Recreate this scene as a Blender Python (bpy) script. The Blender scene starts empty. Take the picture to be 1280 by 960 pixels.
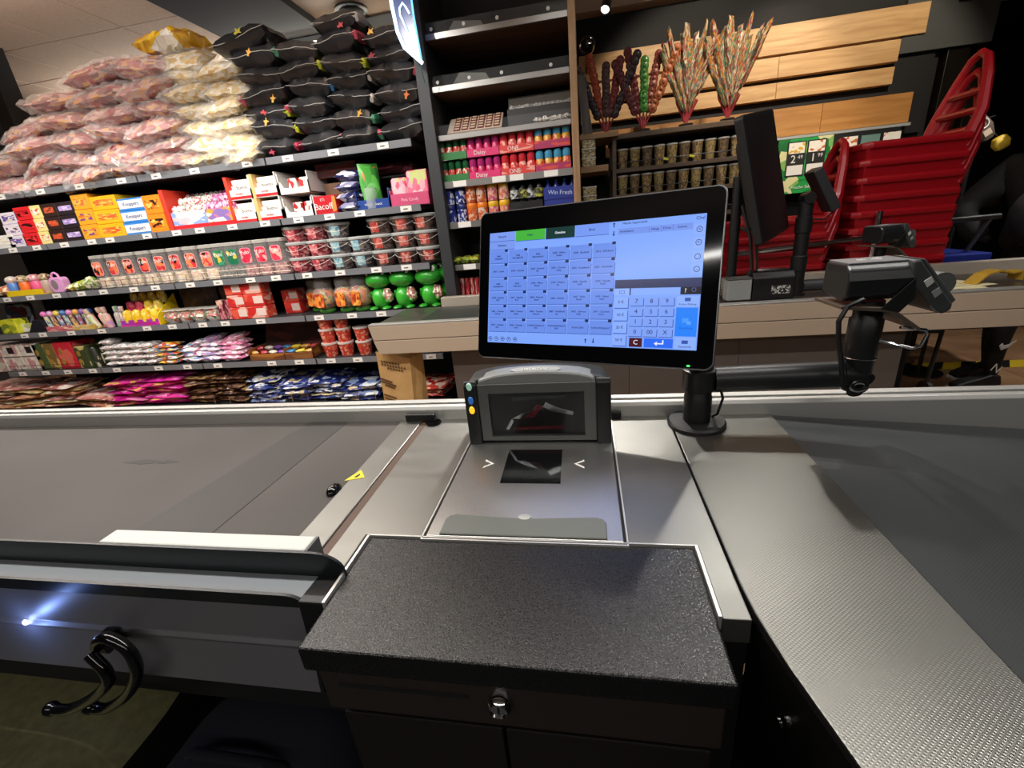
import bpy, bmesh, math, random
from mathutils import Vector, Matrix, noise
random.seed(7)
scene = bpy.context.scene
COL = scene.collection
PI = math.pi
# ------------------------------------------------------------------ camera, world, lights, exposure
EYE = Vector((0, 0, 1.33))
CX = Vector((0.98433167, 0.15226352, -0.08892122))
CD = Vector((-0.02965176, -0.35417694, -0.93470822))
CF = Vector((-0.17381581, 0.92269958, -0.3441127))
FPX = 542.36
cam_d = bpy.data.cameras.new('camera')
cam_d.sensor_fit = 'HORIZONTAL'; cam_d.sensor_width = 36.0; cam_d.lens = 36.0 * FPX / 1280.0
cam_d.clip_start = 0.02; cam_d.clip_end = 60
cam = bpy.data.objects.new('camera', cam_d); COL.objects.link(cam)
cam.matrix_world = Matrix(((CX.x, -CD.x, -CF.x, EYE.x), (CX.y, -CD.y, -CF.y, EYE.y), (CX.z, -CD.z, -CF.z, EYE.z), (0, 0, 0, 1)))
scene.camera = cam
w = bpy.data.worlds.new('world'); scene.world = w; w.use_nodes = True
w.node_tree.nodes['Background'].inputs[0].default_value = (0.9, 0.92, 1.0, 1)
w.node_tree.nodes['Background'].inputs[1].default_value = 0.02
vs = scene.view_settings
vs.view_transform = 'Standard'; vs.look = 'None'; vs.gamma = 1; vs.use_curve_mapping = False
vs.exposure = 0.0

def aim(o, target):
    d = Vector(target) - o.location
    o.rotation_euler = d.to_track_quat('-Z', 'Y').to_euler()
def area_light(name, loc, target, sx, sy, power, col=(1, 1, 1), spread=180):
    l = bpy.data.lights.new(name, 'AREA'); l.shape = 'RECTANGLE'; l.size = sx; l.size_y = sy
    l.energy = power; l.color = col; l.spread = math.radians(spread)
    o = bpy.data.objects.new(name, l); COL.objects.link(o); o.location = loc; aim(o, target); return o
def spot_light(name, loc, target, power, angle=60, col=(1, 1, 1), r=0.03, blend=0.4):
    l = bpy.data.lights.new(name, 'SPOT'); l.energy = power; l.spot_size = math.radians(angle); l.spot_blend = blend
    l.color = col; l.shadow_soft_size = r
    o = bpy.data.objects.new(name, l); COL.objects.link(o); o.location = loc; aim(o, target); return o
WARM = (1.0, 0.86, 0.68); NEUT = (1.0, 0.965, 0.92)
# unseen LED rows added as fill light (each sits in a built fixture, see unseen_light_bar)
# (centre x, y, length, downlight W, uplight W)
FILL_ROWS = [(-3.0, 2.05, 3.6, 54, 75), (0.9, 2.35, 2.4, 4, 8), (-0.6, 0.85, 4.4, 52, 22), (0.2, -1.6, 5.0, 42, 10), (-3.4, 4.9, 3.6, 10, 65)]
ZL = 2.52
for lx, ly, ln, pw, up in FILL_ROWS:
    area_light('led_row_light', (lx, ly, ZL - 0.006), (lx, ly + 0.0001, 0), ln, 0.10, pw, NEUT)
    area_light('led_row_uplight', (lx, ly, ZL + 0.085), (lx, ly + 0.0001, 4), ln, 0.10, up, NEUT)
# track spots: (lamp position, target, power, cone)
SPOTS = [((-0.12, 2.75, 2.86), (0.0, 0.6, 0.87), 300, 40, NEUT),
         ((0.95, 2.5, 2.86), (0.75, 0.5, 0.87), 50, 44, NEUT),
         ((-2.6, 1.15, 2.86), (-2.9, 3.2, 1.2), 70, 84, NEUT),
         ((-1.3, 1.15, 2.86), (-1.5, 3.2, 1.0), 70, 84, NEUT),
         ((0.9, 2.55, 2.86), (0.95, 4.0, 1.95), 75, 70, WARM),
         ((1.9, 2.55, 2.86), (1.8, 4.0, 1.9), 75, 70, WARM),
         ((1.5, 1.4, 2.86), (1.7, 3.1, 1.1), 32, 60, NEUT),
         ((2.9, 2.6, 2.86), (2.8, 3.6, 0.0), 130, 60, NEUT)]  # last spot is an unseen addition that brightens the tiled floor
for lp, tg, pw, an, cl in SPOTS:
    d = (Vector(tg) - Vector(lp)).normalized()
    spot_light('track_spot_light', Vector(lp) + d * 0.085, tg, pw, an, cl)

# ------------------------------------------------------------------ helpers
def c(h):
    h = h.lstrip('#'); r = []
    for i in (0, 2, 4):
        s = int(h[i:i + 2], 16) / 255.0
        r.append(s / 12.92 if s <= 0.04045 else ((s + 0.055) / 1.055) ** 2.4)
    return (r[0], r[1], r[2], 1.0)
_M = {}
def _new(name):
    m = bpy.data.materials.new(name); m.use_nodes = True
    return m, m.node_tree.nodes, m.node_tree.links, m.node_tree.nodes['Principled BSDF']
def mat(name, col, rough=0.5, metal=0.0, col2=None, scale=20, amt=1.0, bump=0.0, bscale=None, coat=0.0, emit=0.0, trans=0.0, alpha=1.0, stretch=(1, 1, 1), spec=0.5, rough2=None, det=6):
    if name in _M: return _M[name]
    m, N, L, b = _new(name)
    cc = c(col) if isinstance(col, str) else tuple(col) + (1,)
    b.inputs['Base Color'].default_value = cc
    b.inputs['Roughness'].default_value = rough; b.inputs['Metallic'].default_value = metal
    b.inputs['Coat Weight'].default_value = coat; b.inputs['Coat Roughness'].default_value = 0.08
    b.inputs['Specular IOR Level'].default_value = spec
    b.inputs['Transmission Weight'].default_value = trans; b.inputs['Alpha'].default_value = alpha
    if emit: b.inputs['Emission Color'].default_value = cc; b.inputs['Emission Strength'].default_value = emit
    if col2 or bump or rough2 is not None:
        tc = N.new('ShaderNodeTexCoord'); mp = N.new('ShaderNodeMapping'); mp.inputs['Scale'].default_value = stretch
        L.new(tc.outputs['Object'], mp.inputs['Vector'])
        nz = N.new('ShaderNodeTexNoise'); nz.inputs['Scale'].default_value = scale; nz.inputs['Detail'].default_value = det
        L.new(mp.outputs[0], nz.inputs['Vector'])
        if col2:
            rp = N.new('ShaderNodeValToRGB'); rp.color_ramp.elements[0].position = 0.35; rp.color_ramp.elements[1].position = 0.65
            rp.color_ramp.elements[0].color = cc; rp.color_ramp.elements[1].color = c(col2)
            L.new(nz.outputs['Fac'], rp.inputs[0]); L.new(rp.outputs[0], b.inputs['Base Color'])
        if rough2 is not None:
            mr = N.new('ShaderNodeMapRange'); mr.inputs['From Min'].default_value = 0.35; mr.inputs['From Max'].default_value = 0.65
            mr.inputs['To Min'].default_value = rough; mr.inputs['To Max'].default_value = rough2
            L.new(nz.outputs['Fac'], mr.inputs[0]); L.new(mr.outputs[0], b.inputs['Roughness'])
        if bump:
            n2 = N.new('ShaderNodeTexNoise'); n2.inputs['Scale'].default_value = bscale or scale * 4; n2.inputs['Detail'].default_value = 4
            L.new(mp.outputs[0], n2.inputs['Vector'])
            bp = N.new('ShaderNodeBump'); bp.inputs['Strength'].default_value = bump; bp.inputs['Distance'].default_value = 0.002
            L.new(n2.outputs['Fac'], bp.inputs['Height']); L.new(bp.outputs[0], b.inputs['Normal'])
    _M[name] = m; return m
def printm(name, cols, scale=6, rough=0.35, coat=0.3, stretch=(1, 1, 1), alpha=1.0, metal=0.0):
    """printed packaging: patches of flat colour, shifted from object to object"""
    if name in _M: return _M[name]
    m, N, L, b = _new(name)
    b.inputs['Roughness'].default_value = rough; b.inputs['Coat Weight'].default_value = coat; b.inputs['Alpha'].default_value = alpha
    b.inputs['Metallic'].default_value = metal
    tc = N.new('ShaderNodeTexCoord'); oi = N.new('ShaderNodeObjectInfo'); ad = N.new('ShaderNodeVectorMath')
    mu = N.new('ShaderNodeMath'); mu.operation = 'MULTIPLY'; mu.inputs[1].default_value = 37.0
    L.new(oi.outputs['Random'], mu.inputs[0]); L.new(tc.outputs['Generated'], ad.inputs[0]); L.new(mu.outputs[0], ad.inputs[1])
    mp = N.new('ShaderNodeMapping'); mp.inputs['Scale'].default_value = stretch; L.new(ad.outputs[0], mp.inputs['Vector'])
    vo = N.new('ShaderNodeTexVoronoi'); vo.inputs['Scale'].default_value = scale; L.new(mp.outputs[0], vo.inputs['Vector'])
    sp = N.new('ShaderNodeSeparateColor'); L.new(vo.outputs['Color'], sp.inputs[0])
    rp = N.new('ShaderNodeValToRGB'); rp.color_ramp.interpolation = 'CONSTANT'
    n = len(cols)
    el = rp.color_ramp.elements
    el[0].position = 0; el[0].color = c(cols[0]); el[1].position = 1.0 / n; el[1].color = c(cols[1 % n])
    for i in range(2, n): e = el.new(i / n); e.color = c(cols[i])
    L.new(sp.outputs[0], rp.inputs[0]); L.new(rp.outputs[0], b.inputs['Base Color'])
    _M[name] = m; return m
def film(name, col, mix=0.25, rough=0.15):
    """clear wrapping film: mostly transparent with a glossy skin"""
    if name in _M: return _M[name]
    m, N, L, b = _new(name)
    b.inputs['Base Color'].default_value = c(col); b.inputs['Roughness'].default_value = rough; b.inputs['Specular IOR Level'].default_value = 1.0
    tr = N.new('ShaderNodeBsdfTransparent'); tr.inputs[0].default_value = (1, 1, 1, 1)
    mx = N.new('ShaderNodeMixShader'); mx.inputs[0].default_value = mix
    out = N['Material Output']
    L.new(tr.outputs[0], mx.inputs[1]); L.new(b.outputs[0], mx.inputs[2]); L.new(mx.outputs[0], out.inputs['Surface'])
    _M[name] = m; return m
def wood(name, a, b_, scale=3.0, rough=0.5, axis='X'):
    if name in _M: return _M[name]
    m, N, L, b = _new(name)
    b.inputs['Roughness'].default_value = rough
    tc = N.new('ShaderNodeTexCoord'); oi = N.new('ShaderNodeObjectInfo'); ad = N.new('ShaderNodeVectorMath')
    mu = N.new('ShaderNodeMath'); mu.operation = 'MULTIPLY'; mu.inputs[1].default_value = 13.0
    L.new(oi.outputs['Random'], mu.inputs[0]); L.new(tc.outputs['Object'], ad.inputs[0]); L.new(mu.outputs[0], ad.inputs[1])
    mp = N.new('ShaderNodeMapping'); mp.inputs['Scale'].default_value = {'X': (1.2, 14, 14), 'Z': (14, 14, 1.2)}[axis]
    L.new(ad.outputs[0], mp.inputs[0])
    nz = N.new('ShaderNodeTexNoise'); nz.inputs['Scale'].default_value = scale; nz.inputs['Detail'].default_value = 8; nz.inputs['Distortion'].default_value = 0.6
    L.new(mp.outputs[0], nz.inputs['Vector'])
    rp = N.new('ShaderNodeValToRGB'); rp.color_ramp.elements[0].position = 0.3; rp.color_ramp.elements[1].position = 0.7
    rp.color_ramp.elements[0].color = c(a); rp.color_ramp.elements[1].color = c(b_)
    L.new(nz.outputs['Fac'], rp.inputs[0]); L.new(rp.outputs[0], b.inputs['Base Color'])
    bp = N.new('ShaderNodeBump'); bp.inputs['Strength'].default_value = 0.15; bp.inputs['Distance'].default_value = 0.002
    L.new(nz.outputs['Fac'], bp.inputs['Height']); L.new(bp.outputs[0], b.inputs['Normal'])
    _M[name] = m; return m

class MB:
    def __init__(s): s.v = []; s.f = []
    def add(s, vs, fs):
        o = len(s.v); s.v += [tuple(p) for p in vs]; s.f += [tuple(i + o for i in q) for q in fs]; return s
    def box(s, x0, x1, y0, y1, z0, z1):
        return s.add([(x0, y0, z0), (x1, y0, z0), (x1, y1, z0), (x0, y1, z0), (x0, y0, z1), (x1, y0, z1), (x1, y1, z1), (x0, y1, z1)],
                     [(0, 3, 2, 1), (4, 5, 6, 7), (0, 1, 5, 4), (1, 2, 6, 5), (2, 3, 7, 6), (3, 0, 4, 7)])
    def prism(s, poly, a0, a1, axis='y'):
        """extrude a 2D polygon: axis y -> poly is (x,z); x -> (y,z); z -> (x,y)"""
        n = len(poly)
        P = {'y': lambda p, a: (p[0], a, p[1]), 'x': lambda p, a: (a, p[0], p[1]), 'z': lambda p, a: (p[0], p[1], a)}[axis]
        vs = [P(p, a0) for p in poly] + [P(p, a1) for p in poly]
        fs = [tuple(range(n))[::-1], tuple(range(n, 2 * n))] + [(i, (i + 1) % n, n + (i + 1) % n, n + i) for i in range(n)]
        return s.add(vs, fs)
    def lathe(s, prof, n=20, ctr=(0, 0, 0), sx=1, sy=1):
        vs = []; fs = []
        for r, z in prof:
            for k in range(n):
                a = 2 * PI * k / n; vs.append((ctr[0] + r * sx * math.cos(a), ctr[1] + r * sy * math.sin(a), ctr[2] + z))
        m = len(prof)
        for i in range(m - 1):
            for k in range(n):
                fs.append((i * n + k, i * n + (k + 1) % n, (i + 1) * n + (k + 1) % n, (i + 1) * n + k))
        if prof[0][0] > 1e-6: fs.append(tuple(range(n))[::-1])
        if prof[-1][0] > 1e-6: fs.append(tuple(range((m - 1) * n, m * n)))
        return s.add(vs, fs)
    def tube(s, pts, r, n=10, closed=False, flat=1.0):
        pts = [Vector(p) for p in pts]; m = len(pts); vs = []; fs = []
        up = None
        for i, p in enumerate(pts):
            if closed: t = (pts[(i + 1) % m] - pts[i - 1]).normalized()
            else: t = (pts[min(i + 1, m - 1)] - pts[max(i - 1, 0)]).normalized()
            if up is None:
                up = Vector((0, 0, 1)) if abs(t.z) < 0.9 else Vector((0, 1, 0))
            a = t.cross(up)
            if a.length < 1e-4: a = t.cross(Vector((1, 0, 0)))
            a.normalize(); b2 = a.cross(t).normalized(); up = b2
            rr = r[i] if isinstance(r, (list, tuple)) else r
            for k in range(n):
                an = 2 * PI * k / n; vs.append(p + a * rr * math.cos(an) + b2 * rr * flat * math.sin(an))
        for i in range(m if closed else m - 1):
            j = (i + 1) % m
            for k in range(n): fs.append((i * n + k, i * n + (k + 1) % n, j * n + (k + 1) % n, j * n + k))
        if not closed: fs += [tuple(range(n))[::-1], tuple(range((m - 1) * n, m * n))]
        return s.add(vs, fs)
    def ball(s, ctr, rx, ry=None, rz=None, n=16, m=10):
        ry = ry or rx; rz = rz or rx
        prof = [(math.sin(PI * i / m), -math.cos(PI * i / m)) for i in range(m + 1)]
        vs = []; fs = []
        for q, z in prof:
            for k in range(n):
                a = 2 * PI * k / n; vs.append((ctr[0] + rx * q * math.cos(a), ctr[1] + ry * q * math.sin(a), ctr[2] + rz * z))
        for i in range(m):
            for k in range(n): fs.append((i * n + k, i * n + (k + 1) % n, (i + 1) * n + (k + 1) % n, (i + 1) * n + k))
        return s.add(vs, fs)
    def mesh(s, name, smooth=False, bev=0.0, seg=2):
        me = bpy.data.meshes.new(name); me.from_pydata(s.v, [], s.f); me.validate()
        bm = bmesh.new(); bm.from_mesh(me)
        bmesh.ops.remove_doubles(bm, verts=bm.verts, dist=1e-6)
        bmesh.ops.recalc_face_normals(bm, faces=bm.faces)
        if bev:
            es = [e for e in bm.edges if len(e.link_faces) == 2 and e.calc_face_angle(0) > 0.5]
            bmesh.ops.bevel(bm, geom=es, offset=bev, segments=seg, profile=0.5, affect='EDGES', clamp_overlap=True)
        if smooth:
            for f in bm.faces: f.smooth = True
            for e in bm.edges:
                if len(e.link_faces) == 2 and e.calc_face_angle(0) > 0.7: e.smooth = False
        bm.to_mesh(me); bm.free(); me.materials.append(None)
        return me
def obj(name, me, m, parent=None, loc=None, rot=None, scale=None):
    if isinstance(me, MB): me = me.mesh(name)
    o = bpy.data.objects.new(name, me); COL.objects.link(o)
    o.material_slots[0].link = 'OBJECT'; o.material_slots[0].material = m
    if parent: o.parent = parent
    if loc is not None: o.location = loc
    if rot is not None: o.rotation_euler = rot
    if scale is not None: o.scale = scale if isinstance(scale, (tuple, list)) else (scale,) * 3
    return o
def tag(o, label, cat, group=None):
    o['label'] = label; o['category'] = cat
    if group: o['group'] = group
    return o
def thing(name, label, cat, loc=(0, 0, 0), rotz=0, group=None):
    o = bpy.data.objects.new(name, None); COL.objects.link(o); o.empty_display_size = 0.05
    o.location = loc; o.rotation_euler = (0, 0, rotz); return tag(o, label, cat, group)
def struct(name, me, m, label=None, loc=None):
    o = obj(name, me, m, loc=loc); o['kind'] = 'structure'
    if label: o['label'] = label
    return o
def put(name, label, cat, loc, parts, rotz=0, group=None, rot=None, scale=None):
    """parts: [(name, mesh, material, offset)]; a single part becomes the thing itself"""
    if len(parts) == 1 and len(parts[0]) <= 3:
        p = parts[0]; o = obj(name, p[1], p[2], None, loc, rot or (0, 0, rotz), scale); return tag(o, label, cat, group)
    t = thing(name, label, cat, loc, rotz, group)
    if rot: t.rotation_euler = rot
    if scale: t.scale = scale if isinstance(scale, (tuple, list)) else (scale,) * 3
    for p in parts: obj(p[0], p[1], p[2], t, p[3] if len(p) > 3 else None, p[4] if len(p) > 4 else None)
    return t
_C = {}
def cached(key, fn):
    if key not in _C: _C[key] = fn()
    return _C[key]
def bbox(w_, d, h, bev=0.0):
    """box with its origin at the middle of the bottom front edge"""
    return cached(('bb', round(w_, 4), round(d, 4), round(h, 4), bev), lambda: MB().box(-w_ / 2, w_ / 2, 0, d, 0, h).mesh('box', bev=bev, seg=1))
def text(s, size):
    def mk():
        cu = bpy.data.curves.new('t', 'FONT'); cu.body = s; cu.size = size; cu.align_x = 'CENTER'; cu.align_y = 'CENTER'; cu.resolution_u = 2; cu.extrude = 0.0004
        o = bpy.data.objects.new('t', cu); me = bpy.data.meshes.new_from_object(o); me.name = 'lettering'
        bpy.data.objects.remove(o); me.materials.clear(); me.materials.append(None); return me
    return cached(('tx', s, size), mk)
ORD = ['first', 'second', 'third', 'fourth', 'fifth', 'sixth', 'seventh', 'eighth', 'ninth', 'tenth', 'eleventh', 'twelfth', 'thirteenth', 'fourteenth', 'fifteenth', 'sixteenth', 'seventeenth', 'eighteenth', 'nineteenth', 'twentieth']
def nth(i, n):
    if n == 1: return 'only'
    return 'leftmost' if i == 0 else 'rightmost' if i == n - 1 else ORD[i] + ' from left'
def lvl(k, n):
    if n == 1: return ''
    if k == 0: return 'bottom'
    if k == n - 1: return 'top'
    return 'middle' if n == 3 else ORD[k] + ' layer'
YS = 2.90                       # front edge of the sweets shelving
def sx(px, z, y=YS + 0.02):
    """place along the shelf front (metres) of a column measured in the photograph"""
    k = (px - 640) / FPX; b = Vector((0, y, z)) - EYE
    return (k * CF.dot(b) - CX.dot(b)) / (CX.x - k * CF.x)

# ------------------------------------------------------------------ materials used all over
BLACK = mat('black_plastic', '#141415', 0.4)
BLACKM = mat('black_matt', '#0c0c0d', 0.75)
BLACKG = mat('black_gloss', '#08080a', 0.12, coat=0.3)
DGREY = mat('dark_grey_metal', '#3a3c3f', 0.45, 0.3)
STRIP = mat('price_strip_grey', '#717377', 0.4)
WHITE = mat('white_print', '#e4e2dc', 0.5)
INK = mat('ink_black', '#151518', 0.6)
STEEL = mat('brushed_steel', '#8b8a85', 0.38, 1.0, scale=4, rough2=0.46, det=2, bump=0.12, bscale=300, stretch=(1, 3, 1))
STEEL2 = mat('scratched_steel', '#c2c1bd', 0.33, 1.0, bump=0.16, bscale=70, stretch=(7, 1, 1))
ALU = mat('aluminium_rail', '#d9d8d3', 0.4, 0.75)
CHROME = mat('chrome', '#d8d8da', 0.1, 1.0)
GREYP = mat('grey_plastic', '#4a4c4b', 0.42)
LGREY = mat('light_grey_metal', '#a9aca9', 0.5, 0.2)
def linen(name, col, rough, metal, pitch=0.0032, strength=0.25, col2=None):
    m, N, L, b = _new(name)
    b.inputs['Base Color'].default_value = c(col); b.inputs['Metallic'].default_value = metal; b.inputs['Roughness'].default_value = rough
    tc = N.new('ShaderNodeTexCoord'); out = None
    for a in (0.9, -0.7):
        mp = N.new('ShaderNodeMapping'); mp.inputs['Rotation'].default_value = (0, 0, a); L.new(tc.outputs['Object'], mp.inputs[0])
        wv = N.new('ShaderNodeTexWave'); wv.inputs['Scale'].default_value = 1.0 / (pitch * 3.2); L.new(mp.outputs[0], wv.inputs['Vector'])
        if out is None: out = wv
        else:
            mu = N.new('ShaderNodeMath'); mu.operation = 'MULTIPLY'; L.new(out.outputs['Fac'], mu.inputs[0]); L.new(wv.outputs['Fac'], mu.inputs[1]); out = mu
    bp = N.new('ShaderNodeBump'); bp.inputs['Strength'].default_value = strength; bp.inputs['Distance'].default_value = 0.0006
    L.new(out.outputs[0], bp.inputs['Height']); L.new(bp.outputs[0], b.inputs['Normal'])
    nz = N.new('ShaderNodeTexNoise'); nz.inputs['Scale'].default_value = 5; nz.inputs['Detail'].default_value = 2
    L.new(tc.outputs['Object'], nz.inputs['Vector'])
    mr = N.new('ShaderNodeMapRange'); mr.inputs['From Min'].default_value = 0.3; mr.inputs['From Max'].default_value = 0.7
    mr.inputs['To Min'].default_value = rough * 0.92; mr.inputs['To Max'].default_value = rough * 1.1
    L.new(nz.outputs['Fac'], mr.inputs[0]); L.new(mr.outputs[0], b.inputs['Roughness'])
    return m
# ================================================================== THE SETTING
TILE = mat('floor_tile_tan', '#a98361', 0.4, col2='#8f6a4b', scale=3, bump=0.05)
floor = struct('floor', MB().box(-7, 5, -4, 6, -0.06, -0.006), mat('floor_grout', '#6b5a4b', 0.7))
tile_me = MB().box(-0.2225, 0.2225, -0.2225, 0.2225, -0.008, 0).mesh('tile', bev=0.002, seg=1)
for i in range(7):
    for j in range(7):
        obj('tile', tile_me, TILE, floor, (1.45 + i * 0.45, 2.0 + j * 0.45, 0))
struct('floor_mat_area', MB().box(-7, 5, -4, 1.0, -0.006, 0.004), mat('operator_mat_dark', '#2e2d2c', 0.8, bump=0.2, bscale=300))  # unseen floor made dark to cut brown bounce on the fascia
struct('floor_far_area', MB().box(-7, 1.22, 1.0, 6, -0.006, -0.001).box(1.22, 5, 1.0, 1.77, -0.006, -0.001).box(4.4, 5, 1.77, 6, -0.006, -0.001).box(1.22, 4.4, 4.93, 6, -0.006, -0.001), TILE)
CEIL = mat('ceiling_tile_beige', '#c2aa94', 0.8, col2='#b89f89', scale=60, bump=0.05)
ZC = 3.05
ceil = struct('ceiling', MB().box(-7, 5, -4, 6, ZC, ZC + 0.08), mat('ceiling_grid', '#6f6256', 0.7))
ct = MB().box(-0.296, 0.296, -0.296, 0.296, -0.012, 0).mesh('ceiling_tile', bev=0.003, seg=1)
for i in range(11):
    for j in range(8):
        x = -6.2 + i * 0.6; y = 1.55 + j * 0.6
        if -2.9 < x < -2.1 and y < 4.2: continue
        obj('ceiling_tile', ct, CEIL, ceil, (x, y, ZC))
struct('wall_rear', MB().box(-7, 5, -4.1, -4, 0, ZC), mat('rear_wall_grey', '#6d6a66', 0.8))
struct('wall_left', MB().box(-7.1, -7, -4, 6, 0, ZC), mat('left_wall_dark', '#3b3a39', 0.8))
struct('wall_far', MB().box(-7, 5, 6, 6.1, 0, ZC), mat('far_wall_brown', '#4f443c', 0.8))
struct('wall_right', MB().box(5, 5.1, -4, 6, 0, ZC), mat('right_wall_black', '#141416', 0.6))
WBLK = mat('wall_black_paint', '#121213', 0.7)
struct('wall_back', MB().box(-0.06, 2.50, 4.10, 4.2, 0, ZC), WBLK)
struct('trim_1', MB().box(-0.05, 2.50, 3.98, 4.099, 2.735, 3.049), CEIL)            # beige bulkhead over the slat wall
struct('trim_2', MB().box(-2.9, -2.1, 1.2, 4.25, 2.985, 3.049), mat('ceiling_recess_black', '#1c1b1b', 0.8))
struct('trim_3', MB().box(-2.1, -0.2, 4.3, 4.55, 2.86, 3.049), mat('ceiling_beam_brown', '#3d3128', 0.7))
struct('trim_4', MB().box(-4.75, -4.62, 3.45, 3.6, 0, 3.04), BLACKM)
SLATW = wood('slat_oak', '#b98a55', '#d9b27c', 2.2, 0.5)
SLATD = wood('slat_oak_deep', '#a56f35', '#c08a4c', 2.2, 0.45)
slat_wall = struct('trim_5', MB().box(0.0, 2.45, 4.06, 4.099, 1.70, 2.60), WBLK)
slat_wall['label'] = 'black backing that carries the oak wall slats'
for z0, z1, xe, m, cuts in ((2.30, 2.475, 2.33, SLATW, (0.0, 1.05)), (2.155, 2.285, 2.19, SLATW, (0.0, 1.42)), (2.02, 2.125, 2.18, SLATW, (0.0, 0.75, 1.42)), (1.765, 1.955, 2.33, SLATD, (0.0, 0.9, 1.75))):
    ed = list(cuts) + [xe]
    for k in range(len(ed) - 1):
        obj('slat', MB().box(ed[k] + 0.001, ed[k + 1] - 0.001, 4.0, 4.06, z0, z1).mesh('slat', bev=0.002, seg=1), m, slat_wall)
obj('shelf_lip', MB().box(1.2, 2.33, 3.97, 4.06, 1.742, 1.760).mesh('lip'), LGREY, slat_wall)
# posts that end the shelving
struct('trim_6', MB().box(-0.932, -0.858, 2.86, 3.42, 0, 3.0).mesh('post', bev=0.004), mat('post_anthracite', '#2b2d30', 0.55), 'dark metal upright between the two shelf bays')
struct('trim_7', MB().box(-0.052, -0.012, 2.86, 3.42, 0, 3.0).mesh('post', bev=0.003), wood('post_wood', '#8e6d4b', '#b08a60', 2, 0.5, 'Z'), 'light wooden upright beside the jar shelves')
struct('trim_8', MB().box(2.52, 2.66, 4.05, 4.20, 0, 2.95).box(2.72, 2.77, 4.08, 4.18, 0, 2.95).mesh('frame', bev=0.004), mat('door_bronze', '#231e18', 0.35, 0.6), 'dark bronze entrance door frame at right')
dr = struct('door_1', MB().box(2.50, 4.98, 4.70, 4.72, 0, 2.95), mat('door_glass_dark', '#050506', 0.08, coat=0.3))
struct('trim_9', MB().box(2.50, 4.95, 4.0, 4.15, 2.45, 2.62).mesh('lintel', bev=0.004), mat('lintel_dark', '#1b1b1c', 0.4, 0.4))
struct('trim_10', MB().box(2.20, 2.75, 4.02, 4.09, 2.2, 2.52), mat('panel_grey', '#4c4d4b', 0.5))
# floor warning tape
TAPE_Y = mat('tape_yellow', '#d8b52a', 0.5); TAPE_K = mat('tape_black', '#17171a', 0.5)
tp = thing('warning_tape', 'yellow and black striped warning tape on the tiled floor', 'floor tape', (2.1, 3.6, 0.001))
obj('tape_band', MB().box(0, 1.9, 0, 0.16, 0, 0.001), TAPE_Y, tp)
st = MB().prism([(0, 0), (0.10, 0), (0.22, 0.16), (0.12, 0.16)], 0.0011, 0.0016, 'z').mesh('stripe')
for k in range(8): obj('tape_stripe', st, TAPE_K, tp, (0.02 + k * 0.22, 0, 0))

# ------------------------------------------------------------------ ceiling fixtures
LEDM = mat('led_white', '#fff6ea', 0.4, emit=9.0)
names = ['over the sweets aisle', 'over the second checkout', 'over the conveyor belt', 'behind the cashier', 'over the aisle behind the sweets shelving']
for (lx, ly, ln, pw, up), nm in zip(FILL_ROWS, names):
    t = thing('ceiling_light_bar', 'slim black linear pendant light ' + nm, 'ceiling light', (lx, ly, ZL), group='linear ceiling lights')
    obj('housing', MB().box(-ln / 2, ln / 2, -0.06, 0.06, 0.0, 0.078).mesh('h', bev=0.003), BLACK, t)
    for q in (-0.4, 0.4): obj('suspension_wire', MB().tube([(q * ln, 0, 0.078), (q * ln, 0, ZC - ZL)], 0.002, 5).mesh('w'), CHROME, t)
t = thing('tube_light', 'bright white tube light on the ceiling behind the black bags', 'ceiling light', (-2.05, 4.24, 2.93))
obj('tube', MB().tube([(-0.95, 0, 0), (0.95, 0, 0)], 0.022, 10).mesh('t', True), mat('tube_white', '#fff4e0', 0.4, emit=14.0), t)
obj('housing', MB().box(-0.97, 0.97, -0.03, 0.03, 0.02, 0.11).mesh('h'), LGREY, t)
sp = thing('ceiling_speaker', 'round black ceiling speaker beside the tube light', 'speaker', (-1.76, 4.02, 3.034))
obj('grille', MB().lathe([(0.0, -0.028), (0.08, -0.026), (0.105, -0.012), (0.115, 0.0)], 28).mesh('g', True), BLACKM, sp)
obj('rim', MB().lathe([(0.105, -0.016), (0.125, -0.012), (0.125, 0.0), (0.105, 0.0)], 28).mesh('r', True), BLACK, sp)
def track_spot(lp, tg, label, k=1.0):
    t = thing('track_spotlight', label, 'spotlight', lp)
    d = (Vector(tg) - Vector(lp)).normalized(); q = d.to_track_quat('-Z', 'Y').to_euler()
    can = obj('can', MB().lathe([(0.0, 0.10), (0.042, 0.10), (0.048, 0.092), (0.048, -0.07), (0.041, -0.07), (0.041, -0.055)], 20).mesh('can', True), BLACK, t, None, q, k)
    obj('lens', MB().lathe([(0.0, -0.056), (0.041, -0.056)], 20).mesh('lens'), mat('spot_lens', '#fffaf0', 0.3, emit=6.0), can)
    obj('stem', MB().tube([(0, 0, 0.03), (0, 0, 3.05 - lp[2])], 0.009, 8).mesh('stem'), BLACK, t)
    return t
for (lp, tg, pw, an, cl), nm in zip(SPOTS, ['aimed at the scanner', 'aimed at the packing plate', 'aimed at the bags of crisps', 'aimed at the candy tubs', 'aimed at the lollipop bouquets', 'aimed at the slat wall', 'aimed at the red baskets', 'aimed at the tiled floor']):
    track_spot(lp, tg, 'black track spotlight on the ceiling ' + nm)
track_spot((0.182, 3.5, 2.585), (-0.5, 1.6, 0.0), 'lit black spotlight hanging above the dried fruit bouquets', 0.62)
t = thing('round_spotlight', 'round black globe lamp beside the wooden post', 'spotlight', (0.055, 3.45, 2.37))
obj('globe', MB().ball((0, 0, 0), 0.052).mesh('g', True), BLACKG, t)
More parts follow.
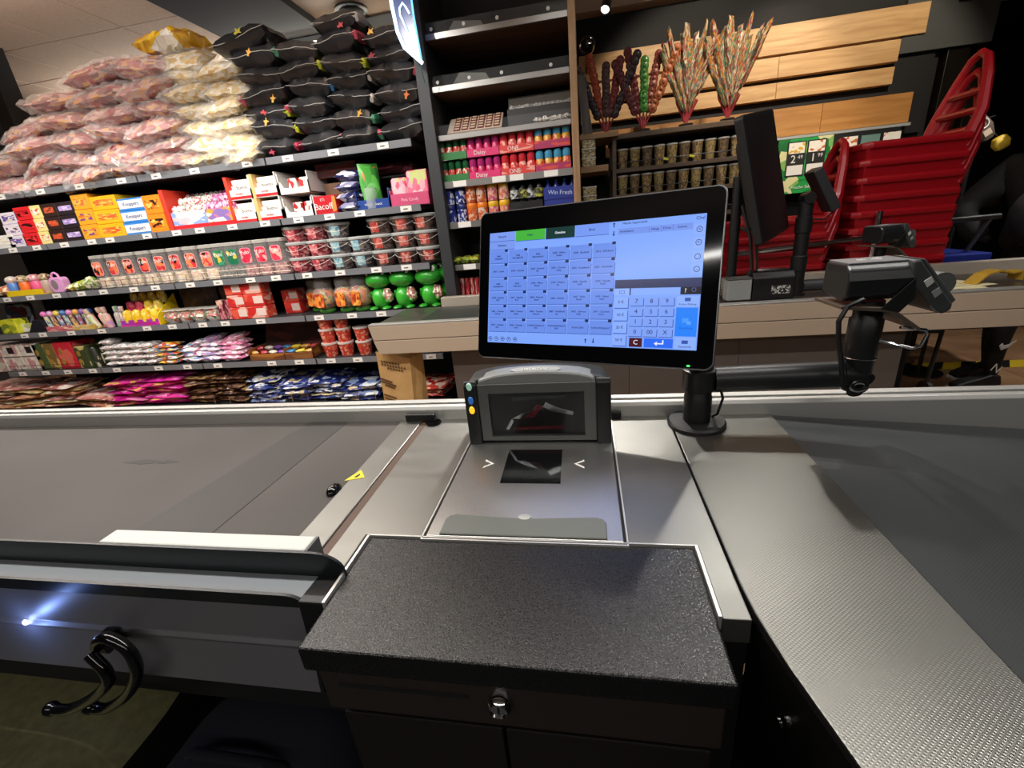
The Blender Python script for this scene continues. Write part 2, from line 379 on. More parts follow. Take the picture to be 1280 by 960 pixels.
obj('lens', MB().lathe([(0.0, 0.0), (0.016, -0.003), (0.022, -0.012)], 16, (0, 0, 0)).mesh('l', True), mat('spot_lens', '#fffaf0'), t, (0.018, -0.045, 0.012), (math.radians(70), 0, 0.4))
obj('bracket', MB().tube([(0, 0.04, 0), (0, 0.62, 0.0)], 0.009, 8).mesh('b'), BLACK, t)

# ================================================================== OUR CHECKOUT COUNTER
T = 0.87
RUB = mat('belt_rubber', '#423d39', 0.58, col2='#3b3733', scale=4, bump=0.12, bscale=600)
RUBD = mat('belt_rubber_seam', '#2f2b29', 0.52, col2='#2a2725', scale=6, bump=0.1, bscale=600)
PLATE = linen('linen_steel', '#787772', 0.35, 1.0, 0.0034, 0.3)
PMAT = linen('packing_mat_dark', '#3e4142', 0.40, 0.45, 0.0032, 0.35)
ct_ = thing('checkout_counter', 'stainless steel checkout counter with dark conveyor belt in the foreground', 'counter', (0, 0, 0))
obj('conveyor_belt', MB().box(-3.6, -0.492, 0.495, 0.985, T - 0.03, T - 0.004).mesh('belt'), RUB, ct_)
obj('belt_seam', MB().prism([(-0.835, 0.496), (-0.665, 0.496), (-0.648, 0.984), (-0.765, 0.984)], T - 0.0042, T - 0.0032, 'z').mesh('seam'), RUBD, ct_)
obj('belt_stain', MB().prism([(-1.134, 0.772), (-1.074, 0.764), (-1.034, 0.772), (-1.026, 0.766), (-0.976, 0.776), (-1.016, 0.786), (-1.024, 0.779), (-1.084, 0.788)], T - 0.0042, T - 0.0036, 'z').mesh('s'), mat('stain_dark', '#2b2725', 0.6), ct_)
obj('belt_end_plate', MB().box(-0.490, -0.431, 0.462, 0.985, T - 0.02, T).mesh('p', bev=0.002), STEEL, ct_)
obj('groove_strip', MB().box(-0.431, -0.413, 0.462, 0.985, T - 0.02, T - 0.003).mesh('p'), mat('groove_brown', '#5b4a40', 0.5, 0.4), ct_)
obj('top_plate', MB().prism([(-0.413, 0.462), (-0.371, 0.462), (-0.371, 0.540), (-0.2745, 0.540), (-0.2745, 0.985), (-0.413, 0.985)], T - 0.02, T, 'z').mesh('p', bev=0.0015), STEEL, ct_)
obj('top_plate', MB().prism([(0.0515, 0.540), (0.149, 0.540), (0.149, 0.415), (0.1815, 0.415), (0.1815, 0.985), (0.0515, 0.985)], T - 0.02, T, 'z').mesh('p', bev=0.0015), STEEL, ct_)
obj('plate_skirt', MB().box(0.149, 0.1815, 0.416, 0.425, T - 0.038, T - 0.02).mesh('p'), STEEL, ct_)
obj('packing_plate', MB().prism([(0.1845, 0.985), (0.408, 0.985), (0.408, -0.10), (0.30, -0.10), (0.24, 0.17), (0.219, 0.27), (0.198, 0.36), (0.1875, 0.425), (0.1845, 0.47)], T - 0.012, T + 0.0005, 'z').mesh('p', bev=0.002), PLATE, ct_)
obj('packing_mat', MB().prism([(0.408, T - 0.003), (0.42, T - 0.004), (1.0, T - 0.052), (2.4, T - 0.15), (2.4, T - 0.19), (0.408, T - 0.03)], -0.10, 0.985, 'y').mesh('p'), PMAT, ct_)
obj('side_panel', MB().prism([(0.186, 0.43), (0.1985, 0.36), (0.220, 0.268), (0.242, 0.168), (0.30, -0.10), (0.33, -0.10), (0.25, 0.27), (0.21, 0.46)], 0.05, T - 0.012, 'z').mesh('p'), mat('panel_black_gloss', '#0d0c0b', 0.25), ct_)
obj('panel_screw', MB().lathe([(0, 0), (0.006, 0.0), (0.006, 0.003), (0, 0.004)], 12).mesh('s', True), CHROME, ct_, (0.1965, 0.355, 0.79), (0, -PI / 2, 0.25))
obj('support_post', MB().box(0.151, 0.185, 0.43, 0.47, 0.05, T - 0.02).mesh('p'), BLACK, ct_)
# rail along the customer side: two bright ribs with a slot between them
obj('rail', MB().prism([(0.986, T - 0.16), (0.986, 0.897), (0.992, 0.905), (1.005, 0.905), (1.005, 0.900), (1.014, 0.900), (1.014, 0.907), (1.035, 0.907), (1.042, 0.898), (1.042, T - 0.16)], -4.2, 3.0, 'x').mesh('rail', bev=0.001, seg=1), ALU, ct_)
obj('rail_slot', MB().box(-4.2, 3.0, 1.0055, 1.0135, 0.895, 0.9012).mesh('slot'), BLACKM, ct_)
obj('rail_joint', MB().box(-0.475, -0.395, 0.972, 0.9855, T, 0.890).mesh('j', bev=0.003), BLACK, ct_)
obj('rail_joint', MB().box(0.052, 0.075, 0.975, 0.9855, T, 0.885).mesh('j', bev=0.002), BLACK, ct_)
obj('customer_side_panel', MB().box(-4.2, 2.4, 1.0, 1.03, 0.05, T - 0.16).mesh('p'), GREYP, ct_)
obj('cable_hole', MB().lathe([(0.0, 0.0), (0.016, 0.0), (0.020, 0.003), (0.020, -0.01)], 20).mesh('h', True), BLACKG, ct_, (-0.395, 0.962, T + 0.0005))
obj('belt_knob', MB().ball((0, 0, 0), 0.013, 0.02, 0.012, 14, 8).mesh('k', True), BLACKG, ct_, (-0.503, 0.665, T - 0.001))
stick = obj('warning_sticker', MB().prism([(-0.022, -0.017), (0.018, -0.010), (0.0, 0.022)], 0, 0.0008, 'z').mesh('s'), mat('sticker_yellow', '#e6cf2c', 0.45), ct_, (-0.478, 0.716, T), (0, 0, 0.15))
obj('sticker_mark', MB().prism([(-0.006, -0.006), (0.001, -0.008), (0.005, 0.001), (0.002, 0.006), (-0.001, 0.0)], 0.0008, 0.0012, 'z').mesh('s'), INK, stick)
# operator side of the conveyor: gutter with two black fins, fascia below
FASC = mat('fascia_grey', '#77767a', 0.42, 0.35)
obj('gutter_tray', MB().box(-3.6, -0.362, 0.412, 0.455, 0.850, 0.862).mesh('p', bev=0.001), mat('gutter_grey', '#8b9095', 0.5, 0.2), ct_)
def fin(x0, x1, z0, z1, r):
    pl = [(x0, z0), (x1, z0)] + [(x1 - r * 1.6 + r * 1.6 * math.cos(a), z1 - r + r * math.sin(a)) for a in [k * PI / 16 for k in range(9)]] + [(x0, z1)]
    return pl
obj('gutter_fin', MB().prism(fin(-3.6, -0.363, 0.862, 0.904, 0.030), 0.455, 0.459).mesh('f'), mat('fin_black', '#15191b', 0.35), ct_)
obj('gutter_fin', MB().prism(fin(-3.6, -0.398, 0.845, 0.872, 0.022), 0.407, 0.412).mesh('f'), mat('fin_black', '#15191b'), ct_)
obj('fascia', MB().prism([(0.407, 0.852), (0.404, 0.79), (0.399, 0.783), (0.402, 0.776), (0.392, 0.700), (0.43, 0.700), (0.43, 0.850)], -3.6, -0.408, 'x').mesh('f', bev=0.001), FASC, ct_)
obj('end_cap', MB().prism([(0.404, 0.866), (0.400, 0.80), (0.475, 0.80), (0.475, 0.862)], -0.408, -0.362, 'x').mesh('f', bev=0.002), BLACK, ct_)
obj('end_cap', MB().prism([(0.404, 0.80), (0.392, 0.700), (0.43, 0.70), (0.43, 0.80)], -0.408, -0.402, 'x').mesh('f'), BLACK, ct_)
obj('under_belt_casing', MB().box(-3.6, -0.42, 0.46, 0.98, 0.55, T - 0.035).mesh('c'), BLACKM, ct_)
led = obj('indicator_light', MB().lathe([(0.0, 0.004), (0.004, 0.003), (0.005, 0.0)], 10).mesh('i', True), mat('indicator_blue', '#b8ccff', 0.3, emit=12.0), ct_, (-0.925, 0.3995, 0.788), (PI / 2, 0, 0))  # emissive dot and point light stand in for a blue reflection, no lamp
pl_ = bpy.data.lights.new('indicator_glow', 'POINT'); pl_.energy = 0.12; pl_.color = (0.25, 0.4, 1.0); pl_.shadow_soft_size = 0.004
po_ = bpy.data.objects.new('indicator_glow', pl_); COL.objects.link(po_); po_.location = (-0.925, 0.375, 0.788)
cv = thing('scanner_guard_bar', 'pale grey metal bar standing along the belt edge', 'guard bar', (-0.612, 0.477, T - 0.004))
obj('bar_body', MB().box(-0.188, 0.188, -0.016, 0.016, 0, 0.038).mesh('b', bev=0.003), mat('bar_light_grey', '#d2d4ce', 0.45), cv)
obj('bar_end', MB().box(0.188, 0.192, -0.016, 0.016, 0, 0.037).mesh('b'), GREYP, cv)
HOOK1 = [(-0.748, 0.784), (-0.735, 0.802), (-0.712, 0.809), (-0.689, 0.797), (-0.681, 0.774), (-0.689, 0.741), (-0.727, 0.694), (-0.785, 0.655), (-0.815, 0.656)]
HOOK2 = [(-0.748, 0.784), (-0.738, 0.772), (-0.728, 0.757), (-0.733, 0.733), (-0.778, 0.696), (-0.838, 0.663), (-0.876, 0.660)]
# double coat hook under the gutter
hk = thing('double_hook', 'black double hook hanging from the counter fascia', 'hook', (0, 0.372, 0))
def smooth_path(p, n=4):
    """Catmull-Rom through the given points"""
    out = []; P = [Vector(q) for q in p]
    for i in range(len(P) - 1):
        a, b, c_, d = P[max(i - 1, 0)], P[i], P[i + 1], P[min(i + 2, len(P) - 1)]
        for k in range(n):
            t_ = k / n; out.append(0.5 * ((2 * b) + (c_ - a) * t_ + (2 * a - 5 * b + 4 * c_ - d) * t_ * t_ + (3 * b - a - 3 * c_ + d) * t_ ** 3))
    return out + [P[-1]]
for dy, pts in ((0.0, HOOK1), (-0.012, HOOK2)):
    p3 = [(x, dy - 0.012 * k / len(pts), z_) for k, (x, z_) in enumerate(pts)]
    obj('hook_arm', MB().tube(smooth_path(p3), 0.0085, 10).mesh('h', True), BLACKG, hk)
    obj('hook_tip', MB().ball(p3[-1], 0.0115, n=12, m=8).mesh('t', True), BLACKG, hk)
obj('hook_plate', MB().box(-0.760, -0.738, 0.002, 0.028, 0.765, 0.795).mesh('p', bev=0.004), BLACK, hk)
# cashier's chair below the counter
def cushion(w_, d, h, n=12, p=4.0):
    b = MB(); vs = []; fs = []
    for side in (1, -1):
        o = len(vs)
        for i in range(n + 1):
            for j in range(n + 1):
                u = -1 + 2 * i / n; v = -1 + 2 * j / n
                k = (abs(u) ** p + abs(v) ** p) ** (1 / p); k = max(k, 1e-6); mx = max(abs(u), abs(v), 1e-6)
                s_ = mx / k; uu = u * s_; vv = v * s_
                e = max(0.0, 1 - max(abs(u), abs(v)) ** 4)
                vs.append((uu * w_ / 2, vv * d / 2, side * h / 2 * (e ** 0.5)))
        for i in range(n):
            for j in range(n):
                q = (o + i * (n + 1) + j, o + (i + 1) * (n + 1) + j, o + (i + 1) * (n + 1) + j + 1, o + i * (n + 1) + j + 1)
                fs.append(q if side == 1 else q[::-1])
    b.add(vs, fs); return b
ch = thing('cashier_chair', 'olive green cushioned stool tucked under the conveyor belt', 'stool', (-1.16, 0.36, 0))
obj('seat', cushion(0.56, 0.50, 0.12).mesh('s', True), mat('fabric_olive', '#6e6a45', 0.9, col2='#605c3b', scale=60, bump=0.4, bscale=900), ch, (0, 0.0, 0.445))
obj('gas_column', MB().lathe([(0.035, 0.08), (0.035, 0.25), (0.02, 0.25), (0.02, 0.40)], 14).mesh('g', True), BLACK, ch)
for k in range(5):
    a = 2 * PI * k / 5; obj('base_arm', MB().tube([(0, 0, 0.09), (0.26 * math.cos(a), 0.26 * math.sin(a), 0.055)], [0.025, 0.015], 8).mesh('a', True), BLACK, ch)
    obj('caster', MB().ball((0.27 * math.cos(a), 0.27 * math.sin(a), 0.028), 0.027, n=10, m=6).mesh('c', True), BLACK, ch)
nv = thing('floor_bag', 'dark navy fabric bag standing between stool and drawer cabinet', 'bag', (-0.62, 0.40, 0.0))
obj('bag_body', cushion(0.44, 0.40, 0.50, 12, 4.0).mesh('b', True), mat('fabric_navy', '#10131f', 0.9, bump=0.3, bscale=500), nv, (0, 0, 0.25))
obj('bag_strap', MB().tube([(-0.10, 0, 0.48), (-0.07, -0.02, 0.53), (0, -0.03, 0.55), (0.07, -0.02, 0.53), (0.10, 0, 0.48)], 0.012, 8, flat=0.4).mesh('s', True), mat('fabric_navy', '#10131f'), nv)

# ------------------------------------------------------------------ cash drawer
DRT = mat('drawer_top_textured', '#0d0d0e', 0.22, bump=0.30, bscale=480, spec=0.55, scale=420, rough2=0.38, det=2)
DRF = mat('drawer_front_dark', '#2a211b', 0.38)
cd = thing('cash_drawer', 'black textured cash drawer with a chrome lock in front', 'cash drawer', (-0.11, 0.335, 0))
obj('top', MB().box(-0.252, 0.253, 0.0, 0.202, T - 0.040, T - 0.003).mesh('t', bev=0.003), DRT, cd)
obj('back_edge', MB().box(-0.257, 0.257, 0.2025, 0.2045, T - 0.02, T + 0.001).mesh('t'), ALU, cd)
obj('side_edge', MB().box(-0.2575, -0.2535, 0.066, 0.2045, T - 0.02, T + 0.001).mesh('t'), ALU, cd)
obj('side_edge', MB().box(0.2545, 0.2585, 0.082, 0.2045, T - 0.02, T + 0.001).mesh('t'), ALU, cd)
front = obj('drawer_front', MB().box(-0.240, 0.246, 0.008, 0.03, 0.752, T - 0.043).mesh('f', bev=0.002), DRF, cd)
obj('cheque_slot', MB().box(-0.215, -0.045, 0.0068, 0.012, 0.796, 0.802).mesh('s'), BLACKM, front)
lk = obj('lock', MB().lathe([(0.0165, 0.0), (0.0165, 0.004), (0.013, 0.010), (0.011, 0.012), (0.011, 0.010), (0.0, 0.010)], 24).mesh('l', True), CHROME, cd, (-0.006, 0.008, 0.795), (PI / 2, 0, 0))
obj('keyhole', MB().box(-0.0012, 0.0012, -0.005, 0.005, 0.0102, 0.0110).mesh('k'), INK, lk)
obj('casing', MB().box(-0.245, 0.25, 0.03, 0.20, 0.74, T - 0.041).mesh('c'), BLACK, cd)
cab = thing('drawer_cabinet', 'dark brown base cabinet beneath the cash drawer', 'cabinet', (-0.11, 0.345, 0))
obj('carcass', MB().box(-0.232, 0.242, 0.02, 0.60, 0.02, 0.738).mesh('c'), DRF, cab)
obj('door', MB().box(-0.228, -0.01, 0.004, 0.02, 0.05, 0.735).mesh('d', bev=0.002), mat('cabinet_door_dark', '#17120f', 0.4), cab)
obj('door', MB().box(-0.006, 0.238, 0.004, 0.02, 0.05, 0.735).mesh('d', bev=0.002), mat('cabinet_door_dark', '#17120f'), cab)
stk = obj('side_sticker', MB().box(-0.2335, -0.232, 0.05, 0.13, 0.55, 0.69).mesh('s'), BLACKM, cab)
obj('sticker_border', MB().box(-0.2342, -0.2335, 0.052, 0.056, 0.555, 0.685).box(-0.2342, -0.2335, 0.124, 0.128, 0.555, 0.685).box(-0.2342, -0.2335, 0.052, 0.128, 0.681, 0.685).mesh('s'), WHITE, stk)
obj('sticker_print', MB().box(-0.2342, -0.2335, 0.064, 0.116, 0.62, 0.66).mesh('s'), printm('sticker_scribble', ['#191919', '#d8d4cc', '#191919', '#6d2b28'], 9), stk)

# ------------------------------------------------------------------ bi-optic scanner
sc = thing('barcode_scanner', 'grey and black upright barcode scanner with steel weighing plate', 'scanner', (-0.111, 0.535, T))
obj('plate_frame', MB().box(-0.163, 0.163, -0.001, 0.45, -0.02, -0.002).mesh('f'), BLACKM, sc)
obj('frame_edge', MB().box(-0.163, -0.1605, 0, 0.45, -0.004, 0.001).mesh('f'), ALU, sc)
obj('frame_edge', MB().box(0.1605, 0.163, 0, 0.45, -0.004, 0.001).mesh('f'), ALU, sc)
obj('frame_edge', MB().box(-0.163, 0.163, -0.0025, 0.0, -0.004, 0.001).mesh('f'), ALU, sc)
obj('weighing_plate', MB().box(-0.156, 0.156, 0.006, 0.335, -0.004, 0.001).mesh('p', bev=0.001), STEEL2, sc)
wn = obj('scan_window', MB().prism([(-0.061, 0.157), (0.054, 0.157), (0.052, 0.285), (-0.063, 0.285)], 0.001, 0.0016, 'z').mesh('w'), mat('scan_glass_black', '#060708', 0.05, coat=0.5), sc)
for q in (1, -1):
    x = -0.004 - q * 0.092
    obj('chevron', MB().prism([(x - q * 0.010, 0.243), (x + q * 0.010, 0.228), (x - q * 0.010, 0.211), (x - q * 0.010, 0.216), (x + q * 0.005, 0.228), (x - q * 0.010, 0.238)], 0.001, 0.0018, 'z').mesh('c'), WHITE, sc)
arc = [(-0.134, 0.008)] + [(0.132, 0.008)] + [(0.132, 0.045), (0.127, 0.054), (0.118, 0.058)] + [(x, 0.0505 + 0.0075 * (abs(x) / 0.118)) for x in (0.08, 0.04, 0.0, -0.04, -0.08)] + [(-0.118, 0.058), (-0.129, 0.054), (-0.134, 0.045)]
obj('scale_bar', MB().prism(arc, 0.001, 0.0045, 'z').mesh('b', bev=0.0012, seg=1), mat('scale_bar_grey', '#6f726c', 0.4, 0.2), sc)
obj('grip_notch', MB().lathe([(0.011, 0.001), (0.011, 0.005), (0.007, 0.006), (0, 0.006)], 16, sy=0.7).mesh('g', True), LGREY, sc, (0.0, 0.054, 0.0))
# tower (front face at local y 0.328)
def arch(xa, xb, z0, zs, zt, n=14):
    pl = [(xa, z0), (xb, z0)]
    for k in range(n + 1):
        a = PI * k / n; x = (xa + xb) / 2 + (xb - xa) / 2 * math.cos(a); pl.append((x, zs + (zt - zs) * math.sin(a) ** 0.8))
    return pl
TB = mat('tower_grey', '#3c3e3d', 0.42); TS = mat('tower_side_black', '#101113', 0.35)
obj('tower_shell', MB().prism(arch(-0.156, 0.153, 0.0, 0.135, 0.160), 0.334, 0.405).mesh('t', bev=0.006, seg=3), TB, sc)
obj('tower_hood', MB().prism([(-0.128, 0.132), (0.125, 0.132), (0.123, 0.150)] + [(0.115 * math.cos(PI * k / 10), 0.150 + 0.016 * math.sin(PI * k / 10)) for k in range(1, 10)] + [(-0.126, 0.150)], 0.324, 0.372).mesh('t', bev=0.005, seg=2), mat('hood_grey', '#8a8c89', 0.38), sc)
plq = obj('logo_plate', MB().lathe([(0.0, 0.0), (0.055, 0.0), (0.055, 0.0015), (0, 0.0015)], 24, sy=0.16).mesh('l', True), LGREY, sc, (0.0, 0.338, 0.1655), (0.35, 0, 0))
obj('logo_lettering', text('DATALOGIC', 0.0105), WHITE, plq, (0, 0, 0.002))
obj('bezel', MB().box(-0.128, -0.106, 0.320, 0.336, 0.016, 0.120).box(0.101, 0.125, 0.320, 0.336, 0.016, 0.120).box(-0.128, 0.125, 0.320, 0.336, 0.120, 0.140).box(-0.128, 0.125, 0.320, 0.336, 0.006, 0.016).mesh('b'), mat('bezel_grey', '#5d5f5c', 0.42), sc)
obj('side_cheek', MB().prism([(0.312, 0.0), (0.34, 0.0), (0.345, 0.142), (0.322, 0.150), (0.314, 0.140)], -0.158, -0.129, 'x').mesh('c', bev=0.003), TS, sc)
obj('side_cheek', MB().prism([(0.312, 0.0), (0.34, 0.0), (0.345, 0.142), (0.322, 0.150), (0.314, 0.140)], 0.126, 0.156, 'x').mesh('c', bev=0.003), TS, sc)
inn = obj('mirror_chamber', MB().box(-0.106, 0.101, 0.331, 0.3335, 0.016, 0.120).mesh('i'), mat('chamber_black', '#0a0b0b', 0.4), sc)
MIR = mat('mirror_shard', '#b9bcbd', 0.15, 1.0); RED_IN = mat('laser_red', '#6d1022', 0.3)
for pl, m in (([(-0.06, 0.055), (-0.035, 0.068), (-0.008, 0.079), (-0.012, 0.071), (-0.04, 0.055)], MIR), ([(-0.03, 0.058), (0.0, 0.088), (0.012, 0.083), (-0.01, 0.058)], RED_IN), ([(0.012, 0.083), (0.03, 0.072), (0.075, 0.062), (0.078, 0.070), (0.04, 0.082), (0.018, 0.094)], MIR), ([(-0.075, 0.03), (-0.06, 0.055), (-0.055, 0.05), (-0.068, 0.028)], MIR), ([(-0.055, 0.098), (0.06, 0.104), (0.06, 0.109), (-0.055, 0.108)], mat('chamber_edge', '#3a3d3d', 0.3)), ([(-0.05, 0.034), (0.05, 0.036), (0.055, 0.030), (-0.055, 0.028)], RED_IN)):
    obj('mirror_facet', MB().prism(pl, 0.3285, 0.3308).mesh('m'), m, inn)
obj('upright_window', MB().box(-0.107, 0.102, 0.3235, 0.3245, 0.014, 0.122).mesh('w'), film('dark_glass', '#0b0d0d', 0.12, 0.05), sc)
for z, col, e, nm in ((0.140, '#a9d8c0', 0.3, 'status_light'), (0.108, '#3f77c9', 0.25, 'button_blue'), (0.085, '#ffa11e', 1.6, 'button_orange')):
    obj(nm, MB().lathe([(0.0, 0.003), (0.005, 0.003), (0.0062, 0.0), ], 14, sy=1.5).mesh('b', True), mat('led_' + nm, col, 0.3, emit=e), sc, (-0.1435, 0.3125, z), (PI / 2, 0, 0))
obj('speaker_dot', MB().lathe([(0.0, 0.001), (0.005, 0.001), (0.005, 0)], 12).mesh('d'), BLACKM, sc, (-0.1435, 0.3125, 0.03), (PI / 2, 0, 0))
# ------------------------------------------------------------------ cashier monitor on its pole
def glow(name, col, s=1.0):
    if name in _M: return _M[name]
    m, N, L, b = _new(name)
    b.inputs['Base Color'].default_value = (0.005, 0.005, 0.008, 1); b.inputs['Roughness'].default_value = 0.2
    b.inputs['Emission Color'].default_value = c(col); b.inputs['Emission Strength'].default_value = s
    _M[name] = m; return m
MW, MH = 0.553, 0.355
mo = thing('pos_monitor', 'black touchscreen till monitor showing a grid of blue buttons', 'monitor')
DX = Vector((0.9448, -0.3276, 0.0077)).normalized(); DZ = Vector((0.0782, 0.2483, 0.9655)); DZ = (DZ - DX * DX.dot(DZ)).normalized(); DY = DZ.cross(DX)
mo.matrix_world = Matrix(((DX.x, DY.x, DZ.x, -0.2791), (DX.y, DY.y, DZ.y, 1.0415), (DX.z, DY.z, DZ.z, 1.0191), (0, 0, 0, 1)))
def rrect(x0, x1, z0, z1, r, n=6):
    pl = []
    for cx_, cz_, a0 in ((x1 - r, z0 + r, -PI / 2), (x1 - r, z1 - r, 0), (x0 + r, z1 - r, PI / 2), (x0 + r, z0 + r, PI)):
        for k in range(n + 1):
            a = a0 + PI / 2 * k / n; pl.append((cx_ + r * math.cos(a), cz_ + r * math.sin(a)))
    return pl
obj('metal_rim', MB().prism(rrect(0, MW, 0, MH, 0.018), 0.001, 0.012).mesh('r', bev=0.001, seg=1), mat('rim_silver', '#8c8e92', 0.3, 1.0), mo)
obj('glass_front', MB().prism(rrect(0.003, MW - 0.003, 0.003, MH - 0.003, 0.016), -0.0005, 0.002).mesh('g'), mat('front_glass', '#040507', 0.06, coat=0.2), mo)
obj('back_housing', MB().prism(rrect(0.012, MW - 0.012, 0.012, MH - 0.012, 0.015), 0.012, 0.034).mesh('h', bev=0.006), BLACK, mo)
obj('power_led', MB().box(0.503, 0.509, -0.0012, 0, 0.006, 0.009).mesh('l'), glow('led_green', '#4bff6a', 2.0), mo)
scr = obj('screen', MB().box(0.030, 0.519, -0.0012, 0, 0.039, 0.304).mesh('s'), glow('ui_background', '#7ea6fb'), mo)
def ui(u0, u1, v0, v1, col, name, y=0.0016):
    return obj(name, MB().box(u0, u1, -y, -0.0010, v0, v1).mesh('u'), glow('ui_' + col.lstrip('#'), col), scr)
TXT = glow('ui_text', '#1b2560'); TXW = glow('ui_text_white', '#e9efff')
def uit(s, u, v, size, m=TXT, y=0.0021, name='screen_text'):
    return obj(name, text(s, size), m, scr, (u, -y, v), (PI / 2, 0, 0))
BTN = '#6a8de8'; BTL = '#8db1ff'; SH = '#3b57ae'
for u0, u1, v0, v1, col, s, tm in ((0.031, 0.100, 0.284, 0.303, '#7c9bf0', 'Favorit', TXT), (0.1025, 0.178, 0.281, 0.304, '#45b33a', 'Obst', TXT), (0.1805, 0.2505, 0.280, 0.304, '#0d3430', 'Gemüse', TXW), (0.2525, 0.328, 0.280, 0.304, '#7598f2', 'Brot', TXT), (0.031, 0.100, 0.264, 0.2825, '#7899ee', 'Diverse', TXT)):
    ui(u0, u1, v0 - 0.0012, v1 - 0.004, SH, 'tab_shadow', 0.0013); ui(u0, u1, v0, v1, col, 'tab_button'); uit(s, (u0 + u1) / 2, (v0 + v1) / 2, 0.0075, tm)
LBL = [['2401\nZwiebeln', '2402\nKartoffel Pk', '2405\nBlumenkohl', '2409 - Möhre\nSchale', '2408 - Brokkoli', '2412 - Dill Bund'],
       ['2415 - Lauch', '2419 - Fenchel', '2422 - Karotte\nPk', '2421 - Karotte\n1,5kg', '2424 - Knoblauch', '2423 - Koriander'],
       ['2430\nSchnittlauch', '2432\nPeperoni', '2435 - Minze\nBund', '2434 - Melone\nPk', '2448 - Paprika\nGelb', '2449 - Paprika\nGrün'],
       ['2450 - Paprika\nMix', '2451 - Paprika\nRot', '2458 - Petersil.\nBund', '2464 - Rettich', '2467 - Rote\nBeete', '2476 - Spinat\nNeu'],
       ['2481 - Tomate\nCherry', '2484 - Tomate\nRispe', '2486 - Tomate\nStrauch', '2489 - Weißkohl\nStk', '2492 - Zitrone\nGelb', '2491 - Zucchini\nGrün'],
       ['2497 - Zwiebel\nRot', '2504 - Zwiebel\nLose', 'TOMATENSALAT\n250', 'TOMATENSALAT\n500', 'ROHE EIER', 'TOMATENSALAT']]
gw = (0.3465 - 0.031) / 6; gh = (0.2622 - 0.064) / 6
for r in range(6):
    for k in range(6):
        u0 = 0.031 + k * gw; v1 = 0.2622 - r * gh
        ui(u0 + 0.0008, u0 + gw - 0.0012, v1 - gh + 0.0012, v1 - 0.01, SH, 'button_shadow', 0.0013)
        ui(u0 + 0.0008, u0 + gw - 0.0022, v1 - gh + 0.0026, v1 - 0.001, BTN, 'article_button')
        ui(u0 + gw - 0.010, u0 + gw - 0.0022, v1 - 0.0045, v1 + 0.001, '#1a2350', 'corner_tag', 0.0019)
        uit(LBL[r][k], u0 + gw / 2, v1 - gh / 2 - 0.001, 0.0058)
for k, s in enumerate('ABCDE'):
    x = 0.038 + k * 0.0175
    obj('toolbar_icon', MB().tube([(x + 0.005 * math.cos(2 * PI * q / 14), -0.0016, 0.0485 + 0.005 * math.sin(2 * PI * q / 14)) for q in range(14)], 0.0006, 5, True).mesh('i'), TXT, scr)
    obj('toolbar_icon', MB().box(x - 0.002, x + 0.002, -0.0018, -0.001, 0.0470 + 0.001 * (k % 2), 0.0500).mesh('i'), TXT, scr)
def arrow(u, v, up, s=0.004, m=TXT):
    q = 1 if up else -1
    obj('arrow_icon', MB().prism([(u, v + q * s), (u - s * .7, v + q * s * .2), (u - s * .2, v + q * s * .4), (u - s * .2, v - q * s), (u + s * .2, v - q * s), (u + s * .2, v + q * s * .4), (u + s * .7, v + q * s * .2)], -0.0018, -0.001).mesh('a'), m, scr)
arrow(0.287, 0.051, True, 0.005); arrow(0.305, 0.051, False, 0.005); arrow(0.3385, 0.2975, True, 0.005); arrow(0.3385, 0.2795, False, 0.005)
uit('Mendo Supermarkt', 0.382, 0.2985, 0.0065); uit('Chef', 0.5085, 0.296, 0.0085)
ui(0.348, 0.4955, 0.276, 0.2885, '#7393ea', 'table_header')
for s, u in (('Artikelname', 0.366), ('Menge', 0.424), ('E.Preis', 0.447), ('Summe', 0.476)): uit(s, u, 0.2822, 0.0058)
for u in (0.412, 0.436, 0.458): ui(u, u + 0.0005, 0.276, 0.2885, SH, 'table_line', 0.0019)
for v in (0.275, 0.250, 0.223, 0.199):
    ui(0.498, 0.5185, v - 0.0105, v + 0.0105, '#86aafc', 'side_button')
    obj('side_icon', MB().tube([(0.508 + 0.0052 * math.cos(2 * PI * q / 16), -0.002, v + 0.0052 * math.sin(2 * PI * q / 16)) for q in range(16)], 0.0006, 5, True).mesh('i'), TXT, scr)
for v, s in ((0.275, '×'), (0.250, '+'), (0.199, '-')): uit(s, 0.508, v, 0.009)
ui(0.3475, 0.519, 0.1645, 0.1825, '#222a58', 'dark_bar'); ui(0.481, 0.519, 0.150, 0.1645, '#0a0c18', 'dark_bar')
uit('?', 0.4905, 0.1575, 0.012, TXW)
obj('search_icon', MB().tube([(0.506 + 0.0038 * math.cos(2 * PI * q / 12), -0.002, 0.159 + 0.0038 * math.sin(2 * PI * q / 12)) for q in range(12)], 0.0006, 5, True).mesh('i'), glow('ui_grey', '#5a66a8'), scr)
ui(0.3480, 0.379, 0.150, 0.163, '#8fb2ff', 'key_button'); ui(0.382, 0.4795, 0.150, 0.1628, '#86abff', 'entry_field'); ui(0.3795, 0.382, 0.150, 0.1645, '#1b234e', 'dark_bar')
ui(0.3575, 0.3695, 0.1535, 0.1595, SH, 'banknote_icon', 0.0019); ui(0.3585, 0.3685, 0.1545, 0.1585, '#8fb2ff', 'banknote_icon', 0.0021)
for k, s in enumerate(('5 €', '10 €', '20 €', '50 €')):
    v1 = 0.1480 - k * 0.0268
    ui(0.3490, 0.3790, v1 - 0.0262, v1 - 0.0035, SH, 'key_shadow', 0.0013); ui(0.3480, 0.3775, v1 - 0.0245, v1 - 0.001, '#8aaeff', 'cash_button'); uit(s, 0.3625, v1 - 0.0125, 0.0085)
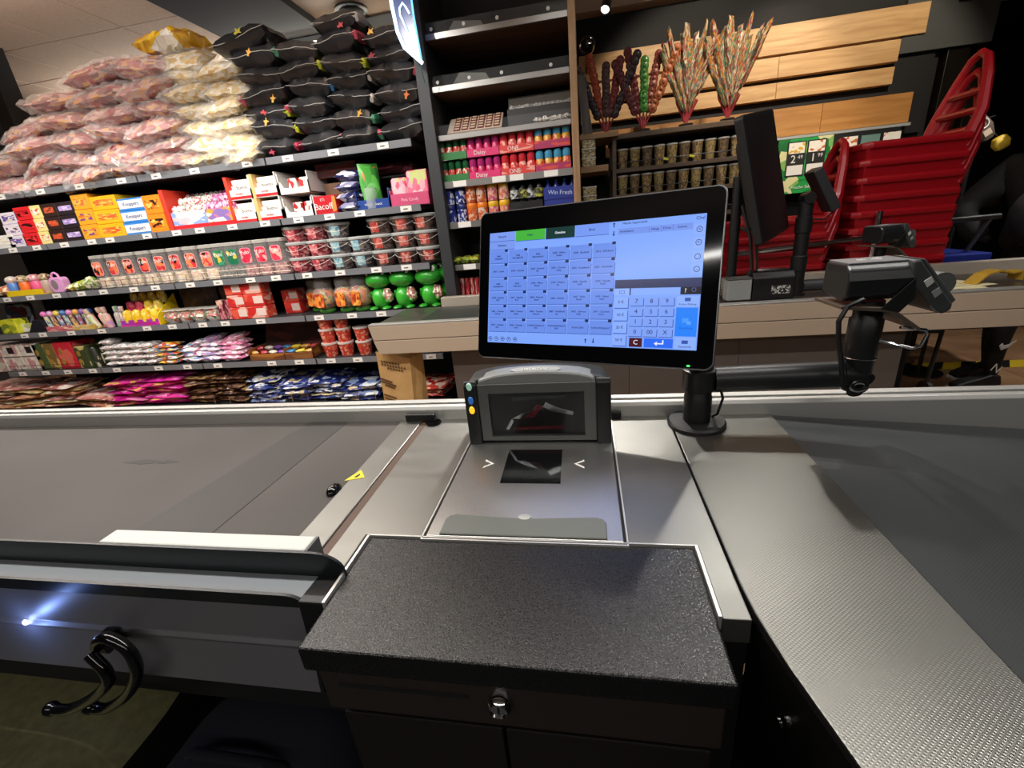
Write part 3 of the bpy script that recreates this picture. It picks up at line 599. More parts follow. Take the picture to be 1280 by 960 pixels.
for r, row in enumerate((('7', '8', '9'), ('4', '5', '6'), ('1', '2', '3'), ('0', '00', 'X'))):
    for k, s in enumerate(row):
        u0 = 0.3815 + k * 0.0307; v1 = 0.1462 - r * 0.0213
        ui(u0 + 0.001, u0 + 0.0290, v1 - 0.0197, v1 - 0.003, SH, 'key_shadow', 0.0013); ui(u0, u0 + 0.0275, v1 - 0.0182, v1, '#7fa2f6', 'number_key'); uit(s, u0 + 0.0138, v1 - 0.0091, 0.0125)
ui(0.3845, 0.4115, 0.0415, 0.0605, '#4a1420', 'clear_key'); uit('C', 0.398, 0.051, 0.014, TXW)
ui(0.4155, 0.4735, 0.0415, 0.0605, '#2f6cf6', 'enter_key')
obj('enter_icon', MB().prism([(0.436, 0.0500), (0.442, 0.0545), (0.442, 0.0512), (0.4525, 0.0512), (0.4525, 0.0575), (0.455, 0.0575), (0.455, 0.0488), (0.442, 0.0488), (0.442, 0.0455)], -0.0021, -0.001).mesh('i'), TXW, scr)
ui(0.4755, 0.5170, 0.1260, 0.1470, '#8db1ff', 'pay_button'); uit('Karten Zahlung', 0.4962, 0.1305, 0.0052); ui(0.4905, 0.5015, 0.1365, 0.1435, SH, 'card_icon', 0.0019)
ui(0.4755, 0.5165, 0.0665, 0.1240, '#2a83fa', 'pay_button'); ui(0.488, 0.500, 0.094, 0.103, '#4c9bff', 'card_icon', 0.0019); ui(0.497, 0.505, 0.090, 0.097, '#5aa4ff', 'card_icon', 0.0021); uit('Barzahlung', 0.496, 0.083, 0.0058, glow('ui_bluetext', '#1c58c8'))
ui(0.4755, 0.5165, 0.0405, 0.0645, '#8db1ff', 'pay_button'); uit('Gutschrift', 0.496, 0.0455, 0.0060); ui(0.490, 0.502, 0.0515, 0.0585, SH, 'card_icon', 0.0019)

PX, PY = 0.237, 0.938
po = thing('monitor_pole', 'black pole stand carrying the till monitor and card terminal arm', 'pole stand', (PX, PY, T))
obj('base_disc', MB().lathe([(0.062, 0.0), (0.062, 0.008), (0.058, 0.012), (0.03, 0.013), (0.0, 0.013)], 36).mesh('b', True), BLACK, po)
obj('pole', MB().lathe([(0.029, 0.012), (0.029, 0.070), (0.0275, 0.072), (0.0275, 0.23), (0.0, 0.232)], 24).mesh('p', True), BLACK, po)
obj('pole_collar', MB().lathe([(0.0285, 0.086), (0.034, 0.088), (0.034, 0.132), (0.0285, 0.134)], 24).mesh('c', True), BLACK, po)
obj('monitor_bracket', MB().box(-0.07, 0.02, -0.03, -0.012, 0.15, 0.22).box(-0.02, 0.02, -0.02, 0.02, 0.19, 0.215).mesh('b', bev=0.003), BLACK, po)
obj('arm', MB().tube([(0.03, 0, 0.107), (0.10, -0.002, 0.109), (0.27, -0.004, 0.112)], 0.0275, 16).mesh('a', True), mat('arm_black', '#1c1d1f', 0.38), po)
obj('arm_joint', MB().tube([(0.27, -0.004, 0.112), (0.302, -0.004, 0.108), (0.310, -0.004, 0.095)], 0.028, 16).mesh('j', True), BLACK, po)
obj('terminal_post', MB().lathe([(0.0, 0.076), (0.022, 0.078), (0.026, 0.085), (0.026, 0.145), (0.028, 0.148), (0.028, 0.225), (0.024, 0.23), (0.024, 0.262), (0.0, 0.263)], 22, (0.302, -0.004, 0)).mesh('p', True), BLACK, po)
obj('post_ring', MB().tube([(0.302 + 0.0285 * math.cos(2 * PI * k / 20), -0.004 + 0.0285 * math.sin(2 * PI * k / 20), 0.149) for k in range(20)], 0.001, 5, True).mesh('r'), CHROME, po)
for k in range(4):
    obj('hose_ring', MB().tube([(0.296 + 0.013 * math.cos(2 * PI * q / 16), -0.034 + 0.004 * k, 0.098 - k * 0.006 + 0.009 * math.sin(2 * PI * q / 16)) for q in range(16)], 0.003, 6, True).mesh('h', True), CHROME if k == 1 else BLACK, po)
obj('data_cable', MB().tube([(0.038, -0.02, 0.10), (0.046, -0.02, 0.07), (0.040, -0.012, 0.03), (0.036, 0.01, 0.014)], 0.003, 6).mesh('c', True), BLACK, po)
# ------------------------------------------------------------------ card terminals
def terminal(label, loc, rotz=0.0, scale=1.0, cable=True):
    t = thing('card_terminal', label, 'card terminal', loc, rotz); t.scale = (scale,) * 3
    TG = mat('terminal_black', '#1d1e20', 0.3, coat=0.15); TL = mat('terminal_top', '#77787a', 0.35); TGR = mat('terminal_grey', '#3f4142', 0.38)
    prof = [(-0.045, 0.012), (-0.047, 0.04), (-0.042, 0.058), (-0.030, 0.068), (0.040, 0.068), (0.045, 0.06), (0.045, 0.008), (-0.03, 0.0)]
    obj('printer_hump', MB().prism(prof, -0.058, 0.05, 'x').mesh('h', bev=0.004), TG, t)
    tl = obj('top_cover', MB().prism([(-0.054, -0.030), (0.046, -0.030), (0.046, 0.040), (-0.054, 0.040)], 0.0675, 0.0705, 'z').mesh('c', bev=0.001), TL, t)
    for q, r in enumerate((0.006, 0.011, 0.016)):
        for sg in (0, PI):
            obj('contactless_mark', MB().tube([(-0.004 + r * 1.2 * math.cos(sg + a), 0.005 + r * 0.8 * math.sin(sg + a), 0.0708) for a in [-0.7 + 0.28 * k for k in range(6)]], 0.0009, 5).mesh('m'), mat('mark_grey', '#c9c9c9', 0.5), tl)
    body = [(0.040, 0.070), (0.052, 0.071), (0.118, -0.012), (0.116, -0.024), (0.104, -0.030), (0.088, -0.020), (0.060, 0.014), (0.040, 0.028)]
    bd = obj('terminal_body', MB().prism(body, -0.046, 0.046, 'y').mesh('b', bev=0.004), TGR, t)
    obj('keypad', MB().prism([(0.055, 0.0715), (0.062, 0.0705), (0.125, -0.006), (0.119, -0.013)], -0.040, 0.040, 'y').mesh('k', bev=0.002), GREYP, bd)
    obj('roll_cover', MB().tube([(0.104, -0.030, 0.022), (0.104, 0.035, 0.022)], 0.021, 16).mesh('r', True), mat('terminal_roll_grey', '#5b5d5c', 0.4), t)
    for q, (u, col) in enumerate(((0.070, '#c8c8c2'), (0.086, '#8f9190'))):
        obj('side_sticker', MB().prism([(u - 0.008, 0.032 - (u - 0.07) * 1.25), (u + 0.002, 0.040 - (u - 0.07) * 1.25), (u + 0.008, 0.030 - (u - 0.07) * 1.25), (u - 0.001, 0.021 - (u - 0.07) * 1.25)], -0.0472, -0.046, 'y').mesh('s'), mat('sticker_' + col[1:], col, 0.5), bd)
    obj('cradle', MB().prism([(-0.066, -0.004), (0.02, -0.012), (0.072, -0.052), (0.070, -0.058), (0.015, -0.020), (-0.066, -0.010)], -0.05, 0.05, 'y').mesh('c', bev=0.001), mat('cradle_tan', '#6f6358', 0.4, 0.5), t)
    obj('cradle_side', MB().prism([(0.0, -0.012), (0.045, 0.040), (0.050, 0.005), (0.030, -0.020)], -0.053, -0.050, 'y').mesh('c'), BLACK, t)
    obj('wire_guard', MB().tube([(0.045, -0.04, -0.052), (0.085, -0.045, -0.058), (0.088, -0.045, -0.066), (0.084, -0.042, -0.090), (0.072, -0.040, -0.094), (0.02, -0.03, -0.078)], 0.003, 7).mesh('g', True), CHROME, t)
    if cable:
        obj('cable', MB().tube([(-0.03, -0.047, 0.006), (-0.058, -0.055, -0.004), (-0.070, -0.058, -0.03), (-0.064, -0.058, -0.07), (-0.052, -0.055, -0.11), (-0.040, -0.05, -0.155)], 0.0045, 7).mesh('c', True), BLACK, t)
    return t
terminal('dark grey card terminal on the pole arm in front', (PX + 0.293, PY - 0.004, T + 0.268), 0.0, 1.0)

# ================================================================== SECOND CHECKOUT
F2 = mat('fascia_tan', '#c2ad97', 0.45, 0.1)
c2 = thing('second_checkout', 'beige fronted second checkout counter beyond the aisle', 'counter', (0, 2.22, 0))
obj('fascia_upper', MB().prism([(-1.20, 0.866), (2.9, 0.866), (2.9, 0.786), (-1.185, 0.786)], 0.0, 0.03).mesh('f', bev=0.002), F2, c2)
obj('fascia_lower', MB().prism([(-1.185, 0.782), (2.9, 0.782), (2.9, 0.705), (-1.165, 0.705)], 0.0, 0.03).mesh('f', bev=0.002), F2, c2)
obj('fascia_backing', MB().box(-1.16, 2.9, 0.031, 0.06, 0.70, 0.86).mesh('f'), GREYP, c2)
obj('top_edge', MB().box(-1.20, 2.9, 0.0, 0.05, 0.8665, 0.876).mesh('e', bev=0.002), ALU, c2)
obj('conveyor_belt', MB().prism([(-0.93, 0.05), (0.40, 0.05), (0.40, 0.50), (-0.93, 0.50)], 0.84, 0.866, 'z').mesh('b'), mat('belt_green_black', '#2c322f', 0.45), c2)
obj('belt_nose', MB().box(-1.18, -0.93, 0.05, 0.52, 0.83, 0.866).mesh('n', bev=0.003), STEEL, c2)
obj('counter_plate', MB().box(0.40, 2.9, 0.05, 0.52, 0.84, 0.866).mesh('n', bev=0.002), mat('plate_brown_reflect', '#8a8078', 0.3, 0.9), c2)
obj('back_rail', MB().box(-0.93, 2.6, 0.505, 0.56, 0.80, 0.925).mesh('r', bev=0.003), mat('rail_beige', '#b9aea0', 0.4, 0.4), c2)
obj('base_frame', MB().box(-0.76, 1.50, 0.10, 0.50, 0.0, 0.70).mesh('b'), BLACKM, c2)
xs = [-0.77, -0.33, 0.22, 0.77, 1.515]
for k in range(4): obj('base_panel', MB().box(xs[k] + 0.001, xs[k + 1] - 0.001, 0.085, 0.10, 0.04, 0.70).mesh('p', bev=0.001), mat('base_panel_taupe', '#5f5650', 0.5), c2)
# second till's rear-facing monitor
m2 = thing('customer_monitor', 'tall black switched off monitor tilted beside the segmented pole', 'monitor')
vz = Vector((-0.24, 0.0, 0.97)).normalized(); vy = Vector((0.66, 0.75, 0.0)); vy = (vy - vz * vz.dot(vy)).normalized(); vx = vy.cross(vz)
m2.matrix_world = Matrix(((vx.x, vy.x, vz.x, 0.845), (vx.y, vy.y, vz.y, 2.44), (vx.z, vy.z, vz.z, 1.43), (0, 0, 0, 1)))
obj('housing', MB().prism(rrect(-0.17, 0.17, -0.285, 0.285, 0.02), -0.015, 0.025, 'x').mesh('h', bev=0.006), mat('monitor_back_black', '#1b1b1c', 0.45), m2)
obj('back_bulge', MB().prism(rrect(-0.12, 0.12, -0.23, 0.20, 0.05), -0.05, -0.015, 'x').mesh('h', bev=0.015, seg=3), mat('monitor_back_black', '#1b1b1c'), m2)
obj('screen', MB().box(0.0251, 0.027, -0.155, 0.155, -0.265, 0.265).mesh('s'), mat('screen_off', '#0e0e0f', 0.5), m2)
obj('mount', MB().tube([(-0.05, 0.0, -0.02), (-0.10, 0.0, -0.06), (-0.11, 0.0, -0.14)], 0.022, 10).mesh('m', True), BLACK, m2)
s2 = thing('monitor_stand_post', 'black cable covered stand post behind the till monitor', 'stand', (0.74, 2.44, 0.866))
obj('post', MB().lathe([(0.05, 0), (0.05, 0.01), (0.024, 0.014), (0.024, 0.58), (0, 0.58)], 16).mesh('p', True), BLACK, s2)
for k, (dx, col) in enumerate(((0.03, '#141414'), (0.045, '#7c1c1a'), (0.055, '#161616'))):
    obj('cable', MB().tube([(0.02, -0.02, 0.45 - k * 0.05), (dx + 0.03, -0.05, 0.30), (dx + 0.05, -0.05, 0.15), (dx, -0.04, 0.02)], 0.008, 7).mesh('c', True), mat('cable_' + col[1:], col, 0.5), s2)
d2 = thing('customer_display', 'small black customer display on a segmented black pole', 'display', (1.045, 2.42, 0.866))
obj('pole', MB().lathe([(0.045, 0), (0.045, 0.01), (0.033, 0.012), (0.033, 0.12), (0.036, 0.122), (0.036, 0.19), (0.031, 0.195), (0.031, 0.30), (0.036, 0.302), (0.036, 0.37), (0.031, 0.373), (0.031, 0.44), (0, 0.442)], 18).mesh('p', True), BLACK, d2)
obj('tilt_joint', MB().tube([(0, -0.035, 0.455), (0, 0.035, 0.455)], 0.026, 14).mesh('j', True), BLACK, d2)
obj('screen_housing', MB().box(-0.022, 0.022, -0.05, 0.05, -0.105, 0.105).mesh('h', bev=0.006), mat('display_black', '#202123', 0.5), d2, (0.060, 0.0, 0.485), (0, math.radians(-30), 0))
obj('cable', MB().tube([(0.10, 0, 0.43), (0.12, -0.01, 0.39), (0.08, -0.02, 0.355), (0.03, -0.03, 0.36)], 0.004, 6).mesh('c', True), BLACK, d2)
pr = thing('receipt_printer', 'black receipt printer beside the segmented pole', 'printer', (0.905, 2.38, 0.866))
obj('body', MB().prism([(-0.06, 0.0), (0.07, 0.0), (0.07, 0.10), (0.04, 0.135), (-0.04, 0.135), (-0.06, 0.11)], -0.095, 0.095, 'x').mesh('b', bev=0.006), BLACK, pr)
obj('lid', MB().box(-0.08, 0.08, -0.04, 0.045, 0.136, 0.142).mesh('l', bev=0.002), BLACKG, pr)
obj('type_plate', MB().box(-0.01, 0.075, -0.0618, -0.06, 0.03, 0.07).mesh('s'), printm('type_plate', ['#c9c9c4', '#1a1a1a', '#9a9a96', '#2a2a2a'], 8, stretch=(2, 1, 1)), pr)
g2 = thing('grey_cable_box', 'grey plastic box beside the receipt printer', 'box', (0.745, 2.345, 0.876))
obj('box_body', MB().box(-0.055, 0.055, -0.04, 0.04, 0, 0.10).mesh('b', bev=0.004), mat('box_grey', '#8c8e8c', 0.5), g2)
obj('box_lid', MB().box(-0.057, 0.057, -0.042, 0.042, 0.1005, 0.108).mesh('b', bev=0.002), GREYP, g2)
obj('roller', MB().tube([(1.10, 0.26, 0.90), (1.40, 0.26, 0.90)], 0.03, 14).mesh('r', True), DGREY, c2)
terminal('grey card terminal beyond the counter before the red baskets', (1.40, 2.42, 1.09), 0.35, 1.15, False)
tp2 = thing('terminal_stand', 'short black stand under the far card terminal', 'stand', (1.40, 2.42, 0.866))
obj('post', MB().lathe([(0.04, 0), (0.04, 0.01), (0.024, 0.012), (0.024, 0.205), (0, 0.206)], 14).mesh('p', True), BLACK, tp2)
# papers and ribbon
pa = thing('paper_sheets', 'cream paper sheets lying on the second checkout', 'paper', (1.62, 2.40, 0.868))
for k, (a, dx) in enumerate(((0.1, 0.0), (-0.15, 0.03), (0.3, 0.08))):
    obj('sheet', MB().box(-0.10, 0.16, -0.09, 0.10, k * 0.0016, k * 0.0016 + 0.001).mesh('s'), mat('paper_cream', '#e6dcae', 0.7), pa, (dx, 0, 0), (0, 0, a))
for k in range(5): obj('writing_line', MB().box(-0.06, 0.10, -0.05 + k * 0.025, -0.046 + k * 0.025, 0.0044, 0.0048).mesh('l'), mat('pencil_grey', '#8f8a78', 0.8), pa, (0.08, 0, 0), (0, 0, 0.3))
rb = thing('gold_ribbon', 'mustard yellow ribbon strip curling beside the paper sheets', 'ribbon', (1.90, 2.42, 0.868))
obj('ribbon_strip', MB().prism([(-0.12, 0.0), (-0.06, 0.05), (0.0, 0.062), (0.06, 0.045), (0.11, 0.05), (0.115, 0.006), (0.105, 0.006), (0.10, 0.043), (0.06, 0.038), (0.0, 0.055), (-0.055, 0.044), (-0.11, 0.0)], -0.03, 0.03, 'y').mesh('r'), mat('ribbon_mustard', '#b8912f', 0.6), rb, None, (0, 0, 0.2))
# kraft paper bag hanging below the counter end
kb = thing('kraft_paper_bag', 'brown kraft paper bag with printed pattern below the counter end', 'paper bag', (-1.10, 2.33, 0.32))
KR = mat('kraft_brown', '#cfa66c', 0.75, col2='#c49a60', scale=12, bump=0.2, bscale=30)
obj('bag_body', MB().add([(-0.125, -0.05, 0), (0.06, -0.05, 0), (0.115, 0.05, 0), (-0.10, 0.05, 0), (-0.12, -0.045, 0.385), (0.085, -0.05, 0.335), (0.135, 0.03, 0.375), (-0.09, 0.045, 0.39), (0.095, -0.01, 0.0), (0.11, -0.005, 0.34)], [(0, 3, 2, 8, 1), (0, 1, 5, 4), (1, 8, 9, 5), (8, 2, 6, 9), (2, 3, 7, 6), (3, 0, 4, 7)]).mesh('b'), KR, kb)
for k, (x0, x1, z0, s_) in enumerate(((-0.10, 0.05, 0.285, 0.055), (-0.118, -0.03, 0.18, 0.05), (-0.118, -0.02, 0.07, 0.06))):
    prt = MB()
    for i in range(9):
        for j in range(3):
            u = x0 + (x1 - x0) * (i + 0.5) / 9; v = z0 + s_ * (j + 0.3) / 3 - (i * 0.004)
            if j == 0 and i in (0, 1, 8) or j == 2 and i > 6: continue
            prt.prism([(u + 0.007 * math.cos(PI * q / 3 + i), v + 0.007 * math.sin(PI * q / 3 + i)) for q in range(6)], -0.0525, -0.0505)
    obj('printed_pattern', prt.mesh('p'), mat('kraft_print', '#6d4c2c', 0.8), kb)
obj('bag_hanger', MB().tube([(-0.03, 0, 0.37), (-0.03, 0.02, 0.42), (0.0, 0.03, 0.50)], 0.003, 6).mesh('h'), KR, kb)

# ------------------------------------------------------------------ red trolley baskets
REDB = mat('basket_red', '#950c17', 0.35, coat=0.15)
def basket_meshes(L_, W_, D_):
    tub = MB(); n = 0
    a = [(-L_ / 2, -W_ / 2), (L_ / 2, -W_ / 2), (L_ / 2, W_ / 2), (-L_ / 2, W_ / 2)]
    top = [(x, y, 0) for x, y in a]; bot = [(x * 0.84, y * 0.84, -D_) for x, y in a]
    ti = [(x * 0.97, y * 0.97, 0) for x, y in a]; bi = [(x * 0.81, y * 0.81, -D_ + 0.008) for x, y in a]
    tub.add(top + bot + ti + bi, [(0, 1, 5, 4), (1, 2, 6, 5), (2, 3, 7, 6), (3, 0, 4, 7), (4, 5, 6, 7), (8, 12, 13, 9), (9, 13, 14, 10), (10, 14, 15, 11), (11, 15, 12, 8), (12, 15, 14, 13), (0, 8, 9, 1), (1, 9, 10, 2), (2, 10, 11, 3), (3, 11, 8, 0)])
    rim = MB().tube([(x, y, 0) for x, y in [(-L_ / 2 + 0.02, -W_ / 2), (L_ / 2 - 0.02, -W_ / 2), (L_ / 2, -W_ / 2 + 0.02), (L_ / 2, W_ / 2 - 0.02), (L_ / 2 - 0.02, W_ / 2), (-L_ / 2 + 0.02, W_ / 2), (-L_ / 2, W_ / 2 - 0.02), (-L_ / 2, -W_ / 2 + 0.02)]], 0.016, 8, True, 1.2)
    b = W_ * 0.42; x0 = L_ / 2
    hl = MB().tube([(x0 - 0.02, -b, -0.05), (x0 + 0.03, -b * .95, 0.12), (x0 + 0.06, -b * .6, 0.28), (x0 + 0.075, -b * .3, 0.37), (x0 + 0.08, 0, 0.395), (x0 + 0.075, b * .3, 0.37), (x0 + 0.06, b * .6, 0.28), (x0 + 0.03, b * .95, 0.12), (x0 - 0.02, b, -0.05)], [0.028, 0.026, 0.022, 0.02, 0.02, 0.02, 0.022, 0.026, 0.028], 8)
    for z, q in ((0.03, 0.97), (0.12, 0.93), (0.21, 0.74)):
        x = x0 + 0.005 + z * 0.2
        hl.tube([(x, -b * q, z), (x, b * q, z)], 0.018, 8)
    return tub.mesh('tub', bev=0.006), rim.mesh('rim', True), hl.mesh('handle', True)
BT = basket_meshes(0.50, 0.36, 0.30)
slots = MB()
for k in range(5): slots.box(-0.18 + k * 0.08, -0.13 + k * 0.08, -0.181, -0.172, -0.055, -0.047)
slots_me = slots.mesh('slots')
def basket_stack(x, y, z0, n, dz, where, rz=0.0, tilt=0.0):
    for k in range(n):
        pos = 'topmost' if k == n - 1 else 'lowest' if k == 0 else ORD[n - 1 - k] + ' from top'
        lab = f'red plastic trolley basket in the {where} stack, {pos}'
        t = thing('trolley_basket', lab, 'basket', (x + tilt * k * dz, y, z0 + k * dz), rz, f'red baskets in the {where} stack')
        obj('tub', BT[0], REDB, t); obj('rim', BT[1], REDB, t)
        if k >= n - 3: obj('handle', BT[2], REDB, t)
basket_stack(1.72, 3.02, 0.86, 9, 0.086, 'tall', 0.05, 0.0)
basket_stack(1.10, 2.99, 0.86, 5, 0.086, 'short', 0.0, 0.0)
for k, (x, lab) in enumerate(((1.72, 'black wheeled dolly under the tall red basket stack'), (1.10, 'black wheeled dolly under the short red basket stack'))):
    t = thing('basket_dolly', lab, 'dolly', (x, 3.0, 0))
    obj('platform', MB().box(-0.20, 0.20, -0.13, 0.15, 0.10, 0.545).mesh('p', bev=0.01), BLACKM, t)
    for wx in (-0.16, 0.16):
        for wy in (-0.09, 0.11): obj('wheel', MB().tube([(wx - 0.012, wy, 0.05), (wx + 0.012, wy, 0.05)], 0.05, 12).mesh('w', True), BLACK, t)
# blue trolley with black handle
tr = thing('shopping_trolley', 'shopping trolley with black handle bar and blue tray', 'trolley', (2.02, 3.02, 0))
obj('handle_bar', MB().tube([(-0.33, -0.10, 1.13), (0.22, -0.10, 1.135)], 0.016, 10).mesh('h', True), BLACK, tr)
obj('blue_tray', MB().box(-0.16, 0.2, -0.15, 0.25, 0.90, 0.95).mesh('b', bev=0.008), mat('tray_blue', '#16246e', 0.4), tr)
for x in (-0.14, 0.18):
    obj('upright', MB().tube([(x, -0.10, 1.13), (x, 0.0, 0.95), (x, 0.05, 0.12)], 0.012, 8).mesh('u', True), DGREY, tr)
    obj('wheel', MB().tube([(x - 0.012, 0.05, 0.06), (x + 0.012, 0.05, 0.06)], 0.06, 14).mesh('w', True), BLACK, tr)
obj('front_basket', MB().box(-0.15, 0.19, 0.02, 0.04, 0.45, 0.90).mesh('f', bev=0.005), BLACKM, tr)
bb2 = thing('barrier_rail', 'chrome tube barrier behind the far card terminal', 'barrier', (1.30, 2.80, 0))
obj('cross_tube', MB().tube([(-0.45, 0, 1.05), (0.45, 0, 1.10)], 0.014, 8).mesh('t', True), CHROME, bb2)
obj('upright', MB().tube([(0.28, 0, 0.0), (0.28, 0, 1.22)], 0.016, 10).mesh('u', True), CHROME, bb2)
# posters with prices in front of the slat wall
ps = thing('price_board', 'green price board with four food offers under the slats', 'sign board', (1.45, 3.93, 1.36))
obj('board', MB().box(0.0, 0.80, 0, 0.03, 0, 0.375).mesh('b'), mat('board_black', '#131414', 0.5), ps)
obj('green_field', MB().box(0.0, 0.37, -0.003, 0, 0, 0.375).mesh('g'), printm('poster_green', ['#1f7a3c', '#2c9a4c', '#d9d4a0', '#1b6a36', '#7fb05a'], 5), ps)
obj('caption', text('Frische Salate', 0.03), WHITE, ps, (0.2, -0.006, 0.04), (PI / 2, 0, 0))
for k, (x, big, sm) in enumerate(((0.065, '2', '49'), (0.200, '1', '99'), (0.41, '3', '99'), (0.685, '4', '99'))):
    z0 = 0.12 if k < 2 else 0.13
    cd_ = obj('price_card', MB().box(x, x + 0.125, -0.008, -0.003, z0, 0.355).mesh('c'), INK, ps)
    obj('food_picture', MB().box(x + 0.008, x + 0.117, -0.0095, -0.008, 0.275, 0.347).mesh('p'), printm('food_print%d' % k, ['#f2ede0', '#e0b040' if k == 0 else '#c96a3a', '#f2ede0', '#efe9dc'], 4), cd_)
    obj('info_field', MB().box(x + 0.008, x + 0.117, -0.0095, -0.008, z0 + 0.008, z0 + 0.075).mesh('p'), WHITE, cd_)
    obj('price_figure', text(big, 0.075), WHITE, cd_, (x + 0.045, -0.0095, 0.235), (PI / 2, 0, 0))
    obj('price_cents', text(sm, 0.035), WHITE, cd_, (x + 0.092, -0.0095, 0.248), (PI / 2, 0, 0))
obj('glass_case', MB().box(0.55, 0.67, -0.012, -0.004, 0.2, 0.345).mesh('g'), mat('case_teal', '#6f8f88', 0.2), ps)
# pouches on the dark rack at far right
for k, (x, z, col, a, lab) in enumerate(((2.40, 1.62, '#5b4a40', -0.6, 'brown paper coffee pouch with round emblem at right'), (2.52, 1.53, '#c8a62e', -0.5, 'small yellow pouch beside the brown coffee pouch'))):
    t = thing('hanging_pouch', lab, 'pouch', (x, 3.42, z)); t.rotation_euler = (0, a, 0)
    obj('pouch_body', cushion(0.10 if k == 0 else 0.085, 0.05, 0.16 if k == 0 else 0.08, 8, 5).mesh('p', True), mat('pouch_%d' % k, col, 0.6), t)
    if k == 0:
        obj('emblem', MB().tube([(0.028 * math.cos(2 * PI * q / 18), -0.027, 0.03 + 0.028 * math.sin(2 * PI * q / 18)) for q in range(18)], 0.003, 6, True).mesh('e'), WHITE, t)
        obj('label_patch', MB().box(-0.02, 0.02, -0.027, -0.024, -0.05, -0.015).mesh('l'), mat('label_beige', '#b7a48c', 0.6), t)
    obj('hang_cord', MB().tube([(0, 0.0, 0.03), (0.02, 0.1, 0.16)], 0.003, 5).mesh('c'), BLACK, t)

pd = thing('pouch_stand', 'slim black stand that carries the hanging pouches', 'display stand', (2.47, 3.55, 0))
obj('stand_post', MB().tube([(0, 0, 0), (0, 0, 1.85)], 0.014, 8).mesh('p', True), BLACK, pd)
obj('stand_base', MB().lathe([(0.14, 0), (0.14, 0.015), (0.0, 0.02)], 20).mesh('b', True), BLACK, pd)
for dx, dz in ((-0.05, 1.78), (0.05, 1.68)): obj('stand_peg', MB().tube([(0, 0, dz), (dx, -0.04, dz + 0.01)], 0.005, 6).mesh('p'), BLACK, pd)

# ------------------------------------------------------------------ neon sign
ne = thing('neon_sign', 'blue neon sign hanging at the end of the sweets shelf', 'neon sign', (-0.905, 2.74, 2.42))
obj('acrylic_panel', MB().prism([(-0.060, 0.70), (-0.055, 0.02), (-0.042, -0.10), (-0.01, -0.17), (0.06, -0.225), (0.052, -0.02), (0.048, 0.70)], -0.004, 0.004).mesh('p'), glow('neon_panel', '#4360b0', 0.6), ne)
NE = glow('neon_white_blue', '#cfe9ff', 2.2); NE2 = glow('neon_cyan', '#7fd4ff', 1.6)
obj('neon_tube', MB().tube([(-0.064, -0.012, 0.70), (-0.060, -0.012, 0.05), (-0.05, -0.012, -0.07), (-0.025, -0.012, -0.14), (0.065, -0.012, -0.225)], 0.010, 8).mesh('n', True), NE, ne)
obj('neon_tube', MB().tube([(0.048, -0.012, 0.70), (0.052, -0.012, -0.02), (0.062, -0.012, -0.21)], 0.005, 8).mesh('n', True), NE2, ne)
obj('neon_letter', MB().tube([(0.03, -0.012, 0.0), (0.015, -0.012, 0.03), (0.0, -0.012, 0.05), (-0.02, -0.012, 0.03), (-0.022, -0.012, 0.0), (-0.01, -0.012, -0.03), (0.01, -0.012, -0.09), (0.022, -0.012, -0.115), (0.0, -0.012, -0.10)], 0.005, 8).mesh('n', True), NE, ne)
obj('neon_letter', MB().tube([(0.025, -0.012, 0.14), (0.0, -0.012, 0.19), (-0.03, -0.012, 0.16), (-0.015, -0.012, 0.11), (0.02, -0.012, 0.10)], 0.005, 8).mesh('n', True), NE, ne)
obj('hanging_wire', MB().tube([(0, 0, 0.69), (0, 0, 0.63 + 0.0)], 0.002, 5).mesh('w'), BLACK, ne)
obj('power_lead', MB().tube([(0.058, -0.006, -0.20), (0.05, 0.0, -0.25), (0.045, 0.05, -0.30)], 0.003, 6).mesh('w', True), mat('lead_teal', '#2e6b62', 0.5), ne)

# ------------------------------------------------------------------ customer in a black jacket at the right edge
def skinned(name, joints, edges, mat_, parent, root=0, sub=2):
    me = bpy.data.meshes.new(name); me.from_pydata([j[0] for j in joints], edges, []); me.materials.append(None)
    o = obj(name, me, mat_, parent)
    md = o.modifiers.new('skin', 'SKIN'); md.use_smooth_shade = True
    for i, j in enumerate(joints):
        r = j[1]; me.skin_vertices[0].data[i].radius = r if isinstance(r, tuple) else (r, r)
        me.skin_vertices[0].data[i].use_root = (i == root)
    s_ = o.modifiers.new('sub', 'SUBSURF'); s_.levels = sub; s_.render_levels = sub
    return o
pe = thing('person', 'person in black padded jacket and black leggings behind second checkout', 'person', (2.62, 3.27, 0))
LEG = mat('leggings_black', '#0e0e10', 0.7); SKIN = mat('skin', '#b98b72', 0.55); JK = mat('jacket_black', '#121214', 0.75, bump=0.5, bscale=60)
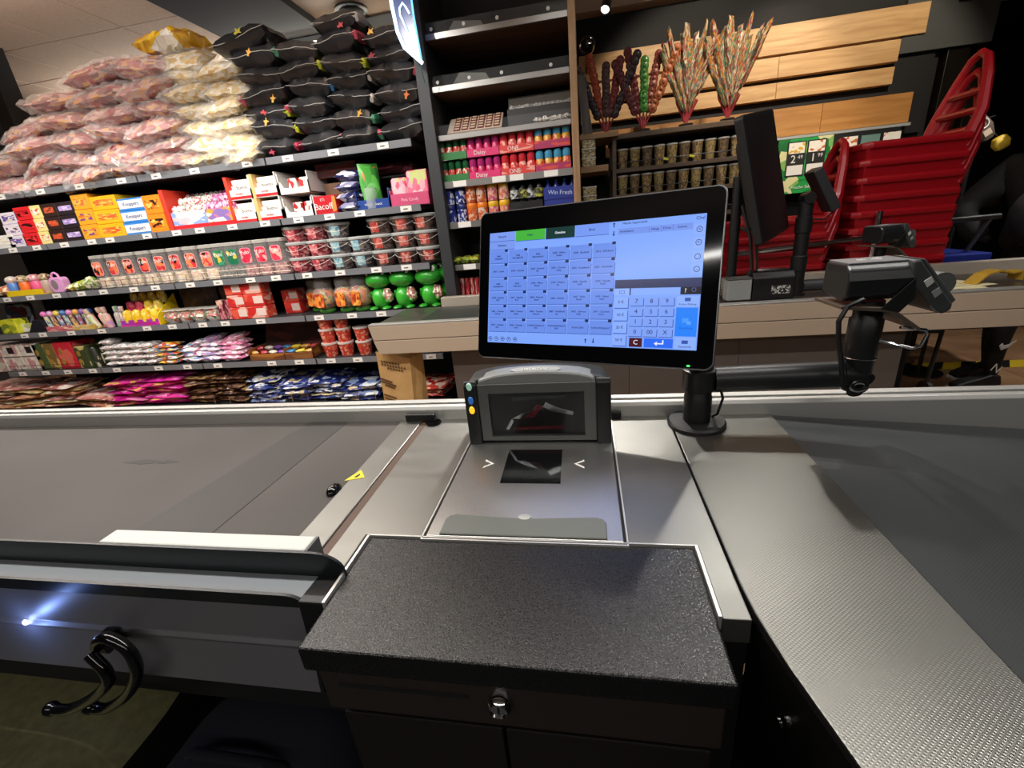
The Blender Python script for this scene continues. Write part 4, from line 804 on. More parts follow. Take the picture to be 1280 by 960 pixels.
B = [((0.14, 0.02, 0.93), 0.14), ((0.15, 0.02, 1.12), 0.13), ((0.13, 0.02, 1.36), 0.14), ((0.10, 0.02, 1.50), 0.06), ((0.07, 0.02, 1.58), 0.055),
     ((0.11, -0.08, 0.84), 0.095), ((0.015, -0.09, 0.46), 0.062), ((0.0, -0.09, 0.30), 0.06), ((0.02, -0.09, 0.10), 0.036), ((-0.01, -0.09, 0.05), 0.035), ((-0.12, -0.09, 0.035), 0.03),
     ((0.16, 0.11, 0.84), 0.095), ((0.14, 0.13, 0.46), 0.062), ((0.15, 0.13, 0.30), 0.06), ((0.17, 0.13, 0.10), 0.036), ((0.14, 0.13, 0.05), 0.035), ((0.03, 0.13, 0.035), 0.03),
     ((0.10, -0.18, 1.38), 0.06), ((-0.18, -0.24, 1.14), 0.045), ((-0.03, -0.20, 0.97), 0.032), ((0.02, -0.18, 0.95), 0.03),
     ((0.10, 0.22, 1.38), 0.06), ((-0.14, 0.28, 1.14), 0.045), ((-0.02, 0.22, 0.97), 0.032), ((0.03, 0.20, 0.95), 0.03)]
body = skinned('body', B, [(0, 1), (1, 2), (2, 3), (3, 4), (0, 5), (5, 6), (6, 7), (7, 8), (8, 9), (9, 10), (0, 11), (11, 12), (12, 13), (13, 14), (14, 15), (15, 16), (2, 17), (17, 18), (18, 19), (19, 20), (2, 21), (21, 22), (22, 23), (23, 24)], LEG, pe)
J = [((0.15, 0.02, 0.86), 0.19), ((0.15, 0.02, 1.0), 0.185), ((0.15, 0.02, 1.10), 0.17), ((0.15, 0.02, 1.22), 0.185), ((0.13, 0.02, 1.36), 0.17), ((0.11, 0.02, 1.46), 0.09),
     ((0.10, -0.20, 1.38), 0.10), ((-0.04, -0.24, 1.27), 0.095), ((-0.19, -0.255, 1.13), 0.095), ((-0.12, -0.23, 1.03), 0.08), ((-0.01, -0.20, 0.95), 0.07),
     ((0.10, 0.24, 1.38), 0.10), ((-0.14, 0.29, 1.14), 0.085), ((-0.01, 0.22, 0.95), 0.07)]
skinned('jacket', J, [(0, 1), (1, 2), (2, 3), (3, 4), (4, 5), (4, 6), (6, 7), (7, 8), (8, 9), (9, 10), (4, 11), (11, 12), (12, 13)], JK, pe)
obj('jacket_hood', MB().tube([(0.19 + 0.09 * math.cos(a), 0.02 + 0.12 * math.sin(a), 1.47 + 0.02 * math.cos(a)) for a in [2 * PI * k / 16 for k in range(16)]], 0.045, 10, True).mesh('h', True), JK, pe)
obj('jacket_badge', MB().box(-0.035, 0.035, -0.003, 0.003, -0.03, 0.03).mesh('b', bev=0.002), WHITE, pe, (0.02, -0.335, 1.30), (0, 0, -0.25))
hd = obj('head', MB().ball((0.05, 0.02, 1.70), 0.105, 0.082, 0.125, 20, 14).mesh('h', True), SKIN, pe)
obj('hair', MB().ball((0.075, 0.02, 1.73), 0.108, 0.092, 0.115, 18, 12).mesh('h', True), mat('hair_dark', '#1a1412', 0.6), pe)
obj('nose', MB().ball((-0.056, 0.02, 1.685), 0.02, 0.012, 0.02, 10, 6).mesh('n', True), SKIN, hd)
for s_ in (-1, 1):
    obj('eye', MB().ball((-0.036, 0.02 + s_ * 0.030, 1.712), 0.0095, n=10, m=6).mesh('e', True), mat('eye_white', '#e9e6df', 0.3), hd)
    obj('pupil', MB().ball((-0.0435, 0.02 + s_ * 0.030, 1.712), 0.004, n=8, m=5).mesh('p', True), INK, hd)
    obj('ear', MB().ball((0.06, 0.02 + s_ * 0.083, 1.70), 0.018, 0.01, 0.03, 10, 6).mesh('e', True), SKIN, hd)
obj('mouth', MB().ball((-0.046, 0.02, 1.642), 0.008, 0.022, 0.005, 10, 6).mesh('m', True), mat('lips', '#8d4f48', 0.5), hd)
for sy_, hx, hy in ((-1, 0.25, -0.06), (1, 0.25, 0.10)):
    J2 = [((hx, hy, 0.955), (0.022, 0.038)), ((hx - 0.045, hy, 0.958), (0.018, 0.04)), ((hx - 0.08, hy, 0.960), (0.014, 0.036))]
    E2 = [(0, 1), (1, 2)]
    for q in range(4):
        yy = hy - 0.03 + q * 0.02; ln = (0.9, 1.0, 0.95, 0.78)[q]; i0 = len(J2)
        J2 += [((hx - 0.088, yy, 0.963), 0.010), ((hx - 0.088 - 0.03 * ln, yy, 0.958), 0.009), ((hx - 0.088 - 0.042 * ln, yy, 0.935), 0.008), ((hx - 0.080 - 0.03 * ln, yy, 0.918), 0.007)]
        E2 += [(2, i0), (i0, i0 + 1), (i0 + 1, i0 + 2), (i0 + 2, i0 + 3)]
    i0 = len(J2); J2 += [((hx - 0.02, hy - sy_ * 0.045, 0.95), 0.011), ((hx - 0.055, hy - sy_ * 0.058, 0.935), 0.009), ((hx - 0.08, hy - sy_ * 0.055, 0.92), 0.008)]
    E2 += [(0, i0), (i0, i0 + 1), (i0 + 1, i0 + 2)]
    skinned('hand', J2, E2, SKIN, pe, 0, 1)
SHOE = mat('shoe_black', '#101012', 0.55)
for x, y in ((-0.03, -0.09), (0.12, 0.13)):
    sh = obj('shoe', MB().prism([(-0.155, 0.018), (-0.15, 0.05), (-0.10, 0.075), (-0.03, 0.095), (0.03, 0.12), (0.085, 0.115), (0.10, 0.06), (0.10, 0.018)], -0.042, 0.042, 'y').mesh('s', bev=0.014, seg=3), SHOE, pe, (x, y, 0))
    obj('sole', MB().prism([(-0.160, 0.0), (-0.158, 0.02), (0.102, 0.022), (0.104, 0.0)], -0.045, 0.045, 'y').mesh('s', bev=0.004), mat('sole_white', '#cfcdc8', 0.6), sh)
    obj('lace', MB().box(-0.09, -0.04, -0.02, 0.02, 0.082, 0.094).mesh('l', bev=0.002), mat('lace_grey', '#5c5c5e', 0.7), sh, None, (0, -0.3, 0))
obj('legging_print', MB().prism([(-0.035, 0.33), (-0.02, 0.30), (0.015, 0.315), (0.05, 0.36), (0.012, 0.335), (-0.012, 0.33), (-0.02, 0.345)], -0.159, -0.155).mesh('p'), WHITE, pe)
obj('legging_print', text('N', 0.075), WHITE, pe, (-0.005, -0.148, 0.17), (PI / 2, 0.5, 0))
# ================================================================== SWEETS SHELVING
ZS = [1.878, 1.505, 1.138, 0.833, 0.500, 0.143]         # shelf tops, highest first
SHW = ['top', 'second', 'third', 'fourth', 'fifth', 'bottom']
SHELFM = mat('shelf_dark_grey', '#2c2d2f', 0.5, 0.2)
TAGM = mat('price_tag_white', '#e9e6df', 0.5)
tag_me = MB().box(-0.038, 0.038, -0.003, 0, -0.017, 0.017).mesh('price_tag')
tagi_me = MB().box(-0.018, 0.012, -0.0036, -0.003, -0.006, 0.002).mesh('price_print')
bays = [(-5.06, -4.06, 'leftmost'), (-4.055, -3.06, 'second from left'), (-3.055, -2.05, 'third from left'), (-2.045, -1.03, 'right hand')]
rnd = random.Random(3)
for x0, x1, nm in bays:
    t = thing('shelving_unit', f'dark metal sweets shelving bay with six shelves, {nm} bay', 'shelving unit', ((x0 + x1) / 2, YS, 0), group='sweets shelving bays')
    hw = (x1 - x0) / 2
    obj('back_panel', MB().box(-hw, hw, 0.48, 0.51, 0.0, 2.30).mesh('b'), mat('shelf_back_black', '#161617', 0.7), t)
    obj('base_plinth', MB().box(-hw, hw, 0.02, 0.48, 0.0, 0.10).mesh('b'), BLACKM, t)
    for k, z in enumerate(ZS):
        s_ = obj('shelf', MB().box(-hw + 0.003, hw - 0.003, 0.006, 0.478, z - 0.03, z - 0.001).mesh('s', bev=0.002, seg=1), SHELFM, t)
        obj('price_strip', MB().box(-hw + 0.004, hw - 0.004, -0.001, 0.006, z - 0.040, z + 0.002).mesh('s'), STRIP, s_)
        n = 4 if k else 3
        for i in range(n):
            if rnd.random() < 0.1 and k != 0: continue
            x = -hw + (i + 0.5) * 2 * hw / n + rnd.uniform(-0.05, 0.05)
            obj('price_tag', tag_me, TAGM, s_, (x, -0.001, z - 0.019)); obj('price_print', tagi_me, mat('tag_ink', '#6c6a66', 0.6), s_, (x, -0.001, z - 0.019))
# wire fences that hold the goods back
def fence(x0, x1, z, h, label):
    t = thing('wire_fence', label, 'wire divider', ((x0 + x1) / 2, YS + 0.012, z)); hw = (x1 - x0) / 2
    for q in (0.4, 1.0): obj('long_wire', MB().tube([(-hw, 0, h * q), (hw, 0, h * q)], 0.002, 5).mesh('w'), CHROME, t)
    n = max(2, int((x1 - x0) / 0.14))
    me = cached(('fw', h), lambda: MB().tube([(0, 0, 0), (0, 0, h)], 0.002, 5).mesh('w'))
    for k in range(n + 1): obj('cross_wire', me, CHROME, t, (-hw + 2 * hw * k / n, 0, 0))
fence(sx(115, 1.17), sx(365, 1.17), ZS[2], 0.06, 'thin chrome wire fence before the tall clear jars')
fence(sx(10, 0.53), sx(105, 0.53), ZS[4], 0.05, 'thin chrome wire fence before the cartons at left')
fence(sx(270, 0.17), sx(470, 0.17), ZS[5], 0.07, 'thin chrome wire fence before the blue bags')

# ---- crinkled bags -------------------------------------------------
def bag_mesh(w_, d, h, seed, cr=0.012, nx=16, ny=12, smooth=False, freq=14.0, flat=2.2):
    """pillow bag lying flat: x width, y depth, origin at the middle of its underside"""
    b = MB(); vs = []; fs = []
    for side in (1, -1):
        o = len(vs)
        for i in range(nx + 1):
            for j in range(ny + 1):
                u = -1 + 2 * i / nx; v = -1 + 2 * j / ny
                e = max(0.0, (1 - abs(u) ** 3.2)) ** 0.55 * max(0.0, (1 - abs(v) ** flat)) ** 0.5
                p = Vector((u * w_ / 2, v * d / 2, side * h / 2 * e))
                q = p * freq + Vector((seed * 7.3, seed * 3.1, 0))
                nz = noise.noise_vector(q) * cr + noise.noise_vector(q * 2.7) * cr * 0.55
                if max(abs(u), abs(v)) > 0.999: nz = noise.noise_vector(Vector((p.x, p.y, 0)) * freq + Vector((seed * 7.3, seed, 0))) * cr * 0.8
                p = p + nz; vs.append((p.x, p.y, p.z + h / 2))
        for i in range(nx):
            for j in range(ny):
                q = (o + i * (ny + 1) + j, o + (i + 1) * (ny + 1) + j, o + (i + 1) * (ny + 1) + j + 1, o + i * (ny + 1) + j + 1)
                fs.append(q if side == 1 else q[::-1])
    return b.add(vs, fs).mesh('bag', smooth)
CRISP_R = printm('crisps_red', ['#8a1a1e', '#a8322c', '#c98a34', '#701c1e', '#b88a84', '#952824', '#c9a08c'], 9, 0.5, 0.1)
CRISP_C = printm('crisps_cream', ['#d9c48c', '#e7dcc0', '#c9a048', '#efe8da', '#d8b96a', '#e0d2b0'], 9, 0.5, 0.1)
FILM = film('clear_film', '#f6f3f1', 0.22, 0.09)
contents = [bag_mesh(0.40, 0.34, 0.125, s, 0.018, 14, 10) for s in range(4)]
films = [bag_mesh(0.45, 0.40, 0.140, s + 10, 0.024, 20, 14, freq=19) for s in range(4)]
cont_s = [bag_mesh(0.30, 0.32, 0.105, s + 30, 0.018, 12, 10) for s in range(3)]
film_s = [bag_mesh(0.35, 0.38, 0.120, s + 40, 0.022, 18, 14, freq=19) for s in range(3)]
rnd = random.Random(11)
xa, xb = sx(-25, 1.95), sx(236, 1.95)
ncol = 5; heights = [2, 4, 5, 6, 6]
for i in range(ncol):
    for k in range(heights[i]):
        x = xa + (xb - xa) * (i + 0.5) / ncol + rnd.uniform(-0.04, 0.04) + (0.04 if k > 3 else 0); s = rnd.randrange(4)
        rot = (rnd.uniform(-0.15, 0.20) + 0.34, rnd.uniform(-0.28, 0.22), rnd.uniform(-0.35, 0.35))
        lay = 'bottom' if k == 0 else 'top' if k == heights[i] - 1 else ORD[k] + ' layer'
        red = not (i == 4 and k == 5)
        put('snack_bag', f'clear bag of red crisps, {lay} of the {nth(i, ncol)} pile', 'snack bag', (x, YS + 0.19 + rnd.uniform(-0.03, 0.03), ZS[0] + 0.012 + k * 0.112), [('contents', contents[s], CRISP_R, (0, 0, 0.006)), ('film', films[(s + k) % 4], FILM)], rot=rot, group='clear bags of red crisps')
xa, xb = sx(240, 1.95), sx(320, 1.95)
for i in range(2):
    for k in range(7 - i):
        x = xa + (xb - xa) * (i + 0.5) / 2 + rnd.uniform(-0.03, 0.03) - k * 0.012; s = rnd.randrange(3)
        lay = 'bottom' if k == 0 else 'top' if k == 6 - i else ORD[k] + ' layer'
        put('snack_bag', f'clear bag of pale corn snacks, {lay} of the {"left" if i == 0 else "right"} pile', 'snack bag', (x, YS + 0.19 + rnd.uniform(-0.03, 0.03), ZS[0] + 0.012 + k * 0.098), [('contents', cont_s[s], CRISP_C, (0, 0, 0.006)), ('film', film_s[(s + k) % 3], FILM)], rot=(0.34 + rnd.uniform(-0.15, 0.2), rnd.uniform(-0.25, 0.25), rnd.uniform(-0.35, 0.35)), group='clear bags of corn snacks')
put('snack_bag', 'yellow and white printed bag on top of the corn snacks', 'snack bag', (-2.62, YS + 0.22, ZS[0] + 0.70), [('film', film_s[0], printm('yellow_white_bag', ['#e5b21c', '#e8e2d6', '#f0c22e', '#c98a3a'], 3, 0.3))], rot=(0.1, -0.15, 0.2))
KBAG = mat('bag_black_foil', '#202022', 0.30, col2='#2e2e31', scale=9, coat=0.25, bump=0.6, bscale=26)
kb_m = [bag_mesh(0.30, 0.34, 0.13, s + 60, 0.013, 16, 12, True, 13, 4.0) for s in range(4)]
def seam_mesh(s):
    pts = [(-0.15 + 0.30 * q / 14, -0.172 - 0.006 * math.sin(q * 0.7 + s), 0.070 + 0.005 * math.sin(q * 0.45 + s * 2) + 0.0015 * math.sin(q * 1.9)) for q in range(15)]
    return MB().tube(pts, 0.0016, 5).mesh('seam')
seams = [seam_mesh(s) for s in range(4)]
logo_m = MB().prism([(-0.022, -0.004), (-0.008, 0.002), (-0.004, 0.016), (0.006, 0.006), (0.024, 0.010), (0.012, -0.002), (0.016, -0.016), (0.0, -0.008), (-0.016, -0.014)], -0.004, 0.0).mesh('logo')
end_m = bag_mesh(0.05, 0.16, 0.06, 80, 0.010, 6, 6)
LOGO = ['#d8702a', '#b8353a', '#d8a032', '#b03048']; ENDS = ['#c9d23a', '#a8384c', '#3a70a0', '#c8c0b8', '#4a8a6a', '#b84a5a']
edges = [(318, 371), (371, 421), (421, 472), (474, 531)]
for i, (p0, p1) in enumerate(edges):
    x0, x1 = sx(p0, 1.93), sx(p1, 1.93); n = (6, 6, 7, 6)[i]
    for k in range(n):
        lay = 'bottom' if k == 0 else 'top' if k == n - 1 else ORD[k] + ' layer'
        x = (x0 + x1) / 2 + rnd.uniform(-0.02, 0.02) - k * 0.004; s = rnd.randrange(4)
        t = put('snack_bag', f'black foil snack bag with pale seam, {lay} of the {nth(i, 4)} black pile', 'snack bag', (x, YS + 0.19 + rnd.uniform(-0.02, 0.02), ZS[0] + 0.008 + k * 0.098), [('bag', kb_m[s], KBAG), ('seam', seams[s], mat('seam_white', '#b9b7b2', 0.5))] + ([('logo', logo_m, mat('logo' + LOGO[s], LOGO[s], 0.5), (rnd.uniform(-0.10, 0.10), -0.174, 0.03 + rnd.uniform(-0.008, 0.07)), (0, rnd.uniform(-1, 1), 0))] if rnd.random() < 0.5 else []), rot=(0.06 + rnd.uniform(-0.07, 0.07), rnd.uniform(-0.12, 0.10), rnd.uniform(-0.12, 0.12)), group='black foil snack bags')
        e = ENDS[rnd.randrange(6)]
        obj('bag_end', end_m, mat('end' + e, e, 0.4), t, (0.145 * (1 if rnd.random() < .6 else -1), -0.09, 0.035)); t.scale = ((x1 - x0) / 0.30,) + (1.0, 1.0)
put('snack_bag', 'black foil snack bag lying over the pale corn snacks', 'snack bag', (sx(300, 2.5), YS + 0.17, ZS[0] + 0.60), [('bag', kb_m[1], KBAG), ('seam', seams[1], mat('seam_white', '#d6d4cf')), ('logo', logo_m, mat('logo_yellow', '#c9bf3a', 0.5), (0.02, -0.176, 0.09))], rot=(0.1, -0.22, 0.1), scale=(1.25, 1, 1))

# ---- printed boxes -------------------------------------------------
def cells(k, p0, p1, n):
    z = ZS[k]; x0, x1 = sx(p0, z + 0.02), sx(p1, z + 0.02); w_ = (x1 - x0) / n
    return [(x0 + (i + 0.5) * w_, w_) for i in range(n)]
def box_stack(k, p0, p1, h, n, m, lm, name, desc, cat, word=None, wcol=INK, d=0.22, dy=0.02, logo=None, gap=0.004, patch=(0.72, 0.45)):
    """n printed cartons stacked in one column"""
    (x, w_), = cells(k, p0, p1, 1)
    for q in range(n):
        lab = desc if n == 1 else f'{desc}, {lvl(q, n)} of its stack'
        parts = [('carton', bbox(w_ - gap, d, h - 0.003, 0.002), m)]
        if lm: parts.append(('front_print', cached(('fp', w_, h, patch), lambda: MB().box(-w_ * patch[0] / 2, w_ * patch[0] / 2, -0.0015, 0, h * (0.5 - patch[1] / 2), h * (0.5 + patch[1] / 2)).mesh('p')), lm))
        if word: parts.append(('lettering', text(word, min(h * 0.42, w_ * 1.5 / len(word))), wcol, (0, -0.0028, h * 0.5), (PI / 2, 0, 0)))
        put(name, lab, cat, (x, YS + dy + q * 0.006, ZS[k] + q * h), parts, group=desc if n > 1 else None)
P_ = lambda n, cols, sc=4: printm(n, cols, sc, 0.4, 0.2)
box_stack(1, -18, 20, 0.10, 1, WHITE, P_('carton_white_pr', ['#efe9dc', '#e3d9c8', '#f4f0e8'], 3), 'chocolate_box', 'cream white chocolate box at the far left end', 'box')
box_stack(1, 13, 34, 0.085, 3, mat('carton_lilac_white', '#ded6e0', 0.4), P_('carton_lilac_pr', ['#4a3a86', '#e9e4ea', '#7d6ab0', '#e8d8c0']), 'chocolate_box', 'white and purple chocolate bar carton', 'box')
box_stack(1, 32, 52, 0.093, 3, mat('carton_red', '#d8262c', 0.4), P_('carton_red_pr', ['#b01820', '#e8383a', '#d8262c', '#3a1010'], 3), 'chocolate_box', 'bright red chocolate bar carton', 'box')
box_stack(1, 52, 65, 0.093, 3, mat('carton_pale_yellow', '#ecd98c', 0.4), P_('carton_py_pr', ['#f2ead0', '#d8504a', '#f4efe2', '#e9d8a0'], 4), 'chocolate_box', 'pale yellow chocolate bar carton', 'box')
box_stack(1, 65, 84, 0.093, 3, mat('carton_choc', '#33221e', 0.4), P_('carton_choc_pr', ['#d8643c', '#c9502e', '#8a3a2a'], 3), 'chocolate_box', 'dark brown carton with an orange emblem', 'box', patch=(0.6, 0.4))
box_stack(1, 84, 105, 0.093, 3, mat('carton_choc2', '#2a1f22', 0.4), P_('carton_lilac2_pr', ['#b9a0d8', '#d8c8e8', '#9a80c0'], 5), 'chocolate_box', 'dark carton with a lilac name field', 'box', patch=(0.75, 0.36))
box_stack(1, 105, 126, 0.105, 3, mat('carton_amber', '#eda32a', 0.4), P_('carton_amber_pr', ['#f0b040', '#e88a2a', '#7a4a8a', '#f2b848', '#e8702a'], 4), 'chocolate_box', 'amber carton with a small purple figure', 'box')
box_stack(1, 126, 158, 0.095, 3, mat('carton_yellow', '#f0b51e', 0.4), P_('carton_yellow_pr', ['#e89a3a', '#d8642e', '#f0c050', '#e8843a'], 4), 'chocolate_box', 'golden yellow carton with an orange emblem', 'box')
box_stack(1, 158, 190, 0.083, 3, mat('carton_blue', '#3a8ad8', 0.4), mat('carton_white_band', '#f0efec', 0.4), 'chocolate_box', 'blue and white wafer carton', 'box', 'Knoppers', mat('ink_blue', '#1c3f8c', 0.5), patch=(0.94, 0.66))
box_stack(1, 189, 211, 0.125, 2, mat('carton_orange', '#f08a1e', 0.4), P_('carton_orange_pr', ['#f0a030', '#e8701c', '#f4c060', '#3a1a10'], 4), 'chocolate_box', 'bright orange chocolate bar carton', 'box')
put('display_divider', 'tall red cardboard divider left of the surprise eggs', 'cardboard divider', (sx(213, 1.55), YS + 0.02, ZS[1]), [('panel', bbox(0.03, 0.24, 0.27, 0.002), mat('carton_vermillion', '#e2402c', 0.4))])
# surprise egg trays
egg_me = MB().lathe([(0, 0), (0.011, 0.001), (0.0175, 0.010), (0.019, 0.020), (0.0165, 0.033), (0.010, 0.043), (0.004, 0.046), (0, 0.0465)], 12).mesh('egg', True)
EGG_T = mat('egg_white_top', '#e6e4df', 0.35); EGGC = [P_('egg_pr0', ['#e8e4de', '#c8505a', '#e9e6e0', '#a8b89a', '#f0eee9'], 5), P_('egg_pr1', ['#c05a98', '#d890b8', '#e8d0e0', '#9a3a70', '#e4a8c4'], 5)]
for side, (p0, p1, colm, nm) in enumerate(((214, 256, EGGC[0], 'white and red'), (257, 292, EGGC[1], 'pink and violet'))):
    z = ZS[1]; x0, x1 = sx(p0, z + .1), sx(p1, z + .1); w_ = x1 - x0
    t = thing('egg_tray', f'cardboard tray with printed front holding {nm} eggs', 'display tray', ((x0 + x1) / 2, YS + 0.02, z))
    obj('tray_front', MB().box(-w_ / 2, w_ / 2, 0, 0.004, 0.012, 0.115).mesh('f'), P_('egg_tray_pr%d' % side, ['#f0eeea', '#8aa8d8', '#e8e0dc', '#d8c0c8', '#f2f0ec'] if side == 0 else ['#e8a23a', '#8a70b0', '#f0eeea', '#d07aa0', '#f2efe9'], 4), t)
    obj('tray_lip', MB().box(-w_ / 2, w_ / 2, -0.003, 0.001, 0.0, 0.028).mesh('f'), mat('carton_red', '#d8262c'), t)
    obj('tray_box', MB().box(-w_ / 2, w_ / 2, 0.004, 0.23, 0.0, 0.10).mesh('f'), WHITE, t)
    obj('tray_step', MB().box(-w_ / 2, w_ / 2, 0.09, 0.23, 0.10, 0.155).mesh('f'), mat('tray_red_dark', '#8a2a3a', 0.5), t)
    n = 7
    for r in range(3):
        for i in range(n):
            put('surprise_egg', f'small {nm} foil egg, {nth(i, n)} in the {("front", "middle", "back")[r]} row', 'chocolate egg', (x0 + (i + 0.5) * w_ / n, YS + 0.05 + r * 0.075, z + (0.100, 0.155, 0.155)[r] + (0.0, 0.0, 0.03)[r] * (r == 2)), [('egg', egg_me, colm)], group=f'{nm} surprise eggs', scale=(1.25, 1.25, 1.3))
    obj('tray_step', MB().box(-w_ / 2, w_ / 2, 0.172, 0.23, 0.155, 0.185).mesh('f'), mat('tray_red_dark', '#8a2a3a'), t)
# white-and-red bar displays
for i, (p0, p1, sc_) in enumerate(((292, 323, '#e2402c'), (323, 355, '#e8b878'))):
    for q in range(2):
        (x, w_), = cells(1, p0, p1, 1); h = 0.15
        put('bar_display', f'white display carton of wafer bars, {"lower" if q == 0 else "upper"} one beside the {"vermilion" if i == 0 else "sand coloured"} flap', 'box', (x, YS + 0.02 + q * 0.01, ZS[1] + q * h),
            [('carton', MB().box(-w_ / 2 + .003, w_ / 2 - .003, 0.03, 0.24, 0, h * 0.62).box(-w_ / 2 + 0.003, w_ / 2 - .003, 0, 0.03, 0, h * 0.42).box(w_ / 2 - 0.012, w_ / 2 - .003, 0, 0.24, 0, h - 0.004).mesh('c'), WHITE),
             ('side_flap', MB().box(-w_ / 2 + .001, -w_ / 2 + 0.024, -0.002, 0.24, 0, h - 0.002).mesh('f'), mat('flap' + sc_, sc_, 0.45)),
             ('red_band', MB().box(-w_ / 2 + 0.024, w_ / 2 - 0.012, -0.0015, 0, 0.004, h * 0.14).mesh('b'), mat('carton_red', '#d8262c')),
             ('wafer_bars', MB().box(-w_ / 2 + 0.028, w_ / 2 - 0.014, 0.032, 0.22, h * 0.62, h * 0.86).mesh('b', bev=0.008), mat('wafer_wrap', '#e6e1da', 0.35)),
             ('lettering', text('bueno', 0.034), mat('ink_brown', '#3a241c', 0.5), (0.006, 0.029, h * 0.52), (PI / 2, 0, 0)),
             ('lettering', text('kinder', 0.022), mat('ink_red', '#c8202a', 0.5), (0.0, -0.002, h * 0.24), (PI / 2, 0, 0))])
for q in range(2):
    (x, w_), = cells(1, 356, 393, 1)
    t = put('bar_display', f'white wavy fronted carton with red bars, {"lower" if q == 0 else "upper"} one', 'box', (x, YS + 0.03, ZS[1] + q * 0.15),
        [('carton', MB().prism([(-w_ / 2, 0), (w_ / 2, 0), (w_ / 2, 0.075), (w_ / 2 - 0.02, 0.075), (w_ / 2 - 0.035, 0.04), (0, 0.03), (-w_ / 2 + 0.035, 0.04), (-w_ / 2 + 0.02, 0.075), (-w_ / 2, 0.075)], 0, 0.006).box(-w_ / 2, w_ / 2, 0.006, 0.24, 0, 0.006).box(-w_ / 2, -w_ / 2 + 0.006, 0, 0.24, 0, 0.13).box(w_ / 2 - 0.006, w_ / 2, 0, 0.24, 0, 0.13).mesh('c'), WHITE)] +
        [('bar_packs', MB().box(-0.07 + 0.085 * i, 0.0 + 0.085 * i, 0.04, 0.2, 0.006, 0.10).mesh('b', bev=0.01), P_('bars_red_white%d' % i, ['#c83232', '#e8e0d8', '#d86a3a' if i else '#b82a2a', '#efe8e0'], 3)) for i in range(2)])
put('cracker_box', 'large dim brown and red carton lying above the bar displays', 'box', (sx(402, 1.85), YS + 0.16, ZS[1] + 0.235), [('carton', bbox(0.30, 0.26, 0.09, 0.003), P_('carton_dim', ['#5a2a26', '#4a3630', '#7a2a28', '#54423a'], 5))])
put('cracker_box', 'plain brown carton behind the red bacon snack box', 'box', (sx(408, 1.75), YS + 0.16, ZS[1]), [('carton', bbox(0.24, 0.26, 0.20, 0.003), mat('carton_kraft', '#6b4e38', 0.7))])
(x, w_), = cells(1, 394, 421, 1)
put('snack_carton', 'red snack carton with white word and orange swoosh', 'box', (x, YS + 0.03, ZS[1]), [('carton', bbox(w_, 0.10, 0.115, 0.003), mat('carton_crimson', '#c01c2a', 0.35)), ('white_side', MB().box(-w_ / 2 - 0.022, -w_ / 2, 0.0, 0.10, 0, 0.12).mesh('s'), WHITE), ('orange_swoosh', MB().prism([(w_ / 2 - 0.03, 0.01), (w_ / 2 - 0.002, 0.02), (w_ / 2 - 0.002, 0.105), (w_ / 2 - 0.022, 0.11), (w_ / 2 - 0.034, 0.06)], -0.002, 0).mesh('s'), mat('swoosh_orange', '#e88a3a', 0.4)), ('lettering', text('Bacoff', 0.055), WHITE, (-0.015, -0.002, 0.048), (PI / 2, 0, 0)), ('lettering', text('ETi', 0.024), WHITE, (-0.015, -0.002, 0.09), (PI / 2, 0, 0))])
bl_m = [bag_mesh(0.17, 0.20, 0.075, s + 90, 0.008, 10, 8) for s in range(2)]
for q in range(4):
    put('biscuit_pack', f'navy and white biscuit pack, {lvl(q, 4)} of the small stack', 'biscuit pack', (sx(434, 1.6), YS + 0.13, ZS[1] + q * 0.062), [('wrapper', bl_m[q % 2], P_('navy_white', ['#23245a', '#d9d7dc', '#2c2c6e', '#8a88a8', '#1c1c48'], 4))], rot=(0.1, 0.04 * (q % 2), 0.1 * (q - 1.5)), group='navy biscuit packs')
(x, w_), = cells(1, 446, 487, 1)
t = thing('blue_tray', 'blue cardboard tray under the green snack bag', 'display tray', (x, YS + 0.03, ZS[1]))
obj('tray', MB().box(-w_ / 2, w_ / 2, 0, 0.005, 0, 0.06).box(-w_ / 2, w_ / 2, 0.005, 0.24, 0, 0.004).box(-w_ / 2, -w_ / 2 + 0.005, 0, 0.24, 0, 0.12).box(w_ / 2 - 0.005, w_ / 2, 0, 0.24, 0, 0.12).mesh('t'), mat('tray_blue_card', '#20438e', 0.4), t)
obj('lettering', text('Wasser Snack', 0.022), WHITE, t, (0, -0.001, 0.03), (PI / 2, 0, 0))
put('green_snack_bag', 'bright green upright snack bag in the blue tray', 'snack bag', (sx(455, 1.65), YS + 0.11, ZS[1] + 0.005), [('bag', bag_mesh(0.13, 0.27, 0.06, 71, 0.006, 10, 10, True), P_('green_bag', ['#4aa838', '#3c8f2e', '#5ab848', '#2f7a2a', '#c8702e'], 3), (0, 0, 0.14), (PI / 2 - 0.1, 0, 0.6))])
put('clear_cup', 'empty clear cup leaning on the green snack bag', 'cup', (sx(461, 1.6), YS + 0.05, ZS[1] + 0.005), [('cup', MB().lathe([(0.0, 0), (0.035, 0), (0.045, 0.10), (0.04, 0.125), (0, 0.135)], 14).mesh('c', True), film('clear_plastic', '#dfe6e2', 0.35, 0.1))])
for q in range(2):
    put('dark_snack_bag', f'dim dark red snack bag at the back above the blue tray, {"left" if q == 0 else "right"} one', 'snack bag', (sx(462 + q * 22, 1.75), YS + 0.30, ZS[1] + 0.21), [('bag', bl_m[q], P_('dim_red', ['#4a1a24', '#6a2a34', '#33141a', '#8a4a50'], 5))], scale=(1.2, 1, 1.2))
t = thing('shelf_riser', 'black wire riser holding dark bags at the shelf back', 'riser', (sx(473, 1.7), YS + 0.30, ZS[1]))
